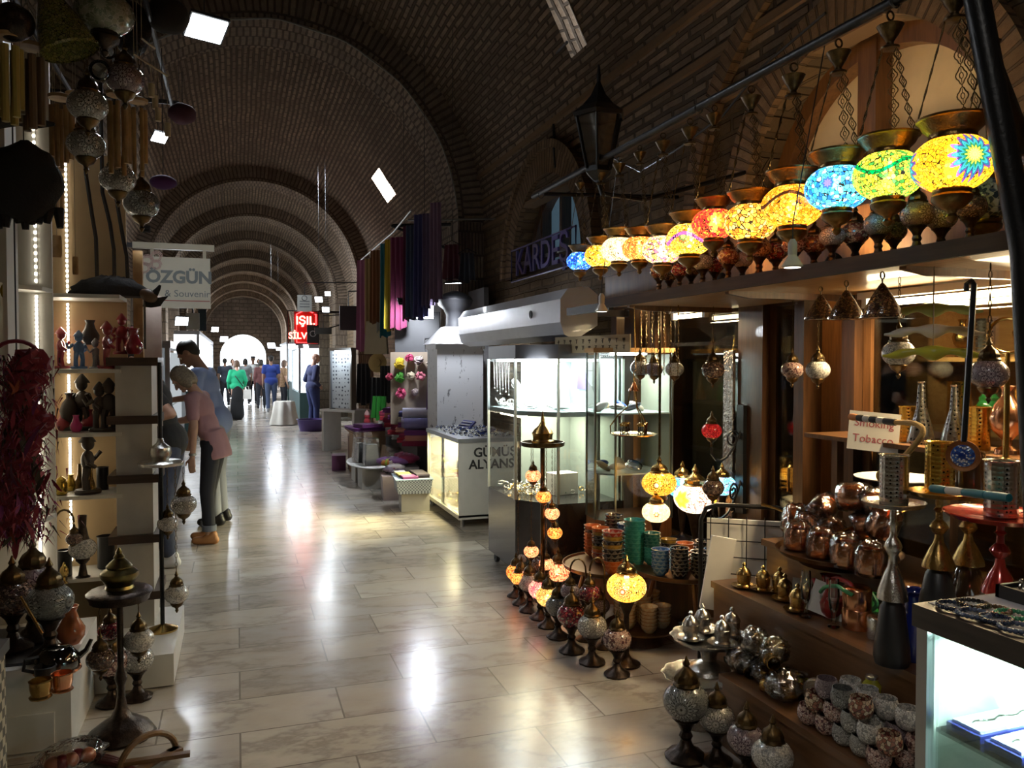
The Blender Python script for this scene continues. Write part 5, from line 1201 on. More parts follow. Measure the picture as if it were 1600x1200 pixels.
# ------------------------------------------------------------------ tall glass jewellery showcase beyond the bowl table
x0, x1, y0, y1 = 1.90, 2.62, 5.17, 6.10
t = thing('glass_showcase', 'tall glass jewellery showcase on a black base beside the bronze floor stand', 'showcase', (x0, (y0 + y1) / 2, 0))
w = (y1 - y0) / 2; d = x1 - x0
foot = [(0, w), (0, -w + .28), (.22, -w), (d, -w), (d, w)]            # chamfered plan
def plan(z0, z1, k=0.): return MB().prism([(x + k * (1 if x < d / 2 else -1), y - k * (1 if y > 0 else -1)) for x, y in foot], z1 - z0, None, (0, 0, z0))
obj('base', plan(.09, .60), pbr('black laminate', (.018, .018, .02), .25, coat=.3), t, smooth=False)
for p in ((.05, w - .06), (.05, -w + .3), (d - .06, -w + .06), (d - .06, w - .06)):
    obj('caster', MB().lathe([(.012, -.015), (.035, -.014), (.038, 0), (.035, .014), (.012, .015)], 16, (p[0], p[1], .038), rotm(0, PI / 2, 0)).bx(p[0] - .012, p[0] + .012, p[1] - .02, p[1] + .02, .06, .092), BLACKP, t)
obj('glass_walls', MB().add([(x, y, z) for z in (.60, 1.62) for x, y in foot], [(i, (i + 1) % 5, 5 + (i + 1) % 5, 5 + i) for i in range(5)]), PANE, t, smooth=False)
obj('header', plan(1.62, 1.72), GREYP, t, smooth=False)
sp = MB()
for x, y in foot: obj('corner_profile', MB().bx(x - .009, x + .009, y - .009, y + .009, .6, 1.62), pbr('pale aluminium', (.55, .6, .58), .3, .8), t, smooth=False)
pass
SHG = pbr('frosted shelf', (.62, .72, .70), .3)
obj('upper_shelf', plan(1.21, 1.245, .012), SHG, t, smooth=False)
obj('led_strip', MB().bx(.05, d - .05, -w + .06, w - .05, 1.600, 1.618), emis('jewel case light', (.90, .97, 1.), 14.), t, smooth=False)
obj('lower_led', MB().bx(.08, .12, -w + .35, w - .06, 1.185, 1.205), emis('jewel case warm light', (1., .88, .62), 14.), t, smooth=False)
obj('back_panel', MB().bx(d - .02, d - .012, -w + .03, w - .02, .6, 1.62), pbr('green grey case back', (.24, .29, .28), .4), t, smooth=False)
obj('back_panel', MB().bx(.27, d - .02, w - .02, w - .012, .61, 1.61), pbr('green grey case back', (.24, .29, .28), .4), t, smooth=False)
light('showcase_light', 'AREA', (x0 + d / 2, (y0 + y1) / 2, 1.595), 16, (.9, .97, 1), .5, sizey=.8)
light('showcase_light', 'AREA', (x0 + d / 2, (y0 + y1) / 2 + .1, 1.19), 16, (1., .9, .66), .5, sizey=.6)
# necklace busts and bracelets inside
BUST = MB().tube([(0, 0, 0), (.01, 0, .06), (.03, 0, .13), (.07, 0, .20), (.11, 0, .245)], [.055, .052, .045, .036, .028], 14).mesh('bust')
IV = pbr('white velvet', (.82, .81, .77), .8)
BW = (x0, (y0 + y1) / 2)
for i, (dx, dy, z, s, rz) in enumerate([(.20, .02, 1.258, 1.0, .6), (.36, -.08, 1.258, 1.25, .9), (.34, -.24, 1.258, 1.15, 1.3), (.46, .22, 1.258, 1.0, .3), (.22, .3, 1.258, .8, 2.)]):
    t = thing('necklace_bust', 'white curved necklace bust on the upper glass shelf, %s' % ['in the middle', 'tall in the middle', 'at the bevelled corner' if 0 else 'at the cut corner', 'at the mirror back', 'small at the far end'][i], 'display bust', (BW[0] + dx, BW[1] + dy, z), rz, 'necklace busts in the showcase', s)
    obj('bust', BUST, IV, t)
    obj('necklace', MB().tube([(.10 * 1 - .03 * math.cos(a) - .02, .05 * math.sin(a), .22 - .07 * (1 + math.cos(a)) * .5 - .0) for a in [2 * PI * k / 20 for k in range(20)]], .002, 5, closed=True), SILVER, t)
for i in range(6):
    y = BW[1] + .40 - .07 * i
    b = MB().tube([(0, -.02, 0), (0, -.012, -.12), (0, 0, -.20 - .02 * (i % 3)), (0, .012, -.12), (0, .02, 0)], .0016, 5).ell((0, 0, -.21 - .02 * (i % 3)), .007, 8, 6)
    o = obj('chain_necklace', b, SILVER, None, (BW[0] + .03, y, 1.60)); tag(o, 'thin silver necklace hanging inside the showcase, %s from its far end' % ORD[i], 'necklace', 'necklaces hung in the showcase')
CUFF = MB().tube([(.028 * math.cos(a), .028 * math.sin(a), .0) for a in [.5 + k * .27 for k in range(20)]], .006, 7).mesh('bangle')
for i in range(16):
    r_ = i // 4; c_ = i % 4
    single(CUFF, 'bangle', 'pale bangle on the showcase floor, %s in the %s row' % (ORD[c_], ORD[r_]), 'bangle', [IV, SILVER, GOLD, IV][i % 4], (BW[0] + .08 + .12 * r_, BW[1] + .38 - .12 * c_, .640), (R.uniform(.6, 1.4), 0, R.uniform(0, 6)), 'bangles on the showcase floor')
for i in range(9):
    single(CUFF, 'bangle', 'bright silver bangle on the upper shelf, %s from the far end' % ORD[i], 'bangle', SILVER, (BW[0] + .06 + .03 * (i % 2), BW[1] + .42 - .075 * i, 1.285), (R.uniform(.8, 1.4), 0, R.uniform(0, 6)), 'bangles on the upper shelf')
o = obj('jewel_box', MB().box((0, 0, 0), (.2, .14, .16), rotm(0, 0, .2)), IV, None, (BW[0] + .42, BW[1] - .05, .682), smooth=False); tag(o, 'white box standing on the showcase floor', 'box')
o = obj('purple_cloth', MB().box((0, 0, 0), (.01, .22, .14)), pbr('purple velvet', (.10, .07, .42), .8), None, (x1 - .03, BW[1] + .16, 1.45), smooth=False); tag(o, 'purple velvet card on the back of the showcase', 'card')

# second, nearer glass tower with two round shelves
tx, ty = 2.50, 4.92
t = thing('glass_tower', 'narrow glass tower with curved shelves behind the bowl stacks', 'showcase', (tx, ty, 0))
TP = [(.26, .22), (-.08, .22), (-.24, .08), (-.26, -.10), (-.16, -.20), (.26, -.20)]
def tp(z0, z1, k=1.): return MB().prism([(x * k, y * k) for x, y in TP], z1 - z0, None, (0, 0, z0))
obj('base', tp(0, .55), WOODM, t, smooth=False)
obj('glass_walls', MB().add([(x, y, z) for z in (.55, 1.66) for x, y in TP], [(i, (i + 1) % 6, 6 + (i + 1) % 6, 6 + i) for i in range(5)]), PANE, t, smooth=False)
for z in (.86, 1.26): obj('glass_shelf', tp(z - .01, z, .96), SHG, t, smooth=False)
obj('back_panel', MB().bx(.245, .255, -.19, .21, .56, 1.65), pbr('olive case back', (.28, .29, .22), .4), t, smooth=False)
obj('top_board', tp(1.66, 1.69, 1.06), WOODL, t, smooth=False)
sp = MB()
for x, y in TP: obj('corner_profile', MB().bx(x - .006, x + .006, y - .006, y + .006, .55, 1.66), pbr('dark aluminium', (.15, .17, .16), .3, .8), t, smooth=False)
pass
obj('led_lamp', MB().bx(-.05, .15, -.05, .12, 1.645, 1.658), emis('jewel case light', (.90, .97, 1.), 14.), t, smooth=False)
light('tower_light', 'AREA', (tx, ty, 1.64), 6, (.92, 1, .95), .2)
SHL = MB().ell((0, 0, .018), (.05, .028, .018), 14, 8).mesh('shell')
for zi, z in enumerate((.86, 1.26)):
    for i in range(6):
        a = 2 * PI * i / 6
        m, mn = [(pbr('dark shell', (.03, .03, .04), .2), 'dark'), (pbr('cream shell', (.6, .52, .4), .4), 'cream'), (pbr('blue shell', (.05, .1, .35), .2), 'blue'), (pbr('tan shell', (.45, .33, .18), .4), 'tan'), (WHITE, 'white'), (SILVER, 'silver')][(i + zi) % 6]
        single(SHL, 'hair_clip', '%s curved hair clip, %s on the %s tower shelf' % (mn, ORD[i], ['lower', 'upper'][zi]), 'hair clip', m, (tx - .04 + .125 * math.cos(a), ty + .12 * math.sin(a), z + .016), (R.uniform(-.5, .5), R.uniform(-.6, .2), R.uniform(0, 6)), 'hair clips in the glass tower', 1.25)
# board of symbols
c0, c1 = P(868, 540, X=2.18), P(985, 540, X=2.36)
dv = c1 - c0; L = Vector((dv.x, dv.y, 0)).length; ang = math.atan2(dv.y, dv.x)
t = thing('symbol_board', 'tan cardboard strip printed with rows of dark letter-like symbols on the showcase top', 'board', (c0.x, c0.y, 1.72), (0, 0, ang))
obj('board_sheet', MB().bx(0, L, -.004, .004, -.06, .055), pbr('tan board', (.50, .40, .24), .8), t, smooth=False)
sy = MB()
for r_ in range(2):
    for k in range(11):
        cx = L * (k + .6) / 11.4; cz = .018 - .045 * r_; q = random.Random(k * 7 + r_)
        sy.bx(cx - .003, cx + .003, -.0055, -.004, cz - .014, cz + .014)
        sy.bx(cx - .013, cx + .013, -.0055, -.004, cz + (.011 if q.random() < .7 else -.002), cz + (.015 if q.random() < .7 else .002))
        if q.random() < .5: sy.bx(cx - .012, cx - .002, -.0055, -.004, cz - .003, cz + .001)
        if q.random() < .4: sy.bx(cx + .008, cx + .011, -.0055, -.004, cz - .004, cz + .012)
obj('lettering', sy, pbr('brown ink', (.05, .03, .02), .8), t, smooth=False)
# ------------------------------------------------------------------ white awning cassette lit by a floodlight
AW = pbr('white awning sheet', (.62, .63, .68), .35, coat=.2)
a0, a1 = 5.45, 8.3
t = thing('awning_cassette', 'long white metal awning cassette above the glass showcase', 'awning', (2.25, a0, 2.0))
ab = MB(); pr = [(0, -.11), (.0, .06), (.06, .14), (.22, .16), (.30, .10), (.30, -.13), (.12, -.24), (.03, -.2)]
ab.add([(x, y, z) for y in (0, a1 - a0) for x, z in pr], [tuple(range(8)), tuple(range(15, 7, -1))] + [(i, 8 + i, 8 + (i + 1) % 8, (i + 1) % 8) for i in range(8)])
obj('cassette', ab, AW, t, ang=.3)
obj('badge', MB().lathe([(.02, -.004), (.032, -.003), (.032, .004), (.02, .004)], 20, (-.004, .62, -.02), rotm(0, PI / 2, 0)), BLACKP, t)
for y in (.2, a1 - a0 - .2): obj('wall_arm', MB().bx(.28, .78, y - .03, y + .03, -.05, 0), GREYP, t, smooth=False)
# white painted pillar panel with dark turned finial
px, py = 2.40, 9.02
t = thing('display_pillar', 'white scuffed square pillar with a dark turned top beside the white counter', 'pillar', (px, py, 0))
WP = T('scuffed white paint'); co = WP.coord(); sc = WP.noise(WP.scaled(co, (1, 1, .35)), 22, 4, .7)
obj('shaft', MB().bx(-.27, .27, -.24, .24, 0, 1.80).bx(-.29, .29, -.26, .26, 1.74, 1.80), WP.end(WP.bsdf(Base_Color=WP.ramp(sc, [(.34, (.16, .16, .18)), (.40, (.66, .66, .70))]), Roughness=.5)), t, smooth=False)
obj('capital', MB().box((0, 0, 1.90), (.62, .56, .2), None, .45), pbr('grey paint', (.36, .36, .38), .5), t, smooth=False)
obj('turned_finial', MB().lathe([(0, 1.98), (.115, 1.98), (.105, 2.05), (.10, 2.14), (.13, 2.20), (.19, 2.25), (.21, 2.31), (.19, 2.35), (.12, 2.39), (.03, 2.42), (0, 2.42)], 24), pbr('dark finial', (.03, .03, .035), .5), t)
# strong white floodlight beyond it
fl = Vector((2.10, 9.25, 2.18))
def floodlight(label, loc, target, s, e, st=60., col=(.88, .94, 1.), spot=True, bracket=None):
    t = thing('floodlight', label, 'floodlight', loc, (Vector(target) - Vector(loc)).to_track_quat('-Z', 'Y').to_euler(), 'LED floodlights', s)
    obj('housing', MB().bx(-.5, .5, -.4, .4, .02, .12).bx(-.4, .4, -.3, .3, .12, .2), BLACKP, t, smooth=False)
    obj('lit_glass', MB().bx(-.45, .45, -.35, .35, .0, .019), emis('floodlight glass %g' % st, col, st), t, smooth=False)
    obj('yoke', MB().tube([(-.52, 0, .06), (-.52, 0, .35), (.52, 0, .35), (.52, 0, .06)], .025, 6), BLACKP, t)
    Mi = Euler(t.rotation_euler).to_matrix().inverted(); lx = min(max(loc[0], VX - VR + .05), VX + VR - .05); up = VZ + math.sqrt(VR * VR - (lx - VX) ** 2) - loc[2]
    a_ = Vector((0, 0, .35)); obj('mount_rod', MB().tube([a_, Mi @ Vector((0, 0, .1 + up / s))], .016, 6), BLACKP, t)
    if e:
        l = light('flood_beam', 'SPOT', Vector(loc) + (Vector(target) - Vector(loc)).normalized() * .05, e, col, .08, spot=2.2, blend=.6); aim(l, target)
    return t
floodlight('dazzling white floodlight beyond the white pillar', fl, (1.2, 4.5, 1.3), .22, 7, 22.)
floodlight('added white fill floodlight hidden among the scarves above the textile tables', (2.0, 10.0, 2.35), (1.95, 11.3, .9), .16, 75, 30.)  # added lamp, tucked out of view to brighten the fabrics
l = light('awning_flood', 'SPOT', (2.02, 9.1, 2.15), 60, (.85, .90, 1.), .05, spot=1.2, blend=.7); aim(l, (2.24, 6.9, 2.0))
# ------------------------------------------------------------------ white display counter with lettering
x0, x1, y0, y1 = 2.0, 2.62, 7.38, 8.72
t = thing('display_counter', 'white lit display counter lettered on its end panel', 'counter', (x0, (y0 + y1) / 2, 0)); w = (y1 - y0) / 2; d = x1 - x0
LAC = pbr('cream lacquer', (.74, .72, .66), .35)
obj('end_panel', MB().bx(0, d, -w, -w + .02, .10, .82), LAC, t, smooth=False); obj('end_panel', MB().bx(0, d, w - .02, w, .10, .82), LAC, t, smooth=False)
obj('floor_panel', MB().bx(0, d, -w, w, .08, .12), LAC, t, smooth=False); obj('back_panel', MB().bx(d - .02, d, -w, w, .1, .82), pbr('warm white', (.8, .74, .6), .5), t, smooth=False)
obj('top', MB().bx(-.01, d + .01, -w - .01, w + .01, .82, .86), STEEL, t, smooth=False)
obj('sliding_glass', MB().bx(.005, .010, -w + .02, .05, .12, .82).bx(.016, .021, -.02, w - .02, .12, .82), PANE, t, smooth=False)
for x in (.05, d - .05):
    for y in (-w + .06, w - .06): obj('leg', MB().lathe([(0, 0), (.018, 0), (.018, .08), (0, .08)], 14, (x, y, 0)), STEEL, t)
obj('lamp_strip', MB().bx(.1, .14, -w + .1, w - .1, .795, .815), emis('warm counter light', (1., .80, .42), 30.), t, smooth=False)
light('counter_light', 'AREA', (x0 + .3, (y0 + y1) / 2, .79), 260, (1., .82, .48), .3, sizey=1.1)
for i, s in enumerate(('GÜMÜŞ', 'ALYANS')):
    obj('lettering', text_mb(s, .125, .002, .003), pbr('dark lettering', (.03, .03, .03), .4), t, (d / 2 + .03 + (.03 if i == 0 else -.01), -w - .003, .72 - .115 * i), (PI / 2, 0, 0), smooth=False)
def jewel_heap(name, label, x0, x1, y0, y1, z, n, seed, mats, r=.012):
    """uncountable glittering trinkets spread over a surface"""
    rr = random.Random(seed); b = MB()
    for k in range(n):
        c = (rr.uniform(x0, x1), rr.uniform(y0, y1), z + rr.uniform(.004, .02)); b.cur = rr.randrange(len(mats))
        if rr.random() < .5: b.ell(c, (r * rr.uniform(.5, 1), r * rr.uniform(.5, 1), r * .5), 6, 4)
        else:
            a = rr.uniform(0, 3); b.tube([(c[0] + r * math.cos(q * PI / 4), c[1] + r * math.sin(q * PI / 4) * math.cos(a), c[2] + r * .8 * math.sin(q * PI / 4) * math.sin(a)) for q in range(8)], r * .22, 4, closed=True)
    o = obj(name, b, mats); tag(o, label, 'jewellery', kind='stuff'); return o
JM = [SILVER, pbr('dark stones', (.03, .03, .05), .15), WHITE, pbr('blue stones', (.05, .09, .3), .15)]
jewel_heap('silver_trinkets', 'scattered silver trinkets covering the top of the white lettered counter', x0 + .03, x1 - .03, y0 + .04, y1 - .04, .868, 420, 5, JM)
jewel_heap('gold_trinkets', 'golden trinkets spread on the floor of the lit white counter', x0 + .06, x1 - .08, y0 + .05, y1 - .06, .133, 160, 6, [GOLD, WHITE, BRASS], .018)
jewel_heap('white_trinkets', 'bright trinkets heaped on the showcase floor', 1.98, 2.5, 5.5, 6.0, .612, 170, 8, [IV, SILVER, GOLD], .018)
jewel_heap('shiny_trinkets', 'bright white trinkets along the upper shelf of the showcase', 1.96, 2.4, 5.45, 6.0, 1.257, 120, 9, [IV, SILVER], .02)
for i, (dx, dy, rz, lab) in enumerate([(.35, .35, .3, 'blue-edged ring display standing at the far end of the lettered counter'), (.42, -.2, -.2, 'striped ring display lying on the lettered counter')]):
    t = thing('ring_display', lab, 'ring display', (x0 + dx, (y0 + y1) / 2 + dy, .882), (0, -.25 if i else -.7, rz)); obj('pad', MB().bx(-.09, .09, -.12, .12, 0, .02), pbr('navy velvet', (.03, .03, .12), .8), t, smooth=False)
    for k in range(4): obj('ring_row', MB().bx(-.07 + .04 * k, -.055 + .04 * k, -.1, .1, .02, .028), SILVER, t, smooth=False)
q = P(1186 / 4 + 400, 600 + 530 / 4, X=2.3); t = thing('gold_basket', 'small golden wire basket inside the lit white counter', 'basket', (2.3, 8.2, .38), 0)
obj('basket_weave', MB().lathe([(.0, 0), (.09, 0), (.10, .01), (.105, .16), (.10, .16), (.095, .012), (0, .008)], 8), perf('gold lattice', (.8, .55, .12), 60), t, smooth=False); obj('stand', MB().lathe([(0, -.258), (.06, -.258), (.05, -.24), (.01, -.23), (.01, 0), (0, 0)], 14), GOLD, t)
# ================================================================== textile shop beyond the white counter
def draped(w, h, mat, seed, folds=4, depth=.03, taper=.85):
    rr = random.Random(seed); ph = rr.uniform(0, 6)
    def fn(u, v, s=0):
        x = (u - .5) * w * (1 - (1 - taper) * (1 - v)); return (x, depth * math.sin(u * folds * 2 * PI + ph) * (.4 + .6 * v) + s, -h * v - .02 * math.sin(u * 9 + ph) * v)
    b = MB(); b.grid(lambda u, v: fn(u, v), 24, 10); b.grid(lambda u, v: fn(1 - u, v, .012), 24, 10)
    return b
def cloth(name, col, r=.85): return pbr(name, col, r, sheen=.08, bump=.3, bscale=120)
XS = 1.95
t = thing('scarf_rail', 'pale wire rail high over the textile shop that carries the long scarves', 'rail', (XS, 11.4, 3.27)); obj('rail_bar', MB().tube([(0, -2.1, .1), (0, -1, .02), (0, 2.1, 0)], .012, 6), pbr('galvanised wire', (.4, .4, .38), .4, .8), t)
for y in (-1.9, 1.9): obj('wall_arm', MB().tube([(0, y, .02), (XW - XS + .02, y, .1)], .012, 6), pbr('galvanised wire', (.4, .4, .38), .4, .8), t)
SCF = [(568, 395, 548, (.42, .15, .27), 'dusty pink', 20), (577, 400, 520, (.42, .28, .12), 'tan', 16), (587, 395, 505, (.25, .10, .04), 'rust brown', 16), (594, 385, 518, (.55, .53, .48), 'off-white', 12), (600, 384, 526, (.02, .17, .24), 'teal blue', 14), (606, 382, 515, (.02, .02, .025), 'black', 8), (608, 382, 516, (.50, .38, .03), 'mustard yellow', 12), (620, 378, 514, (.16, .02, .07), 'wine red', 22), (634, 378, 500, (.12, .02, .05), 'dark burgundy', 10), (644, 374, 498, (.02, .03, .06), 'navy', 20), (657, 370, 498, (.03, .03, .12), 'dark blue', 20), (668, 366, 480, (.10, .07, .14), 'grey violet', 16), (680, 362, 470, (.16, .09, .15), 'mauve', 16)]
for i, (u, va, vb, c, nm, wpx) in enumerate(SCF):
    a = P(u, va, X=XS + .06 * (i % 2)); b_ = P(u, vb, X=XS + .06 * (i % 2)); D = -(CM.inverted() @ (a - Vector((0, 0, EYE)))).z
    top = 3.24; o = obj('hanging_scarf', draped(wpx / F * D * 1.35, top - b_.z, None, i, 3), cloth('%s scarf cloth' % nm, c), None, (a.x, a.y, top), (0, 0, -.75)); tag(o, 'long %s scarf hanging from the wire rail' % nm, 'scarf', 'scarves on the wire rail')
c = P(588, 530, X=2.1); o = obj('hanging_cloth_bag', MB().box((0, 0, 0), (.40, .06, .52), None, .82), cloth('cream canvas', (.50, .42, .28)), None, (c.x, c.y, 1.98), (0, 0, -.6), ang=.3); tag(o, 'cream canvas bag hanging behind the scarf ends', 'bag')
# triangular bracket with garments above the white pillar
t = thing('wall_bracket', 'dark triangular iron bracket on the wall over the floodlight', 'bracket', P(748, 350, X=XW)); base = t.location.copy(); tip = P(650, 346, X=2.05)
tip.y = base.y
obj('top_bar', MB().tube([(0, 0, 0), (2.0 - base.x, .5, 0)], .025, 6), BLACKMETAL, t); obj('wall_bar', MB().tube([(-.01, 0, .02), (-.01, 0, -.55)], .025, 6), BLACKMETAL, t); obj('diagonal_bar', MB().tube([(-.01, 0, -.5), (1.98 - base.x, .5, 0)], .02, 6), BLACKMETAL, t)
for u, va, vb, c, nm, w in [(706, 382, 438, (.12, .03, .04), 'maroon', 24), (730, 395, 440, (.03, .03, .035), 'black', 22)]:
    a = P(u, va, X=2.6); b_ = P(u, vb, X=2.6); D = -(CM.inverted() @ (a - Vector((0, 0, EYE)))).z
    t = thing('hanging_garment', '%s garment hanging under the iron bracket' % nm, 'garment', a, -.6, 'garments under the bracket'); b = draped(w / F * D * 1.3, a.z - b_.z, None, len(nm), 3, .03, .7); obj('garment_body', b, cloth('%s garment' % nm, c), t); obj('hanger', MB().tube([(-.12, 0, -.01), (0, 0, .05), (.12, 0, -.01)], .006, 5).tube([(0, 0, .05), (0, 0, .32)], .004, 5), BLACKMETAL, t)
# shop back: dark board and pegboard wall (setting)
struct('wall_textile', MB().bx(2.84, 2.90, 9.3, 13.4, 0, 2.5), pbr('dark shop board', (.09, .085, .09), .7), smooth=False)
t = thing('grey_panel', 'plain dark grey board hung behind the scarves', 'board', (2.3, 10.6, 1.62)); obj('panel', MB().box((0, 0, .35), (.03, .62, .58), rotm(0, 0, 1.05)), pbr('slate board', (.10, .10, .11), .6), t, smooth=False); obj('hanger', MB().tube([(0, 0, .64), (.0, 0, 1.0), (.3, 0, 1.02)], .006, 5), BLACKMETAL, t)
t = thing('pegboard', 'pale board carrying rows of bright fabric flowers', 'board', (2.34, 10.3, 0)); obj('board', MB().box((0, 0, 1.25), (.03, .95, .95), rotm(0, 0, 1.05)), pbr('beige pegboard', (.34, .27, .21), .8), t, smooth=False); obj('mount_arm', MB().tube([(0, .02, 1.65), (0, .02, 1.9), (.5, .02, 1.95)], .012, 6), GREYP, t)
nrm = Vector((-math.cos(1.05), -math.sin(1.05), 0))
def pompom(u, v, w, col, nm):
    q = P(u, v, X=2.34); 
    # onto the board plane
    r = (CM @ Vector(((u - 800) / F, -(v - 600) / F, -1))); o_ = Vector((0, 0, EYE)); pc = Vector((2.34, 10.3, 0)); k = (pc - o_).dot(nrm) / r.dot(nrm); c = o_ + r * k + nrm * .088
    D = k; rad = w / F * D / 2; rr = random.Random(u); b = MB()
    for k in range(26):
        d = Vector((rr.gauss(0, 1), rr.gauss(0, 1), rr.gauss(0, 1))).normalized(); b.ell(d * rad * .62, (rad * .5, rad * .5, rad * .14), 8, 5, d.to_track_quat('Z', 'Y').to_matrix() @ rotm(rr.uniform(-.8, .8), rr.uniform(-.8, .8), 0))
    o = obj('fabric_flower', b, cloth('flower ' + nm, col, .7), None, c); tag(o, '%s fabric flower on the pale board' % nm, 'fabric flower', 'fabric flowers on the pale board')
for u, v, w, c, nm in [(628, 568, 20, (.70, .48, .02), 'golden yellow'), (643, 560, 15, (.45, .03, .12), 'crimson'), (658, 563, 16, (.6, .48, .48), 'white and pink'), (675, 568, 12, (.45, .38, .35), 'greyish white'), (628, 589, 18, (.06, .30, .03), 'leaf green'), (645, 587, 14, (.55, .47, .34), 'cream'), (660, 587, 16, (.65, .18, .26), 'pink'), (630, 614, 18, (.65, .08, .20), 'hot pink'), (612, 588, 13, (.30, .02, .06), 'deep red'), (652, 612, 12, (.5, .4, .4), 'pale mauve')]: pompom(u, v, w, c, nm)
c = P(590, 567, X=2.25); t = thing('straw_hat', 'round golden straw hat hanging among dark bags', 'hat', c, (.95 * PI / 2, 0, -.55)); obj('brim', MB().lathe([(0, 0), (.16, 0), (.165, .005), (.08, .02), (.07, .06), (0, .065)], 28), pbr('straw', (.48, .35, .12), .7, bump=1, bscale=120), t); obj('hanging_loop', MB().tube([(0, .15, .0), (0, .3, .0)], .003, 4), ROPE, t)
for i, (u, v, w, h, c, nm) in enumerate([(568, 600, .34, .75, (.025, .025, .03), 'black bag hanging at the shop corner'), (588, 615, .30, .55, (.03, .03, .035), 'black bag hanging under the straw hat'), (601, 600, .22, .6, (.05, .05, .055), 'dark grey bag hanging beside the green cloth'), (677, 600, .18, .7, (.17, .08, .22), 'purple scarf hanging beside the white pillar'), (685, 610, .16, .7, (.38, .32, .28), 'beige scarf hanging beside the white pillar'), (690, 560, .2, .4, (.10, .08, .13), 'dark mauve bag hanging next to the pillar')]):
    q = P(u, v, X=2.2 + .05 * i if i < 3 else 2.3); o = obj('hanging_cloth', draped(w, h, None, i + 30, 3, .04), cloth(nm, c), None, (q.x, q.y, q.z + h / 2), (0, 0, -.8)); tag(o, nm, 'bag' if 'bag' in nm else 'scarf')
q = P(594, 640, X=2.0); o = obj('green_cloth', draped(.26, .34, None, 77, 3, .05), cloth('bright green cloth', (.03, .28, .03)), None, (q.x, q.y, q.z + .2), (0, 0, -.7)); tag(o, 'bright green cloth hanging over the fabric piles', 'cloth')
# tables / plinths, boxes, baskets, folded cloth
def crate(name, label, cat, u, v, X, w, d, h, mat, z=0., rz=-.1, lid=None, taper=1.):
    q = P(u, v, X=X); t = thing(name, label, cat, (X + d * .3, q.y, z), rz)
    obj('body', MB().box((0, 0, h / 2), (d, w, h), None, taper), mat, t, smooth=False)
    if lid: obj('flap', MB().box((-d / 2 - .03, 0, h - .02), (.08, w, .006), rotm(0, .7, 0)), mat, t, smooth=False)
    return t
WIK = T('woven pale blue'); co = WIK.coord(); ck = WIK.w(WIK.n('ShaderNodeTexChecker', {'Vector': co, 'Color1': (.55, .6, .66), 'Color2': (.12, .14, .18), 'Scale': 60.}).outputs[0]); WIKM = WIK.end(WIK.bsdf(Base_Color=ck, Roughness=.5))
PL = pbr('cream plinth', (.55, .52, .45), .5)
t = crate('plinth', 'cream block under the woven blue basket', 'plinth', 634, 760, 1.72, .32, .30, .20, PL)
B1 = t.location.copy()
t = thing('basket', 'pale blue woven plastic basket of folded cloth on the cream block', 'basket', (B1.x - .02, B1.y, .2), -.1)
obj('basket_weave', MB().box((0, 0, .075), (.34, .46, .15), None, 1.12), WIKM, t, smooth=False); obj('rim', MB().bx(-.2, .2, -.265, .265, .148, .158), pbr('blue plastic', (.35, .45, .58), .4), t, smooth=False)
def fold(label, x, y, z, w, d, h, col, rz=0., grp='folded fabrics of the textile shop', roll=False):
    b = MB(); n = 10
    if roll: b.tube([(0, -w / 2, h / 2), (0, w / 2, h / 2)], h / 2, 14)
    else:
        for k in range(2): b.lathe([(.0, 0), (1, 0), (1.04, .25), (1, .5), (0, .5)], 4, (0, 0, h * .5 * k), Matrix(((d * .707, 0, 0), (0, w * .707, 0), (0, 0, h))) @ rotm(0, 0, PI / 4))
    o = obj('folded_fabric', b, cloth(label + ' cloth', col), None, (x, y, z), (0, 0, rz), ang=.9); tag(o, label, 'fabric', grp)
fold('yellow folded fabric in the blue basket', B1.x - .1, B1.y + .06, .335, .2, .14, .05, (.6, .45, .08)); fold('plum folded fabric in the blue basket', B1.x - .08, B1.y - .13, .335, .18, .16, .05, (.22, .05, .16)); fold('white folded fabric in the blue basket', B1.x - .12, B1.y + .19, .34, .08, .12, .05, (.6, .58, .54)); fold('black folded fabric at the back of the blue basket', B1.x + .06, B1.y, .34, .38, .14, .06, (.03, .02, .03))
# big heap of crumpled scarves behind the basket
def heap(label, x, y, z, r, seed, cols, n=9):
    rr = random.Random(seed)
    for k in range(n):
        a = rr.uniform(0, 6.3); q = rr.uniform(0, .7); s = r * rr.uniform(.35, .55)
        b = MB().ell((0, 0, 0), (s, s * rr.uniform(.7, 1.1), s * .42), 16, 10); b.v = [p * (1 + .22 * math.sin(p.x * 70 + k) * math.cos(p.y * 60 + k * 2) + rr.uniform(-.05, .05)) for p in b.v]
        cn, c = cols[k % len(cols)]; o = obj('crumpled_scarf', b, cloth(cn + ' scarf heap', c), None, (x + r * q * math.cos(a), y + r * q * math.sin(a), z + s * .42 + r * .35 * (1 - q)), (0, 0, rr.uniform(0, 6)), ang=3.); tag(o, '%s crumpled scarf, %s in the %s' % (cn, ORD[k], label), 'scarf', 'crumpled scarves')
t = crate('white_bin', 'white plastic bin heaped with crumpled scarves behind the basket', 'bin', 652, 740, 1.95, .50, .30, .36, pbr('white plastic', (.6, .57, .55), .4), taper=1.1); t.location = (1.88, 9.50, 0); b2 = t.location
heap('white bin heap', b2.x, b2.y, .33, .26, 4, [('wine', (.25, .02, .07)), ('purple', (.16, .06, .22)), ('white', (.6, .55, .55)), ('black', (.03, .02, .03)), ('orange', (.55, .2, .05)), ('lime', (.3, .45, .05)), ('lilac', (.36, .25, .42))], 12)
t = crate('white_bin', 'small pinkish bin of scarves on the floor beside the blue basket', 'bin', 606, 775, 1.66, .36, .30, .28, pbr('pinkish plastic', (.52, .42, .40), .5), taper=1.1); b3 = t.location
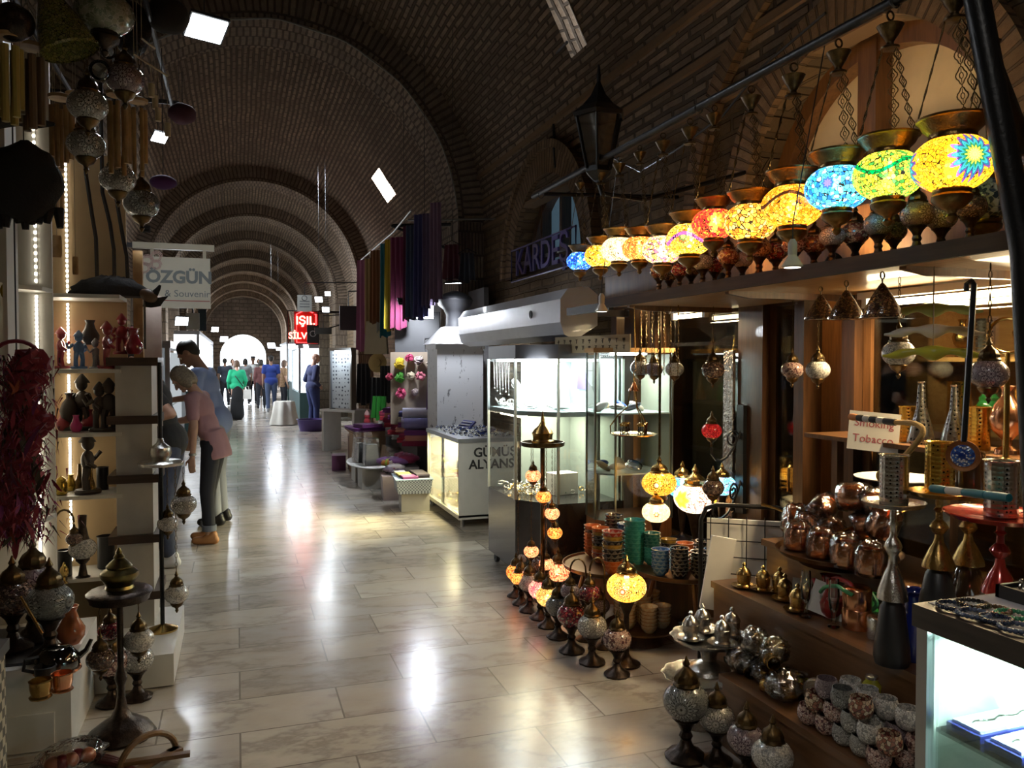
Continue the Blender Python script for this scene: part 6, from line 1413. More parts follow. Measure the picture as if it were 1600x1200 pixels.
heap('pinkish bin heap', b3.x, b3.y, .25, .2, 6, [('grey violet', (.25, .2, .3)), ('wine red', (.3, .03, .08)), ('white lilac', (.6, .55, .6)), ('black', (.03, .03, .03))], 8)
# curved white plinth with clear bags
q = P(575, 745, X=1.62); t = thing('curved_plinth', 'curved white low plinth carrying shiny clear bags', 'plinth', (1.62, q.y, 0)); obj('plinth_top', MB().lathe([(0, .26), (.26, .26), (.27, .275), (.26, .29), (0, .29)], 32, sy=2.4), WHITE, t); obj('plinth_block', MB().bx(-.15, .15, -.5, -.1, 0, .26), PL, t, smooth=False); obj('plinth_block', MB().bx(-.15, .15, .1, .5, 0, .26), PL, t, smooth=False)
for i, (dx, dy, h, lab) in enumerate([(-.02, -.40, .34, 'at the counter end'), (-.08, -.05, .32, 'in the middle'), (-.02, .34, .36, 'at the far end')]):
    t2 = thing('clear_bag', 'shiny clear plastic bag of goods on the curved plinth, %s' % lab, 'bag', (1.62 + dx, q.y + dy, .29), .2 * i, 'clear bags on the curved plinth'); rr = random.Random(i); b = MB().box((0, 0, h / 2), (.2, .26, h), None, .8); obj('plastic_bag', b, WRAP, t2, smooth=False); obj('contents', MB().box((0, 0, h * .4), (.17, .22, h * .75), None, .8), [pbr('silvery goods', (.4, .42, .42), .3, .5), pbr('grey goods', (.3, .32, .33), .4), CARD][i], t2, smooth=False)
t = crate('cardboard_box', 'large brown cardboard box beyond the clear bags', 'box', 560, 720, 1.64, .55, .42, .62, CARD, rz=.05, lid=True); b4 = t.location
t = crate('cardboard_box', 'dark brown cardboard box at the shop corner on the floor', 'box', 548, 722, 1.62, .4, .3, .5, pbr('dark cardboard', (.16, .07, .04), .8)); t.location = (1.72, b4.y + .56, 0)
t = crate('plum_box', 'small plum box on the floor at the shop corner', 'box', 549, 735, 1.60, .3, .2, .22, pbr('plum board', (.12, .03, .08), .6)); t.location = (1.42, b4.y + .5, 0)
fold('purple fabric spread over the large cardboard box', b4.x, b4.y, .62, .6, .5, .05, (.15, .03, .18), .1)
t = crate('display_table', 'long low wooden display table of the textile shop', 'table', 610, 700, 2.12, 2.2, .4, .56, pbr('dark plinth', (.08, .06, .05), .6), rz=0); t.location = (2.27, 10.66, 0); b5 = t.location
PALF = [('wine', (.26, .02, .06)), ('cream', (.55, .5, .38)), ('lilac', (.28, .24, .42)), ('red', (.42, .03, .05)), ('plum', (.15, .03, .16)), ('pale yellow', (.5, .46, .28)), ('white', (.6, .58, .54)), ('salmon', (.6, .26, .2)), ('navy', (.03, .03, .10)), ('striped beige', (.45, .38, .32))]
rr = random.Random(21)
for k, (y, n) in enumerate([(9.78, 3), (10.22, 6), (10.66, 5), (11.10, 6), (11.52, 5)]):
    for q in range(n):
        nm, c = PALF[(k * 3 + q * 7) % 10]
        fold('%s folded fabric, %s from the bottom of the %s textile pile' % (nm, ORD[q], ['frontmost', 'flower board', 'middle', 'fourth', 'rear'][k]), 2.20 + rr.uniform(-.02, .02), y, .562 + .066 * q, .46 + rr.uniform(-.04, .04), .34, .064, c, 1.25 + rr.uniform(-.1, .1))
for q, (nm, c, dx, dz) in enumerate([('blue lilac', (.20, .18, .40), -.08, 0), ('grey lilac', (.30, .27, .42), .08, 0), ('patterned white lilac', (.5, .47, .58), 0, .12)]):
    fold('%s fabric roll on the pile beside the white pillar' % nm, 2.16, 9.78 + dx, .77 + dz, .44, .12, .135, c, 1.3, roll=True)
fold('dark purple fabric draped at the edge of the cardboard box', b4.x - .02, b4.y - .2, .672, .3, .3, .05, (.12, .02, .12), .3)
for u, v, X, w, h, lab, m in [(600, 690, 1.95, .36, .36, 'clear-wrapped beige blanket pack leaning on the table', None), (620, 690, 2.0, .3, .34, 'grey-brown folded blanket pack standing by the table', 1), (645, 682, 2.0, .3, .3, 'beige folded blanket pack under the lilac rolls', 1)]:
    q = Vector((1.93, {600: 10.75, 620: 10.35, 645: 9.98}[u], .0)); t = thing('blanket_pack', lab, 'blanket pack', q, .0, 'blanket packs'); h *= 1.25; obj('blanket', MB().box((0, 0, h / 2), (.16, w, h), rotm(0, .15 if m is None else 0, 0), .95), cloth('beige blanket ' + lab[:5], (.40, .33, .27)), t, smooth=False); obj('plastic_wrap', MB().box((0, 0, h / 2), (.19, w + .03, h + .02), rotm(0, .15 if m is None else 0, 0), .95), WRAP, t, smooth=False)
q = P(572, 668, X=1.8); t = thing('red_doll', 'small red and pink cloth doll propped on the cardboard box', 'doll', (q.x, q.y - .1, .67)); obj('body', MB().ell((0, 0, .05), (.05, .05, .06), 14, 10).ell((0, 0, .13), (.04, .04, .04), 14, 10), cloth('red doll cloth', (.45, .04, .05)), t); obj('hat', MB().lathe([(.045, .15), (.03, .19), (0, .23)], 14), cloth('pink doll cloth', (.6, .35, .33)), t)
# ================================================================== shops further on
WD = T('white dotted display'); co = WD.coord(); dd = WD.vor(co, 14., 'F1', 'Distance', .3); WDM = WD.end(WD.bsdf(Base_Color=WD.mix(dd < .26, (.70, .75, .80), (.10, .12, .16)), Roughness=.5))
COLDP = emis('cold lit panel', (.80, .92, 1.), 2.4)
q = P(534, 600, X=1.75); t = thing('jewel_board', 'tall white lit display board dotted with jewellery before the textile shop', 'display board', (1.75, q.y, 0), -.9)
zt, zbm = P(534, 548, X=1.75).z, P(534, 638, X=1.75).z
obj('board', MB().bx(-.24, .24, 0, .06, zbm, zt), WDM, t, smooth=False); obj('frame', MB().bx(-.27, -.24, -.04, .08, zbm - .02, zt + .03).bx(.24, .27, -.04, .08, zbm - .02, zt + .03).bx(-.27, .27, -.05, .08, zt, zt + .05), STEEL, t, smooth=False)
obj('lamp', MB().bx(-.12, .12, -.05, -.02, zt - .03, zt), emis('cold board lamp', (.9, .96, 1), 30.), t, smooth=False); obj('table', MB().bx(-.45, .40, -.1, .4, zbm - .06, zbm - .02).bx(-.42, -.37, -.08, .35, 0, zbm - .06).bx(.32, .37, -.08, .35, 0, zbm - .06), WHITE, t, smooth=False)
light('board_light', 'POINT', (1.5, q.y - .2, zt - .1), 6, (.85, .94, 1), .05)
q = P(517, 672, Z=0); t = thing('purple_tub', 'round purple plastic tub on the floor below the dotted display board', 'tub', (1.62, q.y, 0)); obj('tub', MB().lathe([(0, 0), (.26, 0), (.32, .26), (.34, .27), (.31, .27), (.25, .02), (0, .02)], 28), pbr('purple plastic', (.08, .05, .22), .4), t)
# glowing show window and its stall
def stall(label, X, y0, y1, zbm, ztp, col, st, base=pbr('dark green stall', (.03, .07, .07), .4), ext=.5):
    t = thing('show_window', label, 'showcase', (X, (y0 + y1) / 2, 0)); w = (y1 - y0) / 2; sgn = 1 if X > .4 else -1
    obj('cabinet', MB().bx(0, sgn * ext, -w, w, 0, zbm), base, t, smooth=False); obj('lit_panel', MB().bx(sgn * .03, sgn * .06, -w + .04, w - .04, zbm + .03, ztp - .04), emis('lit show window %g' % st, col, st), t, smooth=False)
    obj('end_panel', MB().bx(sgn * .03, sgn * ext, -w, -w + .04, zbm, ztp), emis('lit end %g' % (st * .6), col, st * .6), t, smooth=False)
    obj('frame', MB().bx(-.02 * sgn, sgn * .08, -w, -w + .06, zbm, ztp).bx(-.02 * sgn, sgn * .08, w - .06, w, zbm, ztp).bx(-.03 * sgn, sgn * ext, -w, w, ztp, ztp + .08), STEEL, t, smooth=False)
    for k in range(2): obj('glass_shelf', MB().bx(-.0, sgn * .06, -w + .06, w - .06, zbm + (ztp - zbm) * (.33 + .33 * k), zbm + (ztp - zbm) * (.33 + .33 * k) + .015), SHG, t, smooth=False)
    return t
stall('bright cold show window behind the man in navy', 1.55, 21.6, 24.4, .78, 1.95, (.82, .94, 1.), 3.)
stall('bright show window further along beside the brown-dressed woman', 1.75, 26.5, 29.5, .9, 2.1, (.88, .95, 1.), 3.)
stall('white lit show window near the far portal', 1.9, 33., 38., .8, 2.3, (.9, .95, 1.), 4.)
stall('dotted white jewellery window behind the people at the stall', -.72, 9.6, 12.4, .75, 1.75, (.75, .82, .86), .55, pbr('grey stall', (.2, .2, .2), .5))
stall('dazzling white shop front on the stall side before the portal', -.80, 19., 30., .95, 2.2, (.92, .96, 1.), 4.)
q = P(465, 640, X=1.35); o = obj('draped_table', MB().lathe([(.0, .60), (.22, .60), (.25, .57), (.29, .3), (.36, .02), (.34, .02)], 42, flute=(7, .09)), cloth('white tablecloth', (.6, .58, .52)), None, (1.12, 21.0, 0)); tag(o, 'round table under a white draped cloth beside the man in navy', 'table')
# neon sign
q = P(474, 512, Y=18.5); t = thing('neon_sign', 'glowing red neon shop sign in a black frame over the passage', 'sign', q)
NE = emis('red neon', (1., .03, .03), 8.); NEH = emis('hot neon lettering', (1., .16, .12), 9.)
w = 46 / F * 18 ; h = 52 / F * 18
obj('frame', MB().tube([(-w / 2, 0, -h / 2), (w / 2, 0, -h / 2), (w / 2, 0, h / 2), (-w / 2, 0, h / 2)], .02, 6, closed=True), BLACKMETAL, t)
obj('back_board', MB().bx(-w * .3, w * .5, .02, .05, -h * .48, h * .48), pbr('dark red board', (.25, .01, .01), .4), t, smooth=False)
obj('lettering', text_mb('IŞIL', h * .34, .01, .006), NEH, t, (w * .06, -.02, h * .2), (PI / 2, 0, 0), smooth=False); obj('lettering', text_mb('SİLVER', h * .27, .01, .004), NEH, t, (-w * .02, -.02, -h * .25), (PI / 2, 0, 0), smooth=False)
obj('neon_outline', MB().tube([(-w * .22, .01, -h * .44), (w * .42, .01, -h * .44), (w * .42, .01, h * .40), (w * .1, .01, h * .55), (-w * .22, .01, h * .40)], .016, 6, closed=True), NE, t)
obj('wall_arm', MB().tube([(w / 2, 0, h / 2), (2.7 - q.x, .2, h / 2)], .02, 6).tube([(w / 2, 0, -h * .1), (2.7 - q.x, .2, h * .3)], .015, 6), BLACKMETAL, t)
light('neon_glow', 'POINT', q + Vector((0, -.35, 0)), 4, (1., .05, .04), .25)
# smaller signs along that side
def sign(label, u, v, wpx, hpx, Y, col, txt=None, tcol=(.2, .2, .2), bars=0, ts=.4):
    q = P(u, v, Y=Y); D = -(CM.inverted() @ (q - Vector((0, 0, EYE)))).z; w, h = wpx / F * D, hpx / F * D
    t = thing('hanging_sign', label, 'sign', q); obj('board', MB().bx(-w / 2, w / 2, 0, .03, -h / 2, h / 2), pbr(label + ' board', col, .5), t, smooth=False)
    if txt: obj('lettering', text_mb(txt, h * ts, .002), pbr('sign ink %s' % str(tcol), tcol, .5), t, (0, -.004, 0), (PI / 2, 0, 0), smooth=False)
    for k in range(bars): obj('lettering', MB().bx(-w * .34, w * .34, -.004, 0, h * (.12 - .16 * k) - h * .03, h * (.12 - .16 * k) + h * .03), pbr('sign ink dark', (.12, .12, .12), .6), t, smooth=False)
    obj('hanger', MB().tube([(0, .015, h / 2), (0, .015, h / 2 + .25), ((1 if q.x > .4 else -1) * (2.6 if q.x > .4 else 1.7) - q.x, .015, h / 2 + .3)], .012, 5), BLACKMETAL, t)
    return t
t = sign('pale grey notice sign with three dark lines above the red neon', 476, 474, 22, 26, 16.8, (.30, .30, .27), None, bars=3); obj('round_mark', MB().tube([(.05 * math.cos(k * PI / 8), -.004, .11 + .05 * math.sin(k * PI / 8)) for k in range(16)], .008, 5, closed=True), pbr('sign ink dark', (.12, .12, .12), .6), t)
sign('black shop sign with a pale letter beyond the red neon', 489, 522, 18, 28, 17.6, (.02, .02, .02), 'O', (.5, .5, .5), ts=.5)
sign('dark blank sign board beside the scarves', 545, 497, 28, 38, 13.9, (.045, .04, .038))
sign('long dark blank sign over the show window', 505, 517, 26, 10, 17., (.05, .05, .045), None)
sign('small white box sign under the cream shop sign', 301, 502, 20, 26, 9.4, (.55, .58, .62))
sign('dark blue panel beside the white box sign', 316, 500, 12, 34, 10.2, (.02, .04, .06))
# scattered white spot lamps
for i, (u, v, Y, s, e, lab) in enumerate([(498, 468, 14.5, .14, 10, 'white spotlight above the notice sign'), (512, 459, 13.5, .10, 6, 'small white spotlight beside the hanging scarves'), (509, 484, 14.2, .13, 10, 'angled white spotlight below the notice sign'), (456, 541, 18.3, .16, 14, 'bare white lamp under the red neon sign'), (478, 541, 18.9, .12, 10, 'bare white lamp beside the show window'), (424, 540, 25., .24, 20, 'bright white lamp over the man in the blue t-shirt'), (435, 545, 26., .16, 12, 'second bright lamp over the show window'),
                                           (284, 502, 8.6, .13, 14, 'round white lamp beside the white box sign'), (336, 515, 14., .12, 10, 'flat white lamp hanging before the portal'), (350, 530, 17., .16, 14, 'slanted white strip lamp at the portal edge'), (708, 443, 8.6, .16, 10, 'warm white lamp under the maroon garment')]):
    floodlight(lab, P(u, v, Y=Y), P(u, v, Y=Y) + Vector((.2 * (1 if u < 400 else -1), -.8, -.5)) if u != 708 else (2.35, 8.7, 1.0), s, e if u != 708 else 130, 14.)
# ceiling cables and conduit
r0 = VR - .36; pts = [(VX + r0 * math.cos(math.radians(a)), 9.97, VZ + r0 * math.sin(math.radians(a)) + .015 * math.sin(a * .3)) for a in range(4, 150, 4)]
P0 = Vector(pts[0]); o = obj('ceiling_cable', MB().tube([Vector(p) - P0 for p in pts], .012, 5), pbr('grey cable', (.20, .19, .16), .5), None, P0); tag(o, 'grey cable following the edge of the first brick arch', 'cable')
pts = [P(886, 66, X=2.80), P(868, 85, X=2.84), P(852, 120, X=2.9), P(848, 148, X=2.94), P(864, 178, X=2.98), P(866, 235, X=3.0), P(868, 262, X=3.0)]
o = obj('wall_cable', MB().tube([p - pts[0] for p in pts], .014, 6), BLACKP, None, pts[0]); tag(o, 'black cable drooping from the skylight down the wall', 'cable')
q0 = P(1010, 330, X=2.9); pts = [P(945, 240, X=2.93), P(1000, 268, X=2.95), P(1060, 232, X=2.95), P(1130, 180, X=2.95), P(1190, 105, X=2.95), P(1290, 20, X=2.95)]
o = obj('wall_cable', MB().tube([p - pts[0] for p in pts], .008, 5), BLACKP, None, pts[0]); tag(o, 'thin black cable strung across the masonry behind the lantern', 'cable')
# dark violet neon sign in the dusk window
a, b_ = P(802, 415, X=2.9), P(903, 385, X=2.9); c = (a + b_) / 2; L = abs(a.y - b_.y)
t = thing('unlit_neon_sign', 'unlit violet tube sign across the dark arched window', 'sign', c, (0, 0, PI / 2 + PI)); VN = pbr('violet tube', (.10, .08, .28), .3, coat=.5)
obj('lettering', text_mb('KARDEŞ', L * .22, .01, .002), VN, t, (0, -.02, 0), (PI / 2, 0, 0), smooth=False)
obj('tube_outline', MB().tube([(-L * .5, -.02, -.17), (L * .5, -.02, -.17), (L * .5, -.02, .17), (-L * .5, -.02, .17)], .010, 5, closed=True), VN, t); obj('mount', MB().bx(-L * .45, L * .45, -.01, .09, -.02, .02), BLACKP, t, smooth=False)
# ================================================================== the stall on the other side of the passage
YC = 4.72
cA, cB = P(181, 700, Y=YC).x, P(238, 700, Y=YC).x
cz = lambda v: P(210, v, Y=YC).z
# white pillar with brown bands on a white plinth
pl = P(243, 1072, Z=0)
t = thing('box_plinth', 'low white box plinth under the banded pillar', 'plinth', ((cA + cB) / 2, YC, 0))
PLY0, PLX1 = P(272, 1072, Z=0).y, P(272, 1072, Z=0).x
pzt = P(235, 1025, Y=PLY0).z
PZ = pzt
obj('plinth_body', MB().bx(cA - .05 - t.location.x, PLX1 - t.location.x, PLY0 - YC, .34, 0.006, pzt), WHITE, t, smooth=False)
obj('recess', MB().bx(cA - .03 - t.location.x, PLX1 - .02 - t.location.x, PLY0 + .02 - YC, .32, 0, .008), BLACKP, t, smooth=False)
t = thing('display_pillar', 'white square pillar ringed with brown wooden bands', 'pillar', ((cA + cB) / 2, YC, PZ))
hw = (cB - cA) / 2; dp = .30
obj('shaft', MB().bx(-hw, hw, 0, dp, 0, cz(562) - PZ), OFFWHITE, t, smooth=False)
BANDM = wood('band wood', (.035, .02, .012), (.075, .045, .03), .5, axis=0)
for v in (565, 656, 748, 842, 931):
    z = cz(v) - PZ; obj('band', MB().bx(-hw - .04, hw + .035, -.025, dp + .025, z - .022, z + .022), BANDM, t, smooth=False)
# white shelving behind, with light strips
SHW = pbr('white shelving', (.66, .64, .58), .5)
YB = 5.0
xa, xb = P(84, 600, Y=YB).x, cA + .03
zb = lambda v: P(130, v, Y=YB - .3).z
t = thing('shelving_unit', 'white open shelving unit between the divider and the banded pillar', 'shelving', (xa, YB, 0))
W = xb - xa
obj('back_panel', MB().bx(-.02, W, .0, .02, 0, 2.75), pbr('tan back panel', (.50, .36, .20), .6), t, smooth=False)
obj('side_panel', MB().bx(-.035, 0, -.45, .02, 0, 3.1), SHW, t, smooth=False)
zsA = [zb(898) - .02, zb(775), zb(677), zb(577), zb(459)]
for z in zsA: obj('shelf_board', MB().bx(0, W, -.30, 0, z - .02, z), SHW, t, smooth=False)
LEDS = emis('white led', (1., .90, .72), 14.)
def led_strip(parent, x, y, z0, z1, n):
    b = MB(); b.bx(x - .006, x + .006, y - .004, y, z0, z1); obj('strip_backing', b, WHITE, parent, smooth=False)
    e = MB()
    for k in range(n): z = z0 + (z1 - z0) * (k + .5) / n; e.bx(x - .0055, x + .0055, y - .008, y - .004, z - .0055, z + .0055)
    obj('led_strip', e, LEDS, parent, smooth=False)
xl = P(107, 600, Y=YB - .02).x - xa
for za, zb_ in zip(zsA, zsA[1:]): led_strip(t, xl, -.002, za + .03, zb_ - .03, 16)
led_strip(t, xl, -.002, zsA[4] + .02, 2.70, 26)
for z in zsA[1:]: light('shelf_strip_light', 'AREA', (xa + xl, YB - .06, z - .18), .5, (1., .88, .68), .05, sizey=.25, rot=(-PI / 2, 0, 0))
# second unit further out
YB2 = 4.35
xc, xd = P(-60, 600, Y=YB2).x, P(84, 600, Y=YB2).x
zc = lambda v: P(50, v, Y=YB2 - .2).z
t = thing('shelving_unit', 'white shelving unit beside the drawer box, hung with the red feathers', 'shelving', (xc, YB2, 0)); W2 = xd - xc
obj('back_panel', MB().bx(0, W2, 0, .02, 0, 3.1), SHW, t, smooth=False)
zsB = [zc(918), zc(815), zc(660), zc(445)]
for z in zsB: obj('shelf_board', MB().prism([(0, 0), (W2, 0), (W2 - .02, -.12), (W2 * .55, -.30), (0, -.34)], .02, None, (0, 0, z - .02)), SHW, t, smooth=False)
xl2 = P(58, 600, Y=YB2 - .02).x - xc
for za, zb_ in zip(zsB, zsB[1:]): led_strip(t, xl2, -.002, za + .03, zb_ - .03, 16 + int(20 * (zb_ - za)))
led_strip(t, xl2, -.002, zsB[-1] + .02, 2.75, 24)
obj('divider', MB().bx(P(22, 600, Y=YB2 - .5).x - xc - .012, P(22, 600, Y=YB2 - .5).x - xc + .004, -.6, -.42, 1.0, 3.1), SHW, t, smooth=False)
for z in zsB[1:]: light('shelf_strip_light', 'AREA', (xc + xl2, YB2 - .06, z - .2), .5, (1., .88, .68), .05, sizey=.25, rot=(-PI / 2, 0, 0))
# drawer box in front
q = P(112, 1172, Z=0); zt = P(112, 1042, X=q.x, ).z
t = thing('drawer_box', 'long low white drawer box with lamps and pipes standing on it', 'box', (q.x, q.y, 0)); L = 4.32 - q.y
zt = P(112, 1038, Y=q.y).z
obj('box_body', MB().bx(-.55, 0, 0, L, 0.0, zt), WHITE, t, smooth=False)
obj('drawer_front', MB().bx(-.50, -.06, -.012, 0, .02, zt * .48), WHITE, t, smooth=False)
obj('top_tray', MB().bx(-.50, -.05, .05, L - .1, zt, zt + .012), pbr('dark tray', (.03, .03, .035), .3), t, smooth=False)
BX, BY, BZ = q.x, q.y, zt + .013
# chequered case at the frame edge
q2 = P(22, 1000, Y=2.55)
t = T('chequer cloth'); co = t.coord(); ck = t.w(t.n('ShaderNodeTexChecker', {'Vector': co, 'Color1': (.42, .36, .26), 'Color2': (.04, .03, .02), 'Scale': 34.}).outputs[0]); CHK = t.end(t.bsdf(Base_Color=ck, Roughness=.5))
t = thing('chequered_case', 'tall brown and cream chequered case with a black lid', 'case', (q2.x - .335, 2.6, 0)); obj('case_body', MB().bx(-.2, .24, -.2, .25, 0, .70), CHK, t, smooth=False); obj('lid', MB().bx(-.21, .25, -.21, .26, .70, .735), BLACKP, t, smooth=False)
# goods on the two shelving units -----------------------------------------------------------
def on_shelf(u, Y, z, me, mat, name, label, cat, s=1., rot=None, group='souvenirs on the white shelving'):
    p = P(u, 600, Y=Y); return single(me, name, label, cat, mat, (p.x, p.y, z), rot if rot is not None else R.uniform(0, 6), group, s)
FIG = MB().lathe([(0, 0), (.040, 0), (.042, .008), (.038, .014), (0, .014)], 16).tube([(-.016, 0, .01), (-.018, .004, .05), (-.012, 0, .085)], [.013, .011, .014], 8).tube([(.016, 0, .01), (.018, .004, .05), (.012, 0, .085)], [.013, .011, .014], 8).ell((0, 0, .11), (.029, .02, .035), 14, 10).tube([(-.026, 0, .13), (-.046, -.012, .105), (-.03, -.03, .09)], [.010, .008, .007], 7).tube([(.026, 0, .13), (.048, -.01, .11), (.05, -.03, .135)], [.010, .008, .007], 7).ell((0, -.002, .165), (.020, .020, .022), 14, 10).lathe([(.027, .172), (.024, .178), (.016, .19), (.004, .205), (0, .206)], 14).mesh('figurine')
KR = pbr('dark red paint', (.30, .02, .03), .3, coat=.5); KB = pbr('blue stripes', (.12, .22, .42), .5); KW = pbr('ivory paint', (.6, .56, .5), .5); KD = pbr('dark wood carving', (.035, .022, .015), .5); KY = pbr('brassy yellow', (.45, .30, .05), .25, .8); KG = pbr('grey stone', (.25, .25, .26), .6); KP = pbr('magenta glass', (.4, .02, .15), .15, coat=.8)
ya = YB - .17
z4, z3, z2, z1 = zsA[3] + .001, zsA[2] + .001, zsA[1] + .001, zsA[0] + .001
JUG = MB().lathe([(0, 0), (.03, 0), (.05, .03), (.052, .06), (.03, .10), (.022, .13), (.03, .15), (.027, .15), (.018, .13), (0, .1)], 18).mesh('jug')
for ii, (u, z, me, m, nm, lb, ct, s) in enumerate([
 (124, z4, FIG, KB, 'figurine', 'blue and white striped figurine on the upper shelf behind the pillar', 'figurine', 1.0), (96, z4, FIG, KR, 'figurine', 'dark red figurine on the upper shelf beside the light strip', 'figurine', 1.1), (150, z4, FIG, KG, 'figurine', 'grey stone figurine on the upper shelf', 'figurine', .8), (142, z4 + .13, JUG, KD, 'carved_pot', 'dark carved pot high behind the grey figurine', 'pot', .9), (168, z4, FIG, KR, 'figurine', 'red painted figurine on the upper shelf next to the pillar', 'figurine', 1.25),
 (98, z3, JUG, KR, 'glass_jug', 'red glass jug on the second shelf beside the light strip', 'jug', .7), (118, z3, JUG, KP, 'glass_jug', 'magenta glass jug on the second shelf', 'jug', .6), (138, z3, JUG, KR, 'glass_jug', 'red glass jug in the middle of the second shelf', 'jug', .75), (155, z3, FIG, KD, 'figurine', 'dark wood figurine on the second shelf near the pillar', 'figurine', 1.3), (128, z3, FIG, KD, 'figurine', 'dark wood figurine behind the magenta jug', 'figurine', 1.5), (170, z3, FIG, KD, 'figurine', 'dark tall figurine touching the pillar on the second shelf', 'figurine', 1.4), (108, z3, URN, KD, 'urn', 'dark urn behind the red jug on the second shelf', 'urn', 1.2),
 (93, z2, JAR, KY, 'lidded_jar', 'golden lidded jar on the third shelf by the divider', 'jar', .75), (122, z2, BOT, BRONZE, 'bottle', 'bronze bottle on the third shelf beside the light strip', 'bottle', .75), (140, z2, BOT, BRASS, 'bottle', 'brass patterned bottle in the middle of the third shelf', 'bottle', .7), (158, z2, TUBEJ, BLACKP, 'black_cup', 'black cup on the third shelf by the pillar', 'cup', .8), (135, z2, FIG, KD, 'figurine', 'dark carved figure standing behind the bottles', 'figurine', 1.6), (108, z2, JUG, KY, 'brass_jug', 'small brassy jug on the third shelf', 'jug', .6),
 (97, z1, TUBEJ, BLACKP, 'black_box', 'tall black canister on the bottom shelf beside the light strip', 'canister', .9), (162, z1, TUBEJ, BLACKP, 'black_box', 'tall black canister on the bottom shelf by the pillar', 'canister', 1.15)]):
    on_shelf(u, ya + (.07 if ii % 2 else -.05), z + .001, me, m, nm, lb, ct, s)
# mosaic vase lamp and swan-neck lamp on the lowest shelf
p = P(129, 857, Y=ya - .1)
t = thing('mosaic_vase_lamp', 'white mosaic vase lamp with a dark flared neck on the drawer box', 'lamp', p, 0, None, 1.15)
obj('globe', SG, UN['white speckled'], t); obj('neck', MB().lathe([(.031, s1 - .004), (.024, s1 + .02), (.017, s1 + .06), (.02, s1 + .11), (.018, s1 + .11), (.012, s1 + .06)], 18), DARKBASE, t)
hz = p.z / 1.15 - zsA[0] / 1.15
obj('bottom_finial', MB().lathe([(.031, s0 + .004), (.03, s0 - .01), (.012, s0 - .03), (.02, -hz + .01), (.032, -hz + .002), (0, -hz + .002)], 18), DARKBASE, t)
swan('swan-neck lamp with a curved bronze arm in front of the light strip', P(86, 900, Y=ya - .15).x, ya - .15, z1, UN['smoky brown'], .36, .7, ang=.2)
p = P(100, 872, Y=ya - .2); single(MB().ell((0, 0, 0), (.022, .022, .034), 16, 12).lathe([(.01, .03), (.006, .045), (0, .05)], 10).lathe([(0, -.06), (.02, -.06), (.006, -.045), (.006, -.03)], 12).mesh('brass_egg'), 'brass_egg', 'shiny brass egg ornament on a stand below the light strip', 'ornament', GOLD, (p.x, p.y, z1 + .06), 0)
# lamps and pipes on the drawer box
def box_lamp(u, v, Y, k, s, label): p = P(u, v, Y=Y); return table_lamp(label, (p.x, p.y, BZ), UN[k], s, 'lamps on the drawer box')
for u, Y, k, s, lab in [(78, 3.75, 'grey with dark tree pattern', 1.55, 'grey tree-pattern mosaic lamp on the drawer box'), (52, 4.0, 'dull violet with white flowers', 1.7, 'violet mosaic lamp on the drawer box behind the grey one'), (20, 3.9, 'smoky brown', 1.5, 'smoky brown mosaic lamp on the drawer box near the frame of red feathers')]:
    p = P(u, 950, Y=Y); table_lamp(lab, (p.x, p.y, BZ), UN[k], s, 'lamps on the drawer box')
p = P(80, 990, Y=3.55); t = thing('teapot', 'dark shiny metal teapot with a copper rim on the drawer box', 'teapot', (p.x + .02, p.y, BZ), .4, None, 1.3)
obj('pot_body', MB().lathe([(0, 0), (.05, 0), (.062, .02), (.06, .05), (.04, .075), (.03, .08), (0, .082)], 22), pbr('dark chrome', (.12, .12, .12), .08, 1.), t); obj('copper_rim', MB().lathe([(.055, -.0), (.066, .008), (.064, .014), (.055, .01)], 22), COPPER, t)
obj('spout', MB().tube([(.05, 0, .03), (.08, 0, .05), (.095, 0, .08)], [.012, .008, .006], 8), pbr('dark chrome', (.12, .12, .12), .08, 1.), t); obj('handle', MB().tube([(-.05, 0, .06), (-.085, 0, .06), (-.09, 0, .03), (-.058, 0, .015)], .006, 6), BLACKP, t)
for i, (u, Y, m, lab) in enumerate([(96, 3.35, COPPER, 'small copper cup standing on the drawer box'), (62, 3.3, BRASS, 'small brass cup at the front of the drawer box'), (70, 3.45, BLACKP, 'small black cup beside the teapot')]):
    p = P(u, 1010, Y=Y); single(CUP, 'small_cup', lab, 'cup', m, (p.x, p.y, BZ), 0, 'small cups on the drawer box', 1.2)
p0, p1 = P(32, 932, Y=3.3), P(66, 990, Y=3.25); p1.z = max(p1.z, BZ + .01); o = obj('brass_stick', MB().tube([(0, 0, 0), p1 - p0], .005, 6), BRASS, None, p0); tag(o, 'thin brass stick leaning on the drawer box', 'stick')
p = P(118, 925, Y=3.9); single(JUG, 'orange_jug', 'small orange glazed jug at the end of the drawer box', 'jug', pbr('orange glaze plain', (.55, .16, .06), .2, coat=.8), (p.x - .02, p.y, BZ), 0, None, 1.1)
